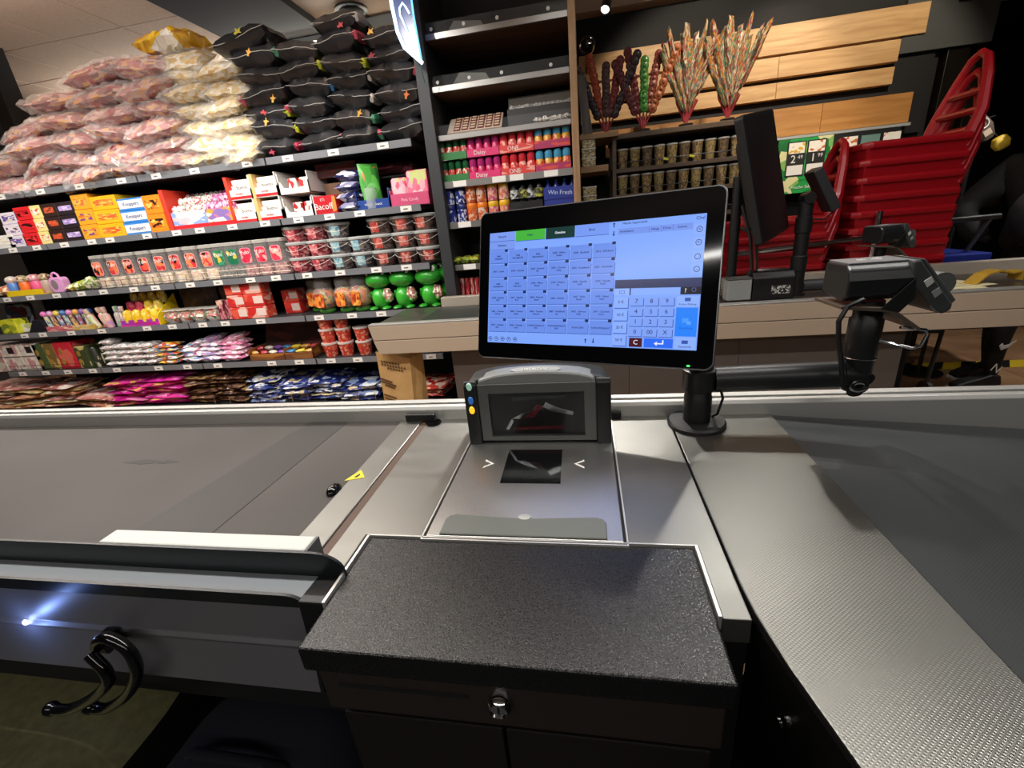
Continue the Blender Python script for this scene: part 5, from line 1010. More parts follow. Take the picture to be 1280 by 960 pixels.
obj('riser_top', MB().box(-0.2, 0.2, -0.12, 0.12, 0.195, 0.205).mesh('r'), BLACKM, t)
for s_ in (-0.19, 0.19): obj('riser_leg', MB().box(s_ - 0.006, s_ + 0.006, -0.1, 0.1, 0, 0.195).mesh('r'), BLACKM, t)
(x, w_), = cells(1, 488, 537, 1)
t = thing('pink_tray', 'pink cardboard tray at the right end of the second shelf', 'display tray', (x, YS + 0.03, ZS[1]))
obj('tray', MB().box(-w_ / 2, w_ / 2, 0, 0.005, 0, 0.075).box(-w_ / 2, w_ / 2, 0.005, 0.24, 0, 0.004).box(w_ / 2 - 0.005, w_ / 2, 0, 0.24, 0, 0.20).box(-w_ / 2, -w_ / 2 + 0.005, 0, 0.24, 0, 0.10).mesh('t'), mat('tray_pink', '#cf4f78', 0.4), t)
obj('lettering', text('Pink Candy', 0.026), mat('ink_pinkwhite', '#f0c8d4', 0.5), t, (0, -0.001, 0.036), (PI / 2, 0, 0))
for i in range(2):
    put('pink_pouch', f'pink sweet pouch standing in the pink tray, {"left" if i == 0 else "right"} one', 'sweet pouch', (x + (-0.075, 0.055)[i], YS + 0.05, ZS[1] + 0.006), [('pouch', bbox((0.11, 0.15)[i], 0.06, (0.17, 0.205)[i], 0.012), P_('pink_pouch_pr', ['#e0708f', '#f0a8b8', '#e8607f', '#c8d080', '#f2c0c8'], 4))], rot=(-0.08, 0, 0))

# ---- third shelf: small toys, tall clear jars, lidded tubs ----------------
CLEAR = film('clear_jar', '#eceae6', 0.16, 0.08)
z = ZS[2]; yj = YS + 0.075
xa, xb = sx(10, z), sx(55, z)
t = thing('toy_tray', 'yellow tray of small colourful candy toys at left', 'display tray', ((xa + xb) / 2, YS + 0.02, z)); hw = (xb - xa) / 2
obj('tray_front', MB().box(-hw, hw, 0, 0.006, 0, 0.045).box(-hw, hw, 0.006, 0.20, 0, 0.005).mesh('t'), mat('tray_yellow', '#ecc81e', 0.4), t)
TOY = ['#5a86c8', '#2a2450', '#e8742a', '#d83a54', '#e05a88', '#b8a090', '#8a4a5a']
toy_me = MB().lathe([(0.0, 0), (0.030, 0), (0.034, 0.03), (0.032, 0.075), (0.026, 0.085)], 12).mesh('b', True)
toyc_me = MB().ball((0, 0, 0.10), 0.034, 0.034, 0.028, 12, 8).mesh('c', True)
for i in range(6):
    put('candy_toy', f'candy toy pot in the yellow tray, {nth(i, 6)}', 'candy toy', (xa + (i + 0.6) * (xb - xa) / 6.2, YS + 0.07 + 0.03 * (i % 2), z + 0.006), [('pot', toy_me, mat('toy' + TOY[i], TOY[i], 0.35)), ('clear_dome', toyc_me, P_('toy_dome%d' % (i % 3), [['#d8b8a0', '#c8d8e0', '#e0c0b0'], ['#d89aa8', '#e8c8c0', '#c8707f'], ['#a89a70', '#d8c8a8', '#8a5a40']][i % 3], 5))], scale=1.2)
for i in range(3):
    put('loose_candy_pack', f'small mixed candy pack at the far left shelf end, {nth(i, 3)}', 'candy pack', (sx(-18 + i * 12, z), YS + 0.07, z), [('pack', cached(('cp', i), lambda: bag_mesh(0.10, 0.12, 0.09, 100 + i, 0.012, 8, 8)), P_('cp%d' % i, [['#d8a060', '#8ab0d8', '#e8d8b8', '#3a3a50'], ['#e0b080', '#5a86c8', '#d85a4a'], ['#e8c8a0', '#c87a50', '#f0e0c8']][i], 5))])
t = thing('toy_handbag', 'small pink plastic toy handbag on the third shelf', 'toy', (sx(76, z), YS + 0.05, z))
obj('bag_body', MB().prism(rrect(-0.075, 0.055, 0, 0.12, 0.03), -0.03, 0.03).mesh('b', bev=0.008), mat('toy_pink', '#dd9fd0', 0.35), t)
obj('bag_window', MB().lathe([(0, 0.002), (0.038, 0.002), (0.038, 0)], 16, sx=0.8).mesh('w'), mat('toy_grey', '#8a7a80', 0.3), t, (-0.025, -0.03, 0.065), (PI / 2, 0, 0))
obj('bag_handle', MB().tube([(-0.03 + 0.035 * math.cos(a), 0, 0.115 + 0.04 * math.sin(a)) for a in [PI * k / 8 for k in range(9)]], 0.008, 8).mesh('h', True), mat('toy_pink', '#dd9fd0'), t)
for i in range(4):
    col = ['#e0b428', '#d8c83a', '#a8b84a', '#e0d8b0'][i]
    put('candy_fruit_pack', f'little yellow green candy pack beside the toy handbag, {nth(i, 4)}', 'candy pack', (sx(89 + i * 7.5, z), YS + 0.06, z), [('pack', cached(('cfp', i), lambda: bag_mesh(0.075, 0.09, 0.06 + 0.014 * i, 120 + i, 0.010, 8, 8)), P_('cfp%d' % i, [col, '#e8e4c8', col, '#7a9a4a'], 5))])
jar_b = MB().prism(rrect(-0.058, 0.058, -0.05, 0.05, 0.022, 4), 0, 0.225, 'z').mesh('jar', bev=0.008)
jar_c = MB().prism(rrect(-0.050, 0.050, -0.042, 0.042, 0.02, 4), 0.004, 0.085, 'z').mesh('sweets', bev=0.006)
jar_l = MB().prism(rrect(-0.060, 0.060, -0.052, 0.052, 0.022, 4), 0.226, 0.252, 'z').mesh('lid', bev=0.004)
lab_b = MB().prism(rrect(-0.043, 0.043, 0.098, 0.205, 0.022, 4), -0.0535, -0.051).mesh('label')
lab_f = MB().prism(rrect(-0.038, 0.038, 0.103, 0.200, 0.020, 4), -0.0545, -0.0535).mesh('label_print')
LAB = {'red': ('#e8a8a8', ['#d83a44', '#c82a38', '#e88a5a', '#2a1a1c', '#e8604a']), 'green': ('#3a8a68', ['#1f6f4c', '#2a7f58', '#1f6f4c', '#e8b84a', '#3a9a70']), 'crimson': ('#e88a9a', ['#d02a48', '#c01c3c', '#e0405a', '#d8344c', '#e8b0a0'])}
JW = mat('jar_white_ink', '#f4f0ec', 0.5)
jar_rows = [(115, 192, 4, 'red', 'with pale sweets'), (192, 270, 4, 'red', 'with cream sweets near the gap'), (268, 300, 2, 'green', 'almost empty'), (300, 356, 3, 'crimson', 'with few pink sweets')]
SWT = {'red': P_('sweets_pale', ['#e8d8b8', '#f0e8d8', '#e0c090', '#d8b0a0'], 7), 'green': P_('sweets_dk', ['#6a6a60', '#8a8a80', '#505048'], 7), 'crimson': P_('sweets_pk', ['#b87a78', '#c89a90', '#9a5a58'], 7)}
for p0, p1, n, kind, extra in jar_rows:
    x0, x1 = sx(p0, z + .1), sx(p1, z + .1)
    for r in range(2):
        for i in range(n):
            x = x0 + (i + 0.5) * (x1 - x0) / n
            parts = [('jar', jar_b, CLEAR), ('sweets', jar_c, SWT[kind]), ('lid', jar_l, film('jar_lid_clear', '#d8d4cc', 0.55, 0.2))]
            if r == 0: parts += [('label', lab_b, mat('label_' + kind, LAB[kind][0], 0.4)), ('label_print', lab_f, P_('label_pr_' + kind, LAB[kind][1], 3)), ('lettering', text('Yulo', 0.040), JW, (-0.004, -0.0555, 0.172), (PI / 2, -0.12, 0))]
            put('sweet_jar', f'clear sweet jar with {kind} label {extra}, {nth(i, n)} {"front" if r == 0 else "back"}', 'sweet jar', (x, YS + 0.08 + r * 0.13, z), parts, group=f'{kind} label jars {"front" if r == 0 else "back"} row')
# lidded buckets
tub_b = MB().lathe([(0.0, 0), (0.074, 0), (0.077, 0.004), (0.092, 0.088)], 22).mesh('tub', True)
tub_l = MB().lathe([(0.096, 0.084), (0.099, 0.088), (0.099, 0.100), (0.094, 0.104), (0.0, 0.104)], 22).mesh('lid', True)
tub_p = MB(); pv = []
for k in range(7):
    a = -PI / 2 - 0.42 + 0.14 * k
    pv += [(0.0805 * math.cos(a), 0.0805 * math.sin(a), 0.016), (0.0930 * math.cos(a), 0.0930 * math.sin(a), 0.080)]
tub_p = tub_p.add(pv, [(2 * k, 2 * k + 2, 2 * k + 3, 2 * k + 1) for k in range(6)]).mesh('label', True)
tub_h = MB().tube([(0.098 * math.cos(a), 0.098 * math.sin(a) * 1.0, 0.088 - 0.045 * math.sin(PI * q / 12)) for q, a in [(q, -PI * q / 12) for q in range(13)]], 0.0013, 5).mesh('handle', True)
TUBC = {'pink': (P_('tubmix_pink', ['#8a3038', '#b0505a', '#5a1c24', '#c88a88', '#7a2a30'], 8), P_('tub_lab_pink', ['#d05a64', '#e0888a', '#c04450', '#e8b0a8'], 3)),
        'blue': (P_('tubmix_grey', ['#4a4446', '#6a6462', '#8a7a70', '#38343a'], 8), P_('tub_lab_blue', ['#8ab8c8', '#a8c8cc', '#6a98b0', '#b8d0cc'], 3)),
        'red': (P_('tubmix_dark', ['#4a3430', '#5e4a44', '#382826', '#705a50'], 8), P_('tub_lab_red', ['#c85048', '#d8786a', '#b84038', '#e0a090'], 3))}
TLID = mat('tub_lid', '#b8bab8', 0.3, alpha=1.0)
cols_t = [(357, 384, 3, 'pink'), (383, 410, 3, 'pink'), (409, 436, 3, 'blue'), (436, 462, 2, 'blue'), (461, 491, 3, 'red'), (490, 518, 3, 'red'), (517, 547, 3, 'red')]
for i, (p0, p1, n, kind) in enumerate(cols_t):
    x = (sx(p0, z + .03) + sx(p1, z + .03)) / 2
    for q in range(n):
        put('candy_tub', f'grey lidded candy tub with {kind} label, {lvl(q, n)} of {nth(i, 7)} stack', 'candy tub', (x, YS + 0.12, z + q * 0.105), [('tub', tub_b, TUBC[kind][0]), ('lid', tub_l, TLID), ('label', tub_p, TUBC[kind][1]), ('handle', tub_h, WHITE)], rotz=rnd.uniform(-0.25, 0.25), group='stacked candy tubs', scale=(0.9, 0.9, 1.0))

# ---- fourth shelf ---------------------------------------------------------
z = ZS[3]
put('candy_pouch', 'dim blue and red pouch at the left end of fourth shelf', 'candy pouch', (sx(5, z), YS + 0.16, z), [('pouch', bbox(0.24, 0.05, 0.24, 0.015), P_('pouch_bluered', ['#3a4a68', '#6a2c34', '#8aa0b0', '#2a2c38'], 4))], rot=(-0.1, 0, 0.1))
put('candy_box', 'lime yellow candy box at the left end of fourth shelf', 'box', (sx(13, z), YS + 0.03, z), [('carton', bbox(0.17, 0.10, 0.12, 0.003), P_('lime_box', ['#c8cc2a', '#d8d83a', '#a8b030', '#7a9030'], 3))])
put('candy_box', 'flat white and green box beside the lime candy box', 'box', (sx(30, z), YS + 0.08, z + 0.0), [('carton', bbox(0.14, 0.14, 0.07, 0.003), P_('white_green_box', ['#d8d4cc', '#b8bc80', '#e0dcd4', '#d8804a'], 3))], rotz=0.2)
put('candy_box', 'dark sloping carton beside the lollipop tray', 'box', (sx(45, z), YS + 0.04, z), [('carton', MB().prism([(-0.10, 0), (0.10, 0), (0.07, 0.09), (-0.01, 0.10)], 0, 0.14).mesh('c'), mat('carton_ink', '#1d1a24', 0.5))])
for s_, (p0, p1, col, nm) in enumerate(((60, 92, '#d8707c', 'pink'), (92, 121, '#d8b85a', 'yellow'))):
    x0, x1 = sx(p0, z), sx(p1, z)
    t = thing('lollipop_tray', f'{nm} printed tray holding upright lollipop tubes', 'display tray', ((x0 + x1) / 2, YS + 0.02, z)); hw = (x1 - x0) / 2
    obj('tray_front', MB().box(-hw, hw, 0, 0.006, 0, 0.04).box(-hw, hw, 0.006, 0.14, 0, 0.005).mesh('t'), P_('lolly_tray' + nm, [col, '#e8c8b0', col, '#c85060' if s_ == 0 else '#c89a40'], 6), t)
LC = ['#e07ab8', '#d8a0c8', '#e8c85a', '#4a78b8', '#d88ac0', '#e0a850', '#8a60a8', '#2a3a78']
lt_me = MB().lathe([(0.018, 0), (0.018, 0.12)], 10).mesh('t', True); lb_me = MB().ball((0, 0, 0.135), 0.027, n=12, m=8).mesh('b', True)
x0, x1 = sx(56, z), sx(120, z)
for i in range(8):
    put('lollipop_tube', f'toy lollipop tube standing in the tray, {nth(i, 8)}', 'lollipop', (x0 + (i + 0.4) * (x1 - x0) / 8, YS + 0.07, z + 0.006), [('tube', lt_me, P_('ltube%d' % (i % 3), [['#b8c8d0', '#5a7a90', '#d8c890'], ['#d8a060', '#c8b890', '#8a5a50'], ['#a04868', '#d8c8d0', '#6a90a8']][i % 3], 5)), ('ball', lb_me, mat('lball%d' % i, LC[i], 0.3))], rot=(0, -0.18, 0), group='toy lollipop tubes')
for i in range(5):
    put('toy_spray', f'pastel toy candy spray in the jumble, {nth(i, 5)}', 'candy toy', (sx(118 + i * 8, z), YS + 0.06 + 0.03 * (i % 2), z), [('body', cached(('spr', i % 2), lambda: MB().lathe([(0.0, 0), (0.026, 0), (0.026, 0.10), (0.014, 0.12), (0.02, 0.13), (0.018, 0.165), (0, 0.17)], 12).mesh('s', True)), P_('spray%d' % i, [['#d8c8a8', '#a8c090', '#e0a8a0'], ['#e8a090', '#d8d0b8', '#d87a80'], ['#e8b8a0', '#c890c0', '#d8c0a0'], ['#9ac0a0', '#d8d8c8', '#c8a0b0'], ['#d0b8c8', '#e0d8d0', '#b09080']][i], 5))], rot=(0.1, 0.15 * (i - 2), 0))
t = thing('toy_display', 'magenta and yellow stepped display of toy sweets', 'display tray', (sx(178, z), YS + 0.02, z))
obj('display_front', MB().box(-0.19, 0.17, 0, 0.006, 0, 0.05).box(-0.19, 0.17, 0.006, 0.2, 0, 0.005).mesh('t'), P_('disp_mag', ['#c8288a', '#d83a98', '#b8207a', '#a83ab0'], 3), t)
obj('display_side', MB().prism([(0, 0), (0.2, 0), (0.2, 0.22), (0, 0.08)], 0.17, 0.178, 'x').mesh('t'), mat('tray_yellow', '#ecc81e'), t)
tb_me = MB().lathe([(0.0, 0), (0.028, 0), (0.030, 0.04), (0.022, 0.065), (0, 0.075)], 12).mesh('t', True)
for r in range(3):
    for i in range(4):
        col = '#e8b81c' if not (r == 1 and i < 2) else '#b02a4a'
        put('toy_sweet', f'{"yellow" if col[1] == "e" else "dark red"} toy sweet on the magenta display, {nth(i, 4)} in {("front", "middle", "back")[r]} row', 'toy sweet', (sx(178, z) - 0.13 + i * 0.085, YS + 0.05 + r * 0.055, z + 0.03 + r * 0.065), [('sweet', tb_me, P_('toysw' + col[1:], [col, '#e8d040' if col[1] == 'e' else '#d04a60', col, '#f0e090' if col[1] == 'e' else '#8a1a30'], 4))], scale=(1.2, 1.2, 1.35))
obj('display_step', MB().box(-0.185, 0.165, 0.085, 0.2, 0.005, 0.09).box(-0.185, 0.165, 0.14, 0.2, 0.09, 0.155).mesh('t'), mat('disp_dim', '#6a2040', 0.5), t)
for i in range(3):
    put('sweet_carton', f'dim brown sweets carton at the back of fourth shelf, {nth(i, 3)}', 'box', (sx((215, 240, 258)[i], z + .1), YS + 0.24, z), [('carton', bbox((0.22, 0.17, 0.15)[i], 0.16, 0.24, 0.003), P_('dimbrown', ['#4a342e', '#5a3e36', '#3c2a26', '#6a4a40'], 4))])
for i in range(4):
    put('sweet_dish', f'open clear dish of red and white sweets, {nth(i, 4)}', 'sweet dish', (sx(212 + i * 17, z), YS + 0.08, z), [('dish', cached('dish', lambda: MB().lathe([(0.045, 0), (0.06, 0.085), (0.064, 0.085), (0.05, 0)], 14).mesh('d', True)), CLEAR), ('sweets', cached('dsw', lambda: bag_mesh(0.10, 0.10, 0.085, 140, 0.012, 9, 9)), P_('dishmix', ['#d85a4a', '#e8e0c8', '#e88a5a', '#5a7a4a', '#c83a3a', '#f0e8d8'], 6)), ('lid', cached('dlid', lambda: MB().lathe([(0.0, 0.108), (0.064, 0.106), (0.066, 0.098), (0.0, 0.098)], 14).mesh('l', True)), film('jar_lid_clear', '#d8d4cc'))], group='dishes of mixed sweets')
for i in range(2):
    put('slim_candy_box', f'slim pink candy box beside the red cubes, {"left" if i == 0 else "right"} one', 'box', (sx(275 + i * 10, z), YS + 0.06, z), [('carton', bbox(0.05, 0.08, 0.15, 0.003), P_('slimpink%d' % i, ['#a84a5a', '#c87a80', '#e0b8a0', '#6a2a38'], 4))])
RC = P_('red_cube', ['#d83a30', '#e05a44', '#c82c28', '#e8a898'], 2)
for i, (p0, p1, n, dy) in enumerate(((289, 310, 3, 0.03), (310, 334, 3, 0.03), (342, 363, 2, 0.16))):
    (x, w_), = cells(3, p0, p1, 1)
    for q in range(n):
        put('candy_cube', f'red candy cube box with pale field, {lvl(q, n)} of the {nth(i, 3)} stack', 'box', (x, YS + dy, z + q * 0.092), [('carton', bbox(w_ - 0.004, 0.11, 0.089, 0.004), RC), ('front_print', MB().box(-0.005, w_ / 2 - 0.008, -0.0015, 0, 0.02, 0.075).mesh('p'), mat('cube_pale', '#e2c9c0', 0.4))], group='red candy cube boxes')
# glass figure jars on green feet
fj_b = MB().lathe([(0.0, 0.0), (0.052, 0.002), (0.060, 0.012), (0.060, 0.022), (0.05, 0.03)], 18).mesh('foot', True)
fj_j = MB().lathe([(0.05, 0.03), (0.078, 0.055), (0.086, 0.10), (0.080, 0.155), (0.060, 0.185), (0.066, 0.20), (0.064, 0.235), (0.04, 0.25), (0, 0.252)], 20).mesh('jar', True)
fj_c = MB().lathe([(0.045, 0.032), (0.073, 0.057), (0.080, 0.10), (0.075, 0.150), (0.05, 0.175), (0.0, 0.18)], 18).mesh('sweets', True)
fj_l = MB().prism(rrect(-0.035, 0.035, 0.05, 0.15, 0.015, 3), -0.091, -0.084).mesh('label')
for i, p in enumerate((383, 402, 428, 447)):
    put('figure_jar', f'rounded clear jar of orange sweets on a green foot, {nth(i, 4)}', 'sweet jar', (sx(p, z + .05), YS + (0.20 if i == 0 else 0.10), z), [('foot', fj_b, mat('foot_green', '#4a8a3a', 0.4)), ('jar', fj_j, CLEAR), ('sweets', fj_c, P_('jar_mix_or', ['#a8702a', '#7a8a3a', '#c8642a', '#5a3a1c', '#d8a04a', '#8a2a1c'], 6)), ('label', fj_l, P_('jar_lab_or', ['#d8662a', '#e88a3a', '#a83a20', '#e8b04a'], 4))], group='clear jars on green feet')
# frog shaped sweet boxes
FG = mat('frog_green', '#2f9a2c', 0.22, coat=0.5); FGD = mat('frog_green_belly', '#3cb034', 0.25, coat=0.4)
fr = dict(body=MB().ball((0, 0, 0.075), 0.060, 0.052, 0.080, 18, 12).mesh('b', True), belly=MB().ball((-0.004, -0.014, 0.075), 0.048, 0.048, 0.066, 16, 10).mesh('b', True),
          head=MB().ball((0, 0, 0.195), 0.088, 0.072, 0.058, 22, 14).ball((-0.042, -0.008, 0.240), 0.030, 0.028, 0.030, 14, 10).ball((0.042, -0.008, 0.240), 0.030, 0.028, 0.030, 14, 10).mesh('h', True),
          eye=MB().ball((0, 0, 0), 0.021, 0.012, 0.022, 14, 10).mesh('e', True), pupil=MB().ball((0, 0, 0), 0.011, 0.006, 0.014, 12, 8).mesh('p', True),
          mouth=MB().tube([(0.06 * math.sin(a), -0.0695 * math.cos(a) - 0.001, 0.182 + 0.012 * (a / 0.8) ** 2) for a in [-0.8 + 0.16 * k for k in range(11)]], 0.002, 5).mesh('m', True),
          foot=MB().ball((0, 0, 0.012), 0.03, 0.042, 0.014, 12, 8).mesh('f', True), arm=MB().tube([(0, 0, 0.115), (0.018, -0.012, 0.08), (0.010, -0.034, 0.05)], [0.014, 0.012, 0.010], 8).mesh('a', True),
          bag=bag_mesh(0.06, 0.05, 0.10, 160, 0.012, 8, 8))
FBAG = P_('frog_sweets', ['#c8a890', '#8a4a38', '#e8d8c8', '#5a4a3a', '#b86a50'], 6)
for i, p in enumerate((470, 500, 533, 552)):
    t = thing('frog_sweet_box', f'shiny green frog shaped sweet box, {nth(i, 4)}', 'frog figure', (sx(p, z + .12), YS + (0.09, 0.09, 0.09, 0.20)[i], z), group='green frog figures'); t.scale = (1.08,) * 3
    bd = obj('body', fr['body'], FG, t); obj('belly', fr['belly'], FGD, bd); h_ = obj('head', fr['head'], FG, t)
    for s_ in (-1, 1):
        obj('eye', fr['eye'], mat('frog_eye_white', '#f2f2ee', 0.2), h_, (s_ * 0.044, -0.031, 0.243)); obj('pupil', fr['pupil'], INK, h_, (s_ * 0.040, -0.043, 0.243))
        obj('foot', fr['foot'], FG, t, (s_ * 0.045, -0.035, 0)); obj('arm', fr['arm'], FG, t, (s_ * 0.05, -0.01, 0), (0, 0, 0 if s_ > 0 else PI * 0.9))
    obj('mouth', fr['mouth'], mat('frog_mouth', '#14451a', 0.5), h_); obj('sweet_sachet', fr['bag'], FBAG, t, (0.062, -0.02, 0.04))

# ---- fifth shelf ----------------------------------------------------------
z = ZS[4]
for i in range(3):
    (x, w_) = cells(4, -12, 55, 3)[i]
    put('gift_carton', f'white gift carton with dark window and pink stripes, {nth(i, 3)}', 'box', (x, YS + 0.03, z), [('carton', bbox(w_ - 0.004, 0.16, 0.24, 0.003), P_('giftwhite', ['#e0d8cc', '#e8e2d8', '#d8ccc0', '#c89a98'], 5)), ('dark_window', MB().box(-0.02, 0.045, -0.0015, 0, 0.16, 0.215).mesh('w'), mat('window_dark', '#2c2428', 0.3)), ('stripe', MB().box(-w_ / 2 + 0.004, w_ / 2 - 0.004, -0.0015, 0, 0.125, 0.135).mesh('w'), mat('stripe_grey', '#7a6a66', 0.5)), ('pink_panel', MB().box(-0.05, -0.015, -0.0015, 0, 0.02, 0.11).mesh('w'), mat('panel_rose', '#c88a94', 0.5))], group='white gift cartons')
for i, (p0, p1, col, acc, h, nm) in enumerate(((50, 63, '#4a5a34', '#c8a860', 0.23, 'olive green'), (63, 76, '#7a6238', '#c8a860', 0.23, 'golden brown'), (76, 98, '#c82838', '#d86a5a', 0.235, 'crimson'), (99, 114, '#3e4a2c', '#c8b878', 0.19, 'moss green'))):
    (x, w_), = cells(4, p0, p1, 1)
    put('tea_carton', f'{nm} gift carton with gold ornaments on fifth shelf', 'box', (x, YS + 0.03, z), [('carton', bbox(w_ - 0.004, 0.20, h, 0.003), printm('teac%d' % i, [col, col, col, acc, col], 3, 0.4)), ('gold_ornament', MB().lathe([(0, 0.0015), (0.022, 0.0015), (0.022, 0)], 14, sy=1.4).mesh('o'), mat('gold_orn', '#c9a44c', 0.4, 0.5), (-w_ / 4, 0, h * 0.28), (PI / 2, 0, 0)), ('gold_ornament', MB().lathe([(0, 0.0015), (0.018, 0.0015), (0.018, 0)], 14, sy=1.4).mesh('o'), mat('gold_orn', '#c9a44c'), (-w_ / 5, 0, h * 0.68), (PI / 2, 0, 0))])
can_me = MB().lathe([(0.0, 0), (0.035, 0), (0.035, 0.16), (0.03, 0.17), (0, 0.17)], 14).mesh('c', True)
for i in range(3):
    put('dark_tin', f'dark green tin with pale spots, {nth(i, 3)}', 'tin', (sx(117 + i * 8, z), YS + 0.08 + 0.03 * i, z), [('tin', can_me, printm('darktin', ['#2a2c22', '#33362a', '#2a2c22', '#b8b090', '#2c2e24'], 5, 0.4))], group='dark green tins')
wp = [bag_mesh(0.125, 0.12, 0.055, s + 170, 0.008, 9, 8) for s in range(3)]
WPM = P_('white_pack', ['#e6e2de', '#c8bcc0', '#e8e8e4', '#a8b8b0', '#d8b0b4', '#eeece8'], 7)
for i in range(4):
    (x, w_) = cells(4, 133, 196, 4)[i]; n = (5, 4, 4, 4)[i]
    for q in range(n):
        put('small_sweet_pack', f'white patterned sweets pack, {lvl(q, n)} of the {nth(i, 4)} pile', 'sweet pack', (x, YS + 0.08, z + q * 0.046), [('pack', wp[(i + q) % 3], WPM)], rotz=rnd.uniform(-0.2, 0.2), group='white patterned sweet packs')
for q in range(5):
    put('rainbow_pack', f'rainbow striped sweets pack, {lvl(q, 5)} of its pile', 'sweet pack', (sx(212, z), YS + 0.08, z + q * 0.033), [('pack', cached('rbp', lambda: bag_mesh(0.19, 0.13, 0.045, 180, 0.007, 10, 8)), P_('rainbow%d' % (q % 2), [['#c83a3a', '#e8c83a', '#2a7a98', '#e8e0d8', '#d86a2a'], ['#8a2a2a', '#e0b040', '#e8e0d8', '#3a6a8a']][q % 2], 5))], rotz=rnd.uniform(-0.1, 0.1), group='rainbow sweet packs')
lp = [bag_mesh(0.21, 0.15, 0.06, s + 190, 0.010, 11, 8) for s in range(2)]
for i, (p, cols, nm, n) in enumerate(((240, ['#d8d8e0', '#b04a7a', '#7a98c0', '#e8e4e8'], 'white and blue', 4), (262, ['#e0d8e0', '#9a88b8', '#d8a0b8', '#ece8ec'], 'white and lilac', 5), (290, ['#d880a8', '#e8c0d0', '#c85a88', '#f0e0e4'], 'pink and white', 5))):
    for q in range(n):
        put('pillow_pack', f'{nm} foil sweets pack, {lvl(q, n)} of its pile', 'sweet pack', (sx(p, z), YS + 0.10 + 0.01 * q, z + q * 0.036), [('pack', lp[q % 2], P_('pillow' + nm[:6] + str(i), cols, 5))], rot=(0, -0.06 * (q == n - 1) * 4, rnd.uniform(-0.25, 0.25)), group=nm + ' foil sweet packs')
x0, x1 = sx(312, z), sx(392, z)
t = thing('candy_crate', 'brown cardboard tray of loose wrapped sweets with raised lid', 'display tray', ((x0 + x1) / 2, YS + 0.03, z)); hw = (x1 - x0) / 2
obj('tray', MB().box(-hw, hw, 0, 0.006, 0, 0.05).box(-hw, hw, 0.006, 0.26, 0, 0.006).box(-hw, -hw + 0.006, 0, 0.26, 0, 0.09).box(hw - 0.006, hw, 0, 0.26, 0, 0.09).box(0.03, 0.036, 0, 0.26, 0, 0.08).mesh('t'), P_('crate_brown', ['#7a4a2a', '#8a5830', '#6a3e26', '#a86a2a'], 3), t)
obj('lid', MB().box(-hw, hw, 0.0, 0.006, 0, 0.24).mesh('l'), P_('crate_lid', ['#4a3028', '#5a3a30', '#6a3a34', '#42302a'], 4), t, (0, 0.20, 0.03), (-0.35, 0, 0))
cw_me = bag_mesh(0.055, 0.035, 0.03, 200, 0.006, 6, 5)
CWC = ['#d8a050', '#c83a4a', '#e0d8c8', '#7a4aa0', '#3a78a8', '#e0c040']
for i in range(14):
    col = CWC[i % 6]
    put('wrapped_sweet', f'loose wrapped sweet in the brown tray, {nth(i % 7, 7)} of {"front" if i < 7 else "back"} row', 'sweet', (x0 + 0.03 + (i % 7) * (x1 - x0 - 0.06) / 6.2, YS + 0.07 + (i // 7) * 0.07, z + 0.035 + 0.02 * (i // 7)), [('sweet', cw_me, mat('wsweet' + col[1:], col, 0.3))], rotz=rnd.uniform(-1, 1), scale=1.3)
cup_b = MB().lathe([(0.0, 0), (0.045, 0), (0.058, 0.095)], 18).mesh('cup', True); cup_l = MB().lathe([(0.058, 0.094), (0.062, 0.096), (0.062, 0.108), (0, 0.110)], 18).mesh('lid', True)
for i, (p, n, dy) in enumerate(((411, 3, 0.08), (430, 3, 0.09), (452, 2, 0.10))):
    for q in range(n):
        put('red_tub', f'clear tub of red sweets with pale lid, {lvl(q, n)} of the {nth(i, 3)} stack', 'candy tub', (sx(p, z), YS + dy, z + q * 0.108), [('cup', cup_b, P_('redtub', ['#c8402e', '#d86a50', '#a82c24', '#e09a80', '#b83a30'], 7)), ('lid', cup_l, mat('cup_lid', '#c9bfb8', 0.4))], group='tubs of red sweets')

# ---- bottom shelf ---------------------------------------------------------
z = ZS[5]
fb = [bag_mesh(0.24, 0.30, 0.042, s + 210, 0.014, 12, 10, False, 16) for s in range(4)]
def bag_pile(p0, p1, ncol, n, mats, name, desc, group, dz=0.033, slope=0.05, y=0.17):
    x0, x1 = sx(p0, z), sx(p1, z)
    for i in range(ncol):
        nn = n[i] if isinstance(n, (list, tuple)) else n
        for q in range(nn):
            put(name, f'{desc}, {lvl(q, nn) or "single"}{" of" if nn > 1 else ""} {nth(i, ncol) if ncol > 1 else ""} pile'.replace('  ', ' '), 'sweet bag', (x0 + (i + 0.5) * (x1 - x0) / ncol + rnd.uniform(-0.02, 0.02), YS + y + rnd.uniform(-0.02, 0.02), z + 0.004 + q * dz), [('bag', fb[(i + q) % 4], mats[(i * 3 + q) % len(mats)])], rot=(rnd.uniform(-0.06, 0.06) + 0.05, rnd.uniform(-slope, slope), rnd.uniform(-0.25, 0.25)), group=group, scale=((x1 - x0) / ncol / 0.23, 1, 1))
BR = [P_('nutbag%d' % i, cs, 6) for i, cs in enumerate((['#b87a58', '#d8a880', '#9a5a48', '#e8d0b4', '#c89080'], ['#d8c890', '#e8e0b8', '#c8a870', '#f0ead8', '#b89a60'], ['#c87a70', '#e4c0b4', '#a86a60', '#f0e0d8', '#d89a90']))]
bag_pile(-20, 145, 4, [6, 6, 6, 3], BR, 'sweet_bag', 'brown and cream bag of coated nuts', 'bags of coated nuts on the bottom shelf')
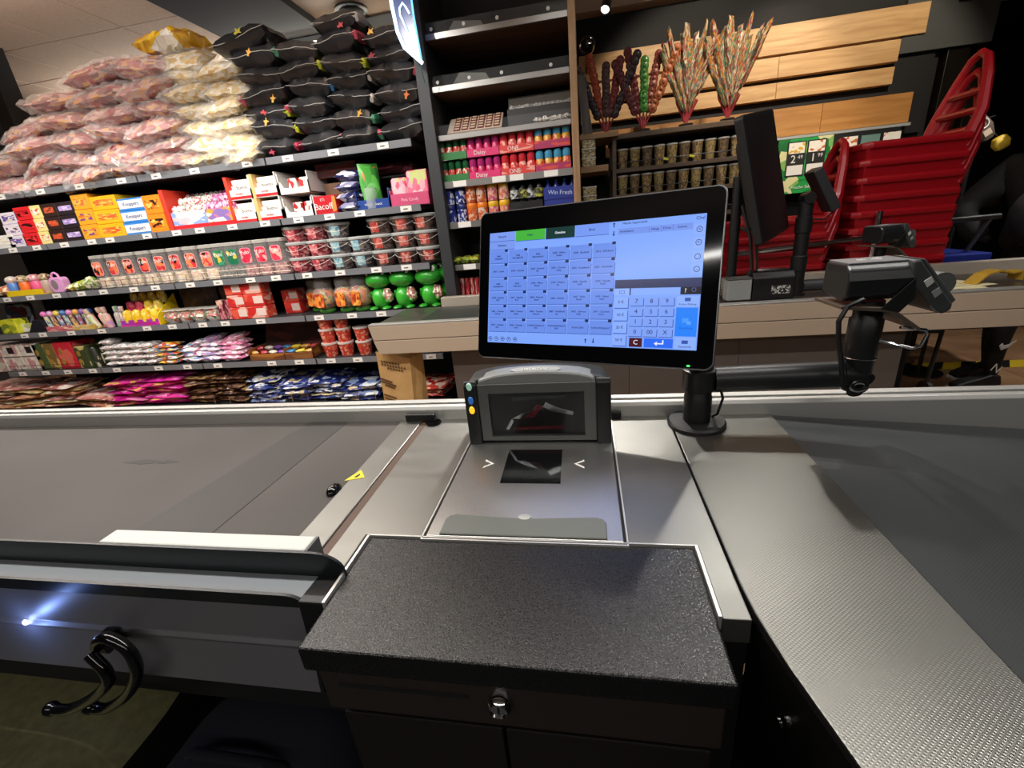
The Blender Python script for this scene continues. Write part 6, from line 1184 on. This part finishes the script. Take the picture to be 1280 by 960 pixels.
bag_pile(142, 236, 2, 7, [P_('magenta0', ['#c81888', '#d83a98', '#a8106a', '#e0408a', '#c82a78', '#d8a060'], 5), P_('magenta1', ['#d0209a', '#b81878', '#d83a98', '#e080b0'], 5)], 'sweet_bag', 'bright magenta sweet bag', 'magenta sweet bags')
bag_pile(236, 312, 2, 7, [P_('brownbag', ['#4a2a20', '#5e3a2c', '#38201a', '#a08050', '#6a4a38'], 7)], 'sweet_bag', 'dark brown glossy sweet bag', 'dark brown sweet bags')
bag_pile(312, 472, 4, [6, 5, 5, 4], [P_('bluebag0', ['#1c2a6a', '#d8dce0', '#24307a', '#8aa0c8', '#1a2258'], 6), P_('bluebag1', ['#202e74', '#c8b48a', '#1a2460', '#e0e2e4', '#3a4a90'], 6)], 'sweet_bag', 'navy blue and white sweet bag', 'navy sweet bags')
bag_pile(518, 560, 1, 3, [P_('redbag', ['#a82a20', '#d88a6a', '#8a1c18', '#c8b0a0'], 7)], 'sweet_bag', 'dim red sweet bag behind the kraft paper bag', 'dim red sweet bags')
# ================================================================== JAR BAY BETWEEN THE TWO POSTS
RZ = [2.375, 2.120, 1.868, 1.612, 1.372, 1.108, 0.86, 0.50, 0.14]
WSH = wood('shelf_walnut', '#4a3526', '#6a4c34', 2.0, 0.5)
rb_ = thing('jar_shelving', 'narrow black shelving bay with wooden shelves and clear front lips', 'shelving unit', (-0.455, YS, 0))
obj('back_panel', MB().box(-0.40, 0.40, 0.46, 0.50, 0, 3.0).mesh('b'), mat('jar_back_black', '#19191a', 0.6), rb_)
for k, zz in enumerate(RZ):
    s_ = obj('shelf', MB().box(-0.40, 0.40, 0.004, 0.455, zz - 0.028, zz - 0.002).mesh('s', bev=0.002, seg=1), WSH, rb_)
    obj('price_strip', MB().box(-0.40, 0.40, -0.006, 0.004, zz - (0.026 if k < 3 else 0.036), zz + 0.002).mesh('s'), mat('strip_pewter', '#8d8a86', 0.35, 0.7), s_)
    if k < 3: obj('clear_lip', MB().box(-0.39, 0.40, -0.003, 0.0, zz + 0.004, zz + 0.055).mesh('l'), film('lip_acrylic', '#e0e4e4', 0.03, 0.05), s_)
    if k < 2:
        for x in (-0.36, -0.17, 0.02, 0.30): obj('lip_clip', MB().lathe([(0, 0.004), (0.009, 0.003), (0.010, 0)], 10).mesh('c', True), mat('clip_white', '#d8d6d0', 0.4), s_, (x, -0.006, zz + 0.022), (PI / 2, 0, 0))
    if 2 < k < 6:
        for x in ((-0.30, -0.05, 0.06, 0.27) if k == 3 else (-0.30, -0.12, 0.1)): obj('price_tag', MB().box(-0.042, 0.042, -0.003, 0, -0.017, 0.017).mesh('t'), TAGM, s_, (x, -0.006, zz - 0.016))
# leftover cardboard on the upper shelves
for k, (zz, lab) in enumerate(((RZ[0], 'grey folded cardboard lying on the highest jar shelf'), (RZ[1], 'grey folded cardboard lying on the second jar shelf'))):
    put('cardboard_insert', lab, 'cardboard', (-0.66, YS + 0.12, zz), [('board', MB().prism([(-0.13, 0), (0.15, 0), (0.11, 0.07), (-0.05, 0.09)], 0, 0.16).mesh('b'), mat('card_grey', '#6d6c68', 0.7))])
# sample tray and two grey boxes
zz = RZ[2]
t = thing('sample_tray', 'red and white compartment tray leaning on the jar shelf', 'tray', (sx(590, zz + .05), YS + 0.06, zz + 0.012)); t.rotation_euler = (math.radians(38), 0, 0)
obj('tray_board', MB().box(-0.17, 0.17, 0, 0.16, 0, 0.01).mesh('b'), mat('tray_cream', '#cdb9a6', 0.5), t)
cell_me = MB().box(-0.020, 0.020, -0.010, 0.010, 0, 0.006).mesh('cell'); cp_me = MB().box(-0.014, 0.014, -0.004, 0.009, 0.006, 0.009).mesh('praline', bev=0.002, seg=1)
for i in range(6):
    for j in range(5):
        e = obj('compartment', cell_me, mat('cell_red', '#7a2a24', 0.5), t, (-0.11 + i * 0.05, 0.022 + j * 0.029, 0.010)); obj('praline', cp_me, mat('praline_cream', '#d8c4a4', 0.5), e)
for i, (p, w_) in enumerate(((656, 0.23), (700, 0.19))):
    t = thing('lighter_box', f'black and grey counter display carton, {"left" if i == 0 else "right"} one beside the sample tray', 'box', (sx(p, zz + .05), YS + 0.10, zz))
    obj('carton', MB().box(-w_ / 2, w_ / 2, 0, 0.18, 0, 0.11).mesh('c', bev=0.002), mat('carton_charcoal', '#2b2a29', 0.5), t)
    obj('lid', MB().box(-w_ / 2, w_ / 2, 0, 0.006, 0, 0.085).mesh('l'), mat('carton_lid_grey', '#9c958b', 0.5), t, (0, 0.08, 0.11), (-0.25, 0, 0))
    lg = MB()
    for q in range(60): lg.box(*(lambda u, v, h: (u, u + 0.012, v, v + 0.012, 0.11, 0.11 + h))(rnd.uniform(-w_ / 2, w_ / 2 - 0.012), rnd.uniform(0.0, 0.06), rnd.uniform(0.004, 0.02)))
    obj('small_goods', lg.mesh('g'), printm('goods_grey', ['#b8b4ac', '#55524e', '#8a867f', '#d8d4cc'], 20), t)['kind'] = 'stuff'
loose_me = bag_mesh(0.045, 0.04, 0.03, 300, 0.008, 6, 5)
for i in range(9):
    put('foil_candy', f'small silver foil candy at the shelf front, {nth(i, 9)}', 'candy', (sx(672 + i * 4.8, zz), YS + 0.025 + 0.03 * (i % 2), zz + 0.002), [('candy', loose_me, printm('foilsilver', ['#d0cdc6', '#8a8780', '#e8e4dc'], 5, 0.25))], rotz=i * 0.9)
# chewing gum jars in two tiers
gj_b = MB().lathe([(0.0, 0), (0.026, 0), (0.029, 0.006), (0.029, 0.045), (0.024, 0.054)], 14).mesh('jar', True); gj_l = MB().lathe([(0.0255, 0.052), (0.027, 0.054), (0.027, 0.078), (0.02, 0.086), (0, 0.087)], 14).mesh('lid', True)
def gum(p0, p1, n, zz, jcol, jacc, lcol, tray, nm, tiers=2, word=None, h=0.125):
    x0, x1 = sx(p0, zz + .04), sx(p1, zz + .04); w_ = (x1 - x0) / n
    for q in range(tiers):
        t = thing('gum_tray', f'{nm} cardboard tray of gum jars, {"lower" if q == 0 else "upper"} tier', 'display tray', ((x0 + x1) / 2, YS + 0.02, zz + q * h)); hw = (x1 - x0) / 2 - 0.002
        obj('tray_front', MB().box(-hw, hw, 0, 0.004, 0.0, 0.042).box(-hw, hw, 0.004, 0.16, 0, 0.004).mesh('t'), printm('gumtray_' + nm, [tray, tray, jacc, tray], 3, 0.4), t)
        obj('tray_side', MB().box(-hw, -hw + 0.004, 0.004, 0.16, 0.004, 0.05).box(hw - 0.004, hw, 0.004, 0.16, 0.004, 0.05).mesh('t'), mat('gumtray_s' + nm, tray, 0.4), t)
        if word: obj('lettering', text(word, 0.034), WHITE, t, (-0.02, -0.001, 0.021), (PI / 2, 0, 0))
        for i in range(n):
            put('gum_jar', f'{nm} gum jar, {nth(i, n)} in the {"lower" if q == 0 else "upper"} tray', 'gum jar', (x0 + (i + 0.5) * w_, YS + 0.056, zz + q * h + 0.005), [('jar', gj_b, printm('gj_' + nm, [jcol, jcol, jacc], 4, 0.25)), ('lid', gj_l, mat('gl_' + nm, lcol, 0.25, coat=0.2))], group=f'{nm} gum jars', scale=(w_ / 0.060, w_ / 0.060, 1.32))
zz = RZ[3]
gum(551, 586, 4, zz, '#c83a2c', '#d8c8b8', '#1c5a34', '#2a7a3a', 'green and red')
gum(586, 626, 4, zz, '#c01c5a', '#d82a70', '#b02a70', '#d8286a', 'magenta', word='Daisy')
gum(626, 669, 4, zz, '#d8403a', '#e8a090', '#c8303a', '#d83a34', 'scarlet', word='ONE')
gum(669, 714, 4, zz, '#d8a030', '#d84a3a', '#4a9ac0', '#a82a5a', 'blue capped')
# second jar row: blue, orange, yellow tins, dark bottles, blue tray
zz = RZ[4]
bj_b = MB().lathe([(0.0, 0), (0.038, 0), (0.040, 0.004), (0.040, 0.078)], 16).mesh('jar', True); bj_l = MB().lathe([(0.041, 0.076), (0.042, 0.08), (0.042, 0.102), (0.038, 0.108), (0, 0.109)], 16).mesh('lid', True)
for cx_, (p, jc, lc, nm) in enumerate(((562, ['#2a3a9a', '#d8dce8', '#1c2a78'], '#1c2668', 'royal blue'), (576, ['#2a3a9a', '#d8dce8', '#1c2a78'], '#1c2668', 'navy capped blue'), (589, ['#d86a3a', '#e8c0a0', '#c84a2a'], '#e07820', 'orange'), (602, ['#d8703a', '#d8c0b0', '#b84a3a'], '#e07820', 'warm orange'), (616, ['#c85a80', '#e8b0a0', '#d87a60'], '#d8a820', 'yellow capped pink'), (630, ['#d88a5a', '#e8c8a0', '#d86a70'], '#e0a81c', 'yellow capped peach'))):
    for q in range(2):
        put('gum_tin', f'{nm} round gum tin, {"lower" if q == 0 else "upper"} one', 'gum jar', (sx(p, zz + .06), YS + 0.06, zz + q * 0.111), [('jar', bj_b, printm('bj%d' % cx_, jc, 5, 0.3)), ('lid', bj_l, mat('bl' + nm, lc, 0.3, coat=0.2))], scale=(0.82, 0.82, 1.0), group='round gum tins')
bt_b = MB().lathe([(0.0, 0), (0.028, 0), (0.030, 0.01), (0.030, 0.08), (0.014, 0.11), (0.014, 0.14), (0, 0.142)], 14).mesh('b', True); bt_l = MB().lathe([(0.0308, 0.02), (0.0308, 0.07)], 14).mesh('l', True)
for i in range(4):
    put('dark_bottle', f'small black bottle with grey label, {nth(i, 4)}', 'bottle', (sx(643 + i * 10.5, zz + .08), YS + 0.06, zz + 0.085), [('bottle', bt_b, BLACKG), ('label', bt_l, printm('btlab%d' % (i % 2), [['#8a8a88', '#2a2a2a', '#c8c8c4'], ['#a8a83a', '#2a2a2a', '#5a5a30']][i % 2], 4))], group='small black bottles')
put('dark_riser', 'black riser box below the small black bottles', 'riser', ((sx(638, zz) + sx(680, zz)) / 2, YS + 0.02, zz), [('riser', bbox(0.21, 0.2, 0.085, 0.002), printm('dark_riser', ['#1a1a1a', '#26242a', '#1c1c1c'], 4)), ('front', MB().box(-0.104, 0.104, -0.002, 0, 0.0, 0.02).mesh('f'), BLACK)])
x0, x1 = sx(680, zz + .1), sx(721, zz + .1)
t = thing('blue_display', 'blue cardboard display tray with white lettering', 'display tray', ((x0 + x1) / 2, YS + 0.02, zz)); hw = (x1 - x0) / 2
obj('tray', MB().box(-hw, hw, 0, 0.004, 0.08, 0.15).box(-hw, hw, 0.004, 0.2, 0.0, 0.085).mesh('t'), mat('tray_royal', '#1f2f86', 0.4), t)
obj('lettering', text('Win Fresh', 0.035), mat('ink_paleblue', '#b8c4e0', 0.5), t, (0, -0.001, 0.115), (PI / 2, 0.08, 0))
for i in range(4): put('blue_bottle', f'small blue bottle in the blue display tray, {nth(i, 4)}', 'bottle', (x0 + (i + 0.5) * (x1 - x0) / 4, YS + 0.07, zz + 0.086), [('bottle', bt_b, mat('bottle_blue', '#22307e', 0.2, coat=0.3))], scale=0.8, group='small blue bottles')
zz = RZ[5]
for i in range(3): put('green_snack', f'dim green and yellow snack roll, {nth(i, 3)}', 'snack roll', (sx(571 + i * 11, zz), YS + 0.07, zz + 0.002), [('roll', cached('groll', lambda: bag_mesh(0.07, 0.14, 0.05, 310, 0.006, 8, 8)), printm('groll', ['#6a8a2a', '#b8a83a', '#3a4a1c', '#8aa040'], 5))])
zz = RZ[6]
for i in range(4): put('red_stick_pack', f'small red stick pack below the snack rolls, {nth(i, 4)}', 'sweet pack', (sx(578 + i * 6, zz), YS + 0.07, zz), [('pack', cached('rstick', lambda: bbox(0.026, 0.05, 0.15, 0.004)), printm('rstick', ['#b82a30', '#d84a4a', '#8a1c24', '#d8b0a8'], 4))])

# ================================================================== WOODEN CRATE RACK WITH LOLLIPOP BOUQUETS
YC = 3.28
CRW = wood('crate_dark_oak', '#3f3125', '#5a4735', 2.0, 0.6)
cr = thing('crate_rack', 'dark wooden rack of nut cups under the lollipop bouquets', 'shelving unit', (0.22, YC, 0))
obj('side_board', MB().box(-0.02, 0.005, 0, 0.36, 0.4, 1.80).mesh('s', bev=0.002), CRW, cr)
obj('side_board', MB().box(0.80, 0.825, 0, 0.36, 0.4, 1.80).mesh('s', bev=0.002), CRW, cr)
obj('back_board', MB().box(0.005, 0.80, 0.345, 0.36, 0.4, 1.80).mesh('s'), mat('crate_back', '#1d1814', 0.8), cr)
RKZ = (1.615, 1.455, 1.295, 1.135)
for zz in RKZ:
    obj('shelf', MB().box(0.005, 0.80, 0.0, 0.345, zz - 0.03, zz - 0.004).mesh('s', bev=0.002), CRW, cr)
    obj('front_wire', MB().tube([(0.005, -0.006, zz + 0.03), (0.80, -0.006, zz + 0.03)], 0.003, 6).mesh('w'), DGREY, cr)
obj('top_board', MB().box(-0.03, 0.83, -0.01, 0.36, 1.785, 1.815).mesh('s', bev=0.003), CRW, cr)
cup2 = MB().lathe([(0.0, 0), (0.026, 0), (0.034, 0.108)], 14).mesh('cup', True); cup2l = MB().lathe([(0.034, 0.107), (0.037, 0.109), (0.037, 0.118), (0, 0.119)], 14).mesh('lid', True)
NUT = [printm('nutmix%d' % i, cs, 10, 0.5) for i, cs in enumerate((['#6a5438', '#8a7048', '#4a3a28', '#a08a5a'], ['#7a6a40', '#9a8450', '#5a4a2c', '#8a7a50'], ['#5a4a34', '#78603e', '#3e3222']))]
for r, zz in enumerate(RKZ[:2]):
    for i in range(10):
        put('nut_cup', f'clear cup of dry nuts on the {("upper", "lower")[r]} rack shelf, {nth(i, 10)}', 'nut cup', (0.27 + i * 0.0785, YC + 0.05, zz - 0.003), [('cup', cup2, NUT[(i + r) % 3]), ('lid', cup2l, film('jar_lid_clear', '#d8d4cc'))], group='cups of nuts')
for i in range(2): put('price_fleck', f'small yellow price fleck on the nut cups, {"left" if i == 0 else "right"} one', 'price tag', (0.52 + i * 0.16, YC - 0.012, 1.635), [('card', MB().prism([(0, 0), (0.03, -0.006), (0.034, 0.004), (0.004, 0.016)], -0.001, 0.001).mesh('c'), mat('fleck_yellow', '#c8c03a', 0.5))])
# side ledge with square tubs
lg = thing('side_ledge', 'light wooden side ledge beside the wooden post', 'shelf', (0.075, YC - 0.05, 0))
LW = wood('ledge_oak', '#7a5c3c', '#9a784e', 2.0, 0.5)
for zz in (1.645, 1.415, 1.185): obj('ledge_board', MB().box(-0.085, 0.095, 0, 0.36, zz - 0.04, zz - 0.002).mesh('l', bev=0.002), LW, lg)
obj('ledge_back', MB().box(-0.085, 0.095, 0.36, 0.38, 0.2, 1.80).mesh('l'), BLACKM, lg)
obj('ledge_top', MB().box(-0.085, 0.16, 0.0, 0.36, 1.80, 1.83).mesh('l', bev=0.002), LW, lg)
tb2 = MB().prism(rrect(-0.045, 0.045, -0.04, 0.04, 0.012, 3), 0, 0.044, 'z').mesh('tub'); tb2l = MB().prism(rrect(-0.048, 0.048, -0.043, 0.043, 0.012, 3), 0.0445, 0.052, 'z').mesh('lid')
for r, zz in enumerate((1.645, 1.415)):
    for q in range(3 if r == 0 else 2):
        put('nut_tub', f'flat clear tub of pale nuts on the {("upper", "lower")[r]} side ledge, {lvl(q, 3 if r == 0 else 2)}', 'nut tub', (0.045, YC + 0.0, zz + q * 0.054), [('tub', tb2, printm('palenut', ['#b8a878', '#8a7a50', '#d0c498', '#6a5c3c'], 9)), ('lid', tb2l, mat('tub2_lid', '#c9c7bd', 0.35))], group='flat nut tubs')
put('grey_plank', 'weathered grey plank leaning beside the wooden post', 'plank', (0.03, YC - 0.02, 1.835), [('plank', MB().prism([(-0.02, 0), (0.045, 0), (0.0, 0.33), (-0.045, 0.335)], 0, 0.02).mesh('p'), wood('plank_grey', '#4a4644', '#6a6460', 3, 0.7, 'Z'))])
# fruit-leather and jelly lollipop bouquets
disc = cached('disc', lambda: MB().lathe([(0, -0.008), (0.016, -0.008), (0.022, -0.003), (0.022, 0.003), (0.016, 0.008), (0.0, 0.008)], 12).mesh('d', True))
shard = [bag_mesh(0.050, 0.38, 0.028, 320 + s, 0.008, 6, 18, flat=4.0) for s in range(3)]
RST = mat('stick_red', '#8e2028', 0.5)
def bouquet(cx_, y, zb, kind, label, cols, n):
    t = thing('lollipop_bouquet', label, 'lollipop bouquet', (cx_, y, zb))
    obj('pot', MB().lathe([(0.035, 0), (0.045, 0.015), (0.04, 0.02), (0, 0.02)], 14).mesh('p', True), CRW, t)
    for i in range(n):
        a = -0.42 + 0.84 * i / (n - 1) if n > 1 else 0; dy = -0.03 + 0.06 * (i % 2); R0 = 0.12
        L_ = 0.46 + 0.05 * math.sin(i * 2.1)
        d = Vector((math.sin(a), dy * 1.5, math.cos(a))).normalized()
        st = obj('stick', MB().tube([(0, 0, 0.015), tuple(d * (0.16 if kind == 'jelly' else 0.16))], 0.0055, 6).mesh('s'), RST, t)
        if kind == 'coil':
            m = mat('coil' + cols[i % len(cols)], cols[i % len(cols)], 0.35, coat=0.3)
            nd = 10
            stick = MB()
            for q in range(nd):
                p = d * (R0 + 0.02 + q * (L_ - 0.14) / nd)
                tw = 0.5 * math.sin(q * 1.3 + i)
                stick.ball((p.x + 0.004 * tw, p.y - 0.012 + 0.004 * (q % 2), p.z), 0.027, 0.011, 0.030, 12, 6)
                stick.ball((p.x + 0.004 * tw, p.y - 0.020 + 0.004 * (q % 2), p.z + 0.003), 0.013, 0.009, 0.014, 10, 5)
            obj('coil_sweet', stick.mesh('c', True), m, t)
        else:
            s_ = obj('jelly_stick', shard[i % 3], printm('jelly%d' % (i % 3), [['#4f6a48', '#a04a3c', '#8a8a68', '#3f5e56', '#b07a34'], ['#8e2c34', '#9a8a6a', '#4e6a5a', '#b0a888', '#7a4630'], ['#4c6254', '#a08a50', '#983c36', '#a89c8a', '#a86c24']][i % 3], 7, 0.25, 0.5, (1.2, 3, 1.2)), t, tuple(d * (R0 + 0.15 + 0.05 * (i % 3))))
            s_.rotation_euler = d.to_track_quat('Y', 'Z').to_euler()
    return t
bouquet(0.165, YC + 0.06, 1.815, 'coil', 'bouquet of brown and rust coiled fruit lollipops by the post', ['#2e2226', '#a0452c', '#4a3434', '#7a2c2c'], 5)
bouquet(0.40, YC + 0.06, 1.815, 'coil', 'bouquet of dark red and green coiled fruit lollipops', ['#5a1c22', '#6a2026', '#3c7a2c', '#6a3024', '#8a4a28'], 5)
bouquet(0.665, YC + 0.06, 1.815, 'jelly', 'bouquet of mixed jelly stick lollipops, left of the two', None, 12)
bouquet(0.915, YC + 0.06, 1.815, 'jelly', 'bouquet of mixed jelly stick lollipops, right and tallest', None, 12)
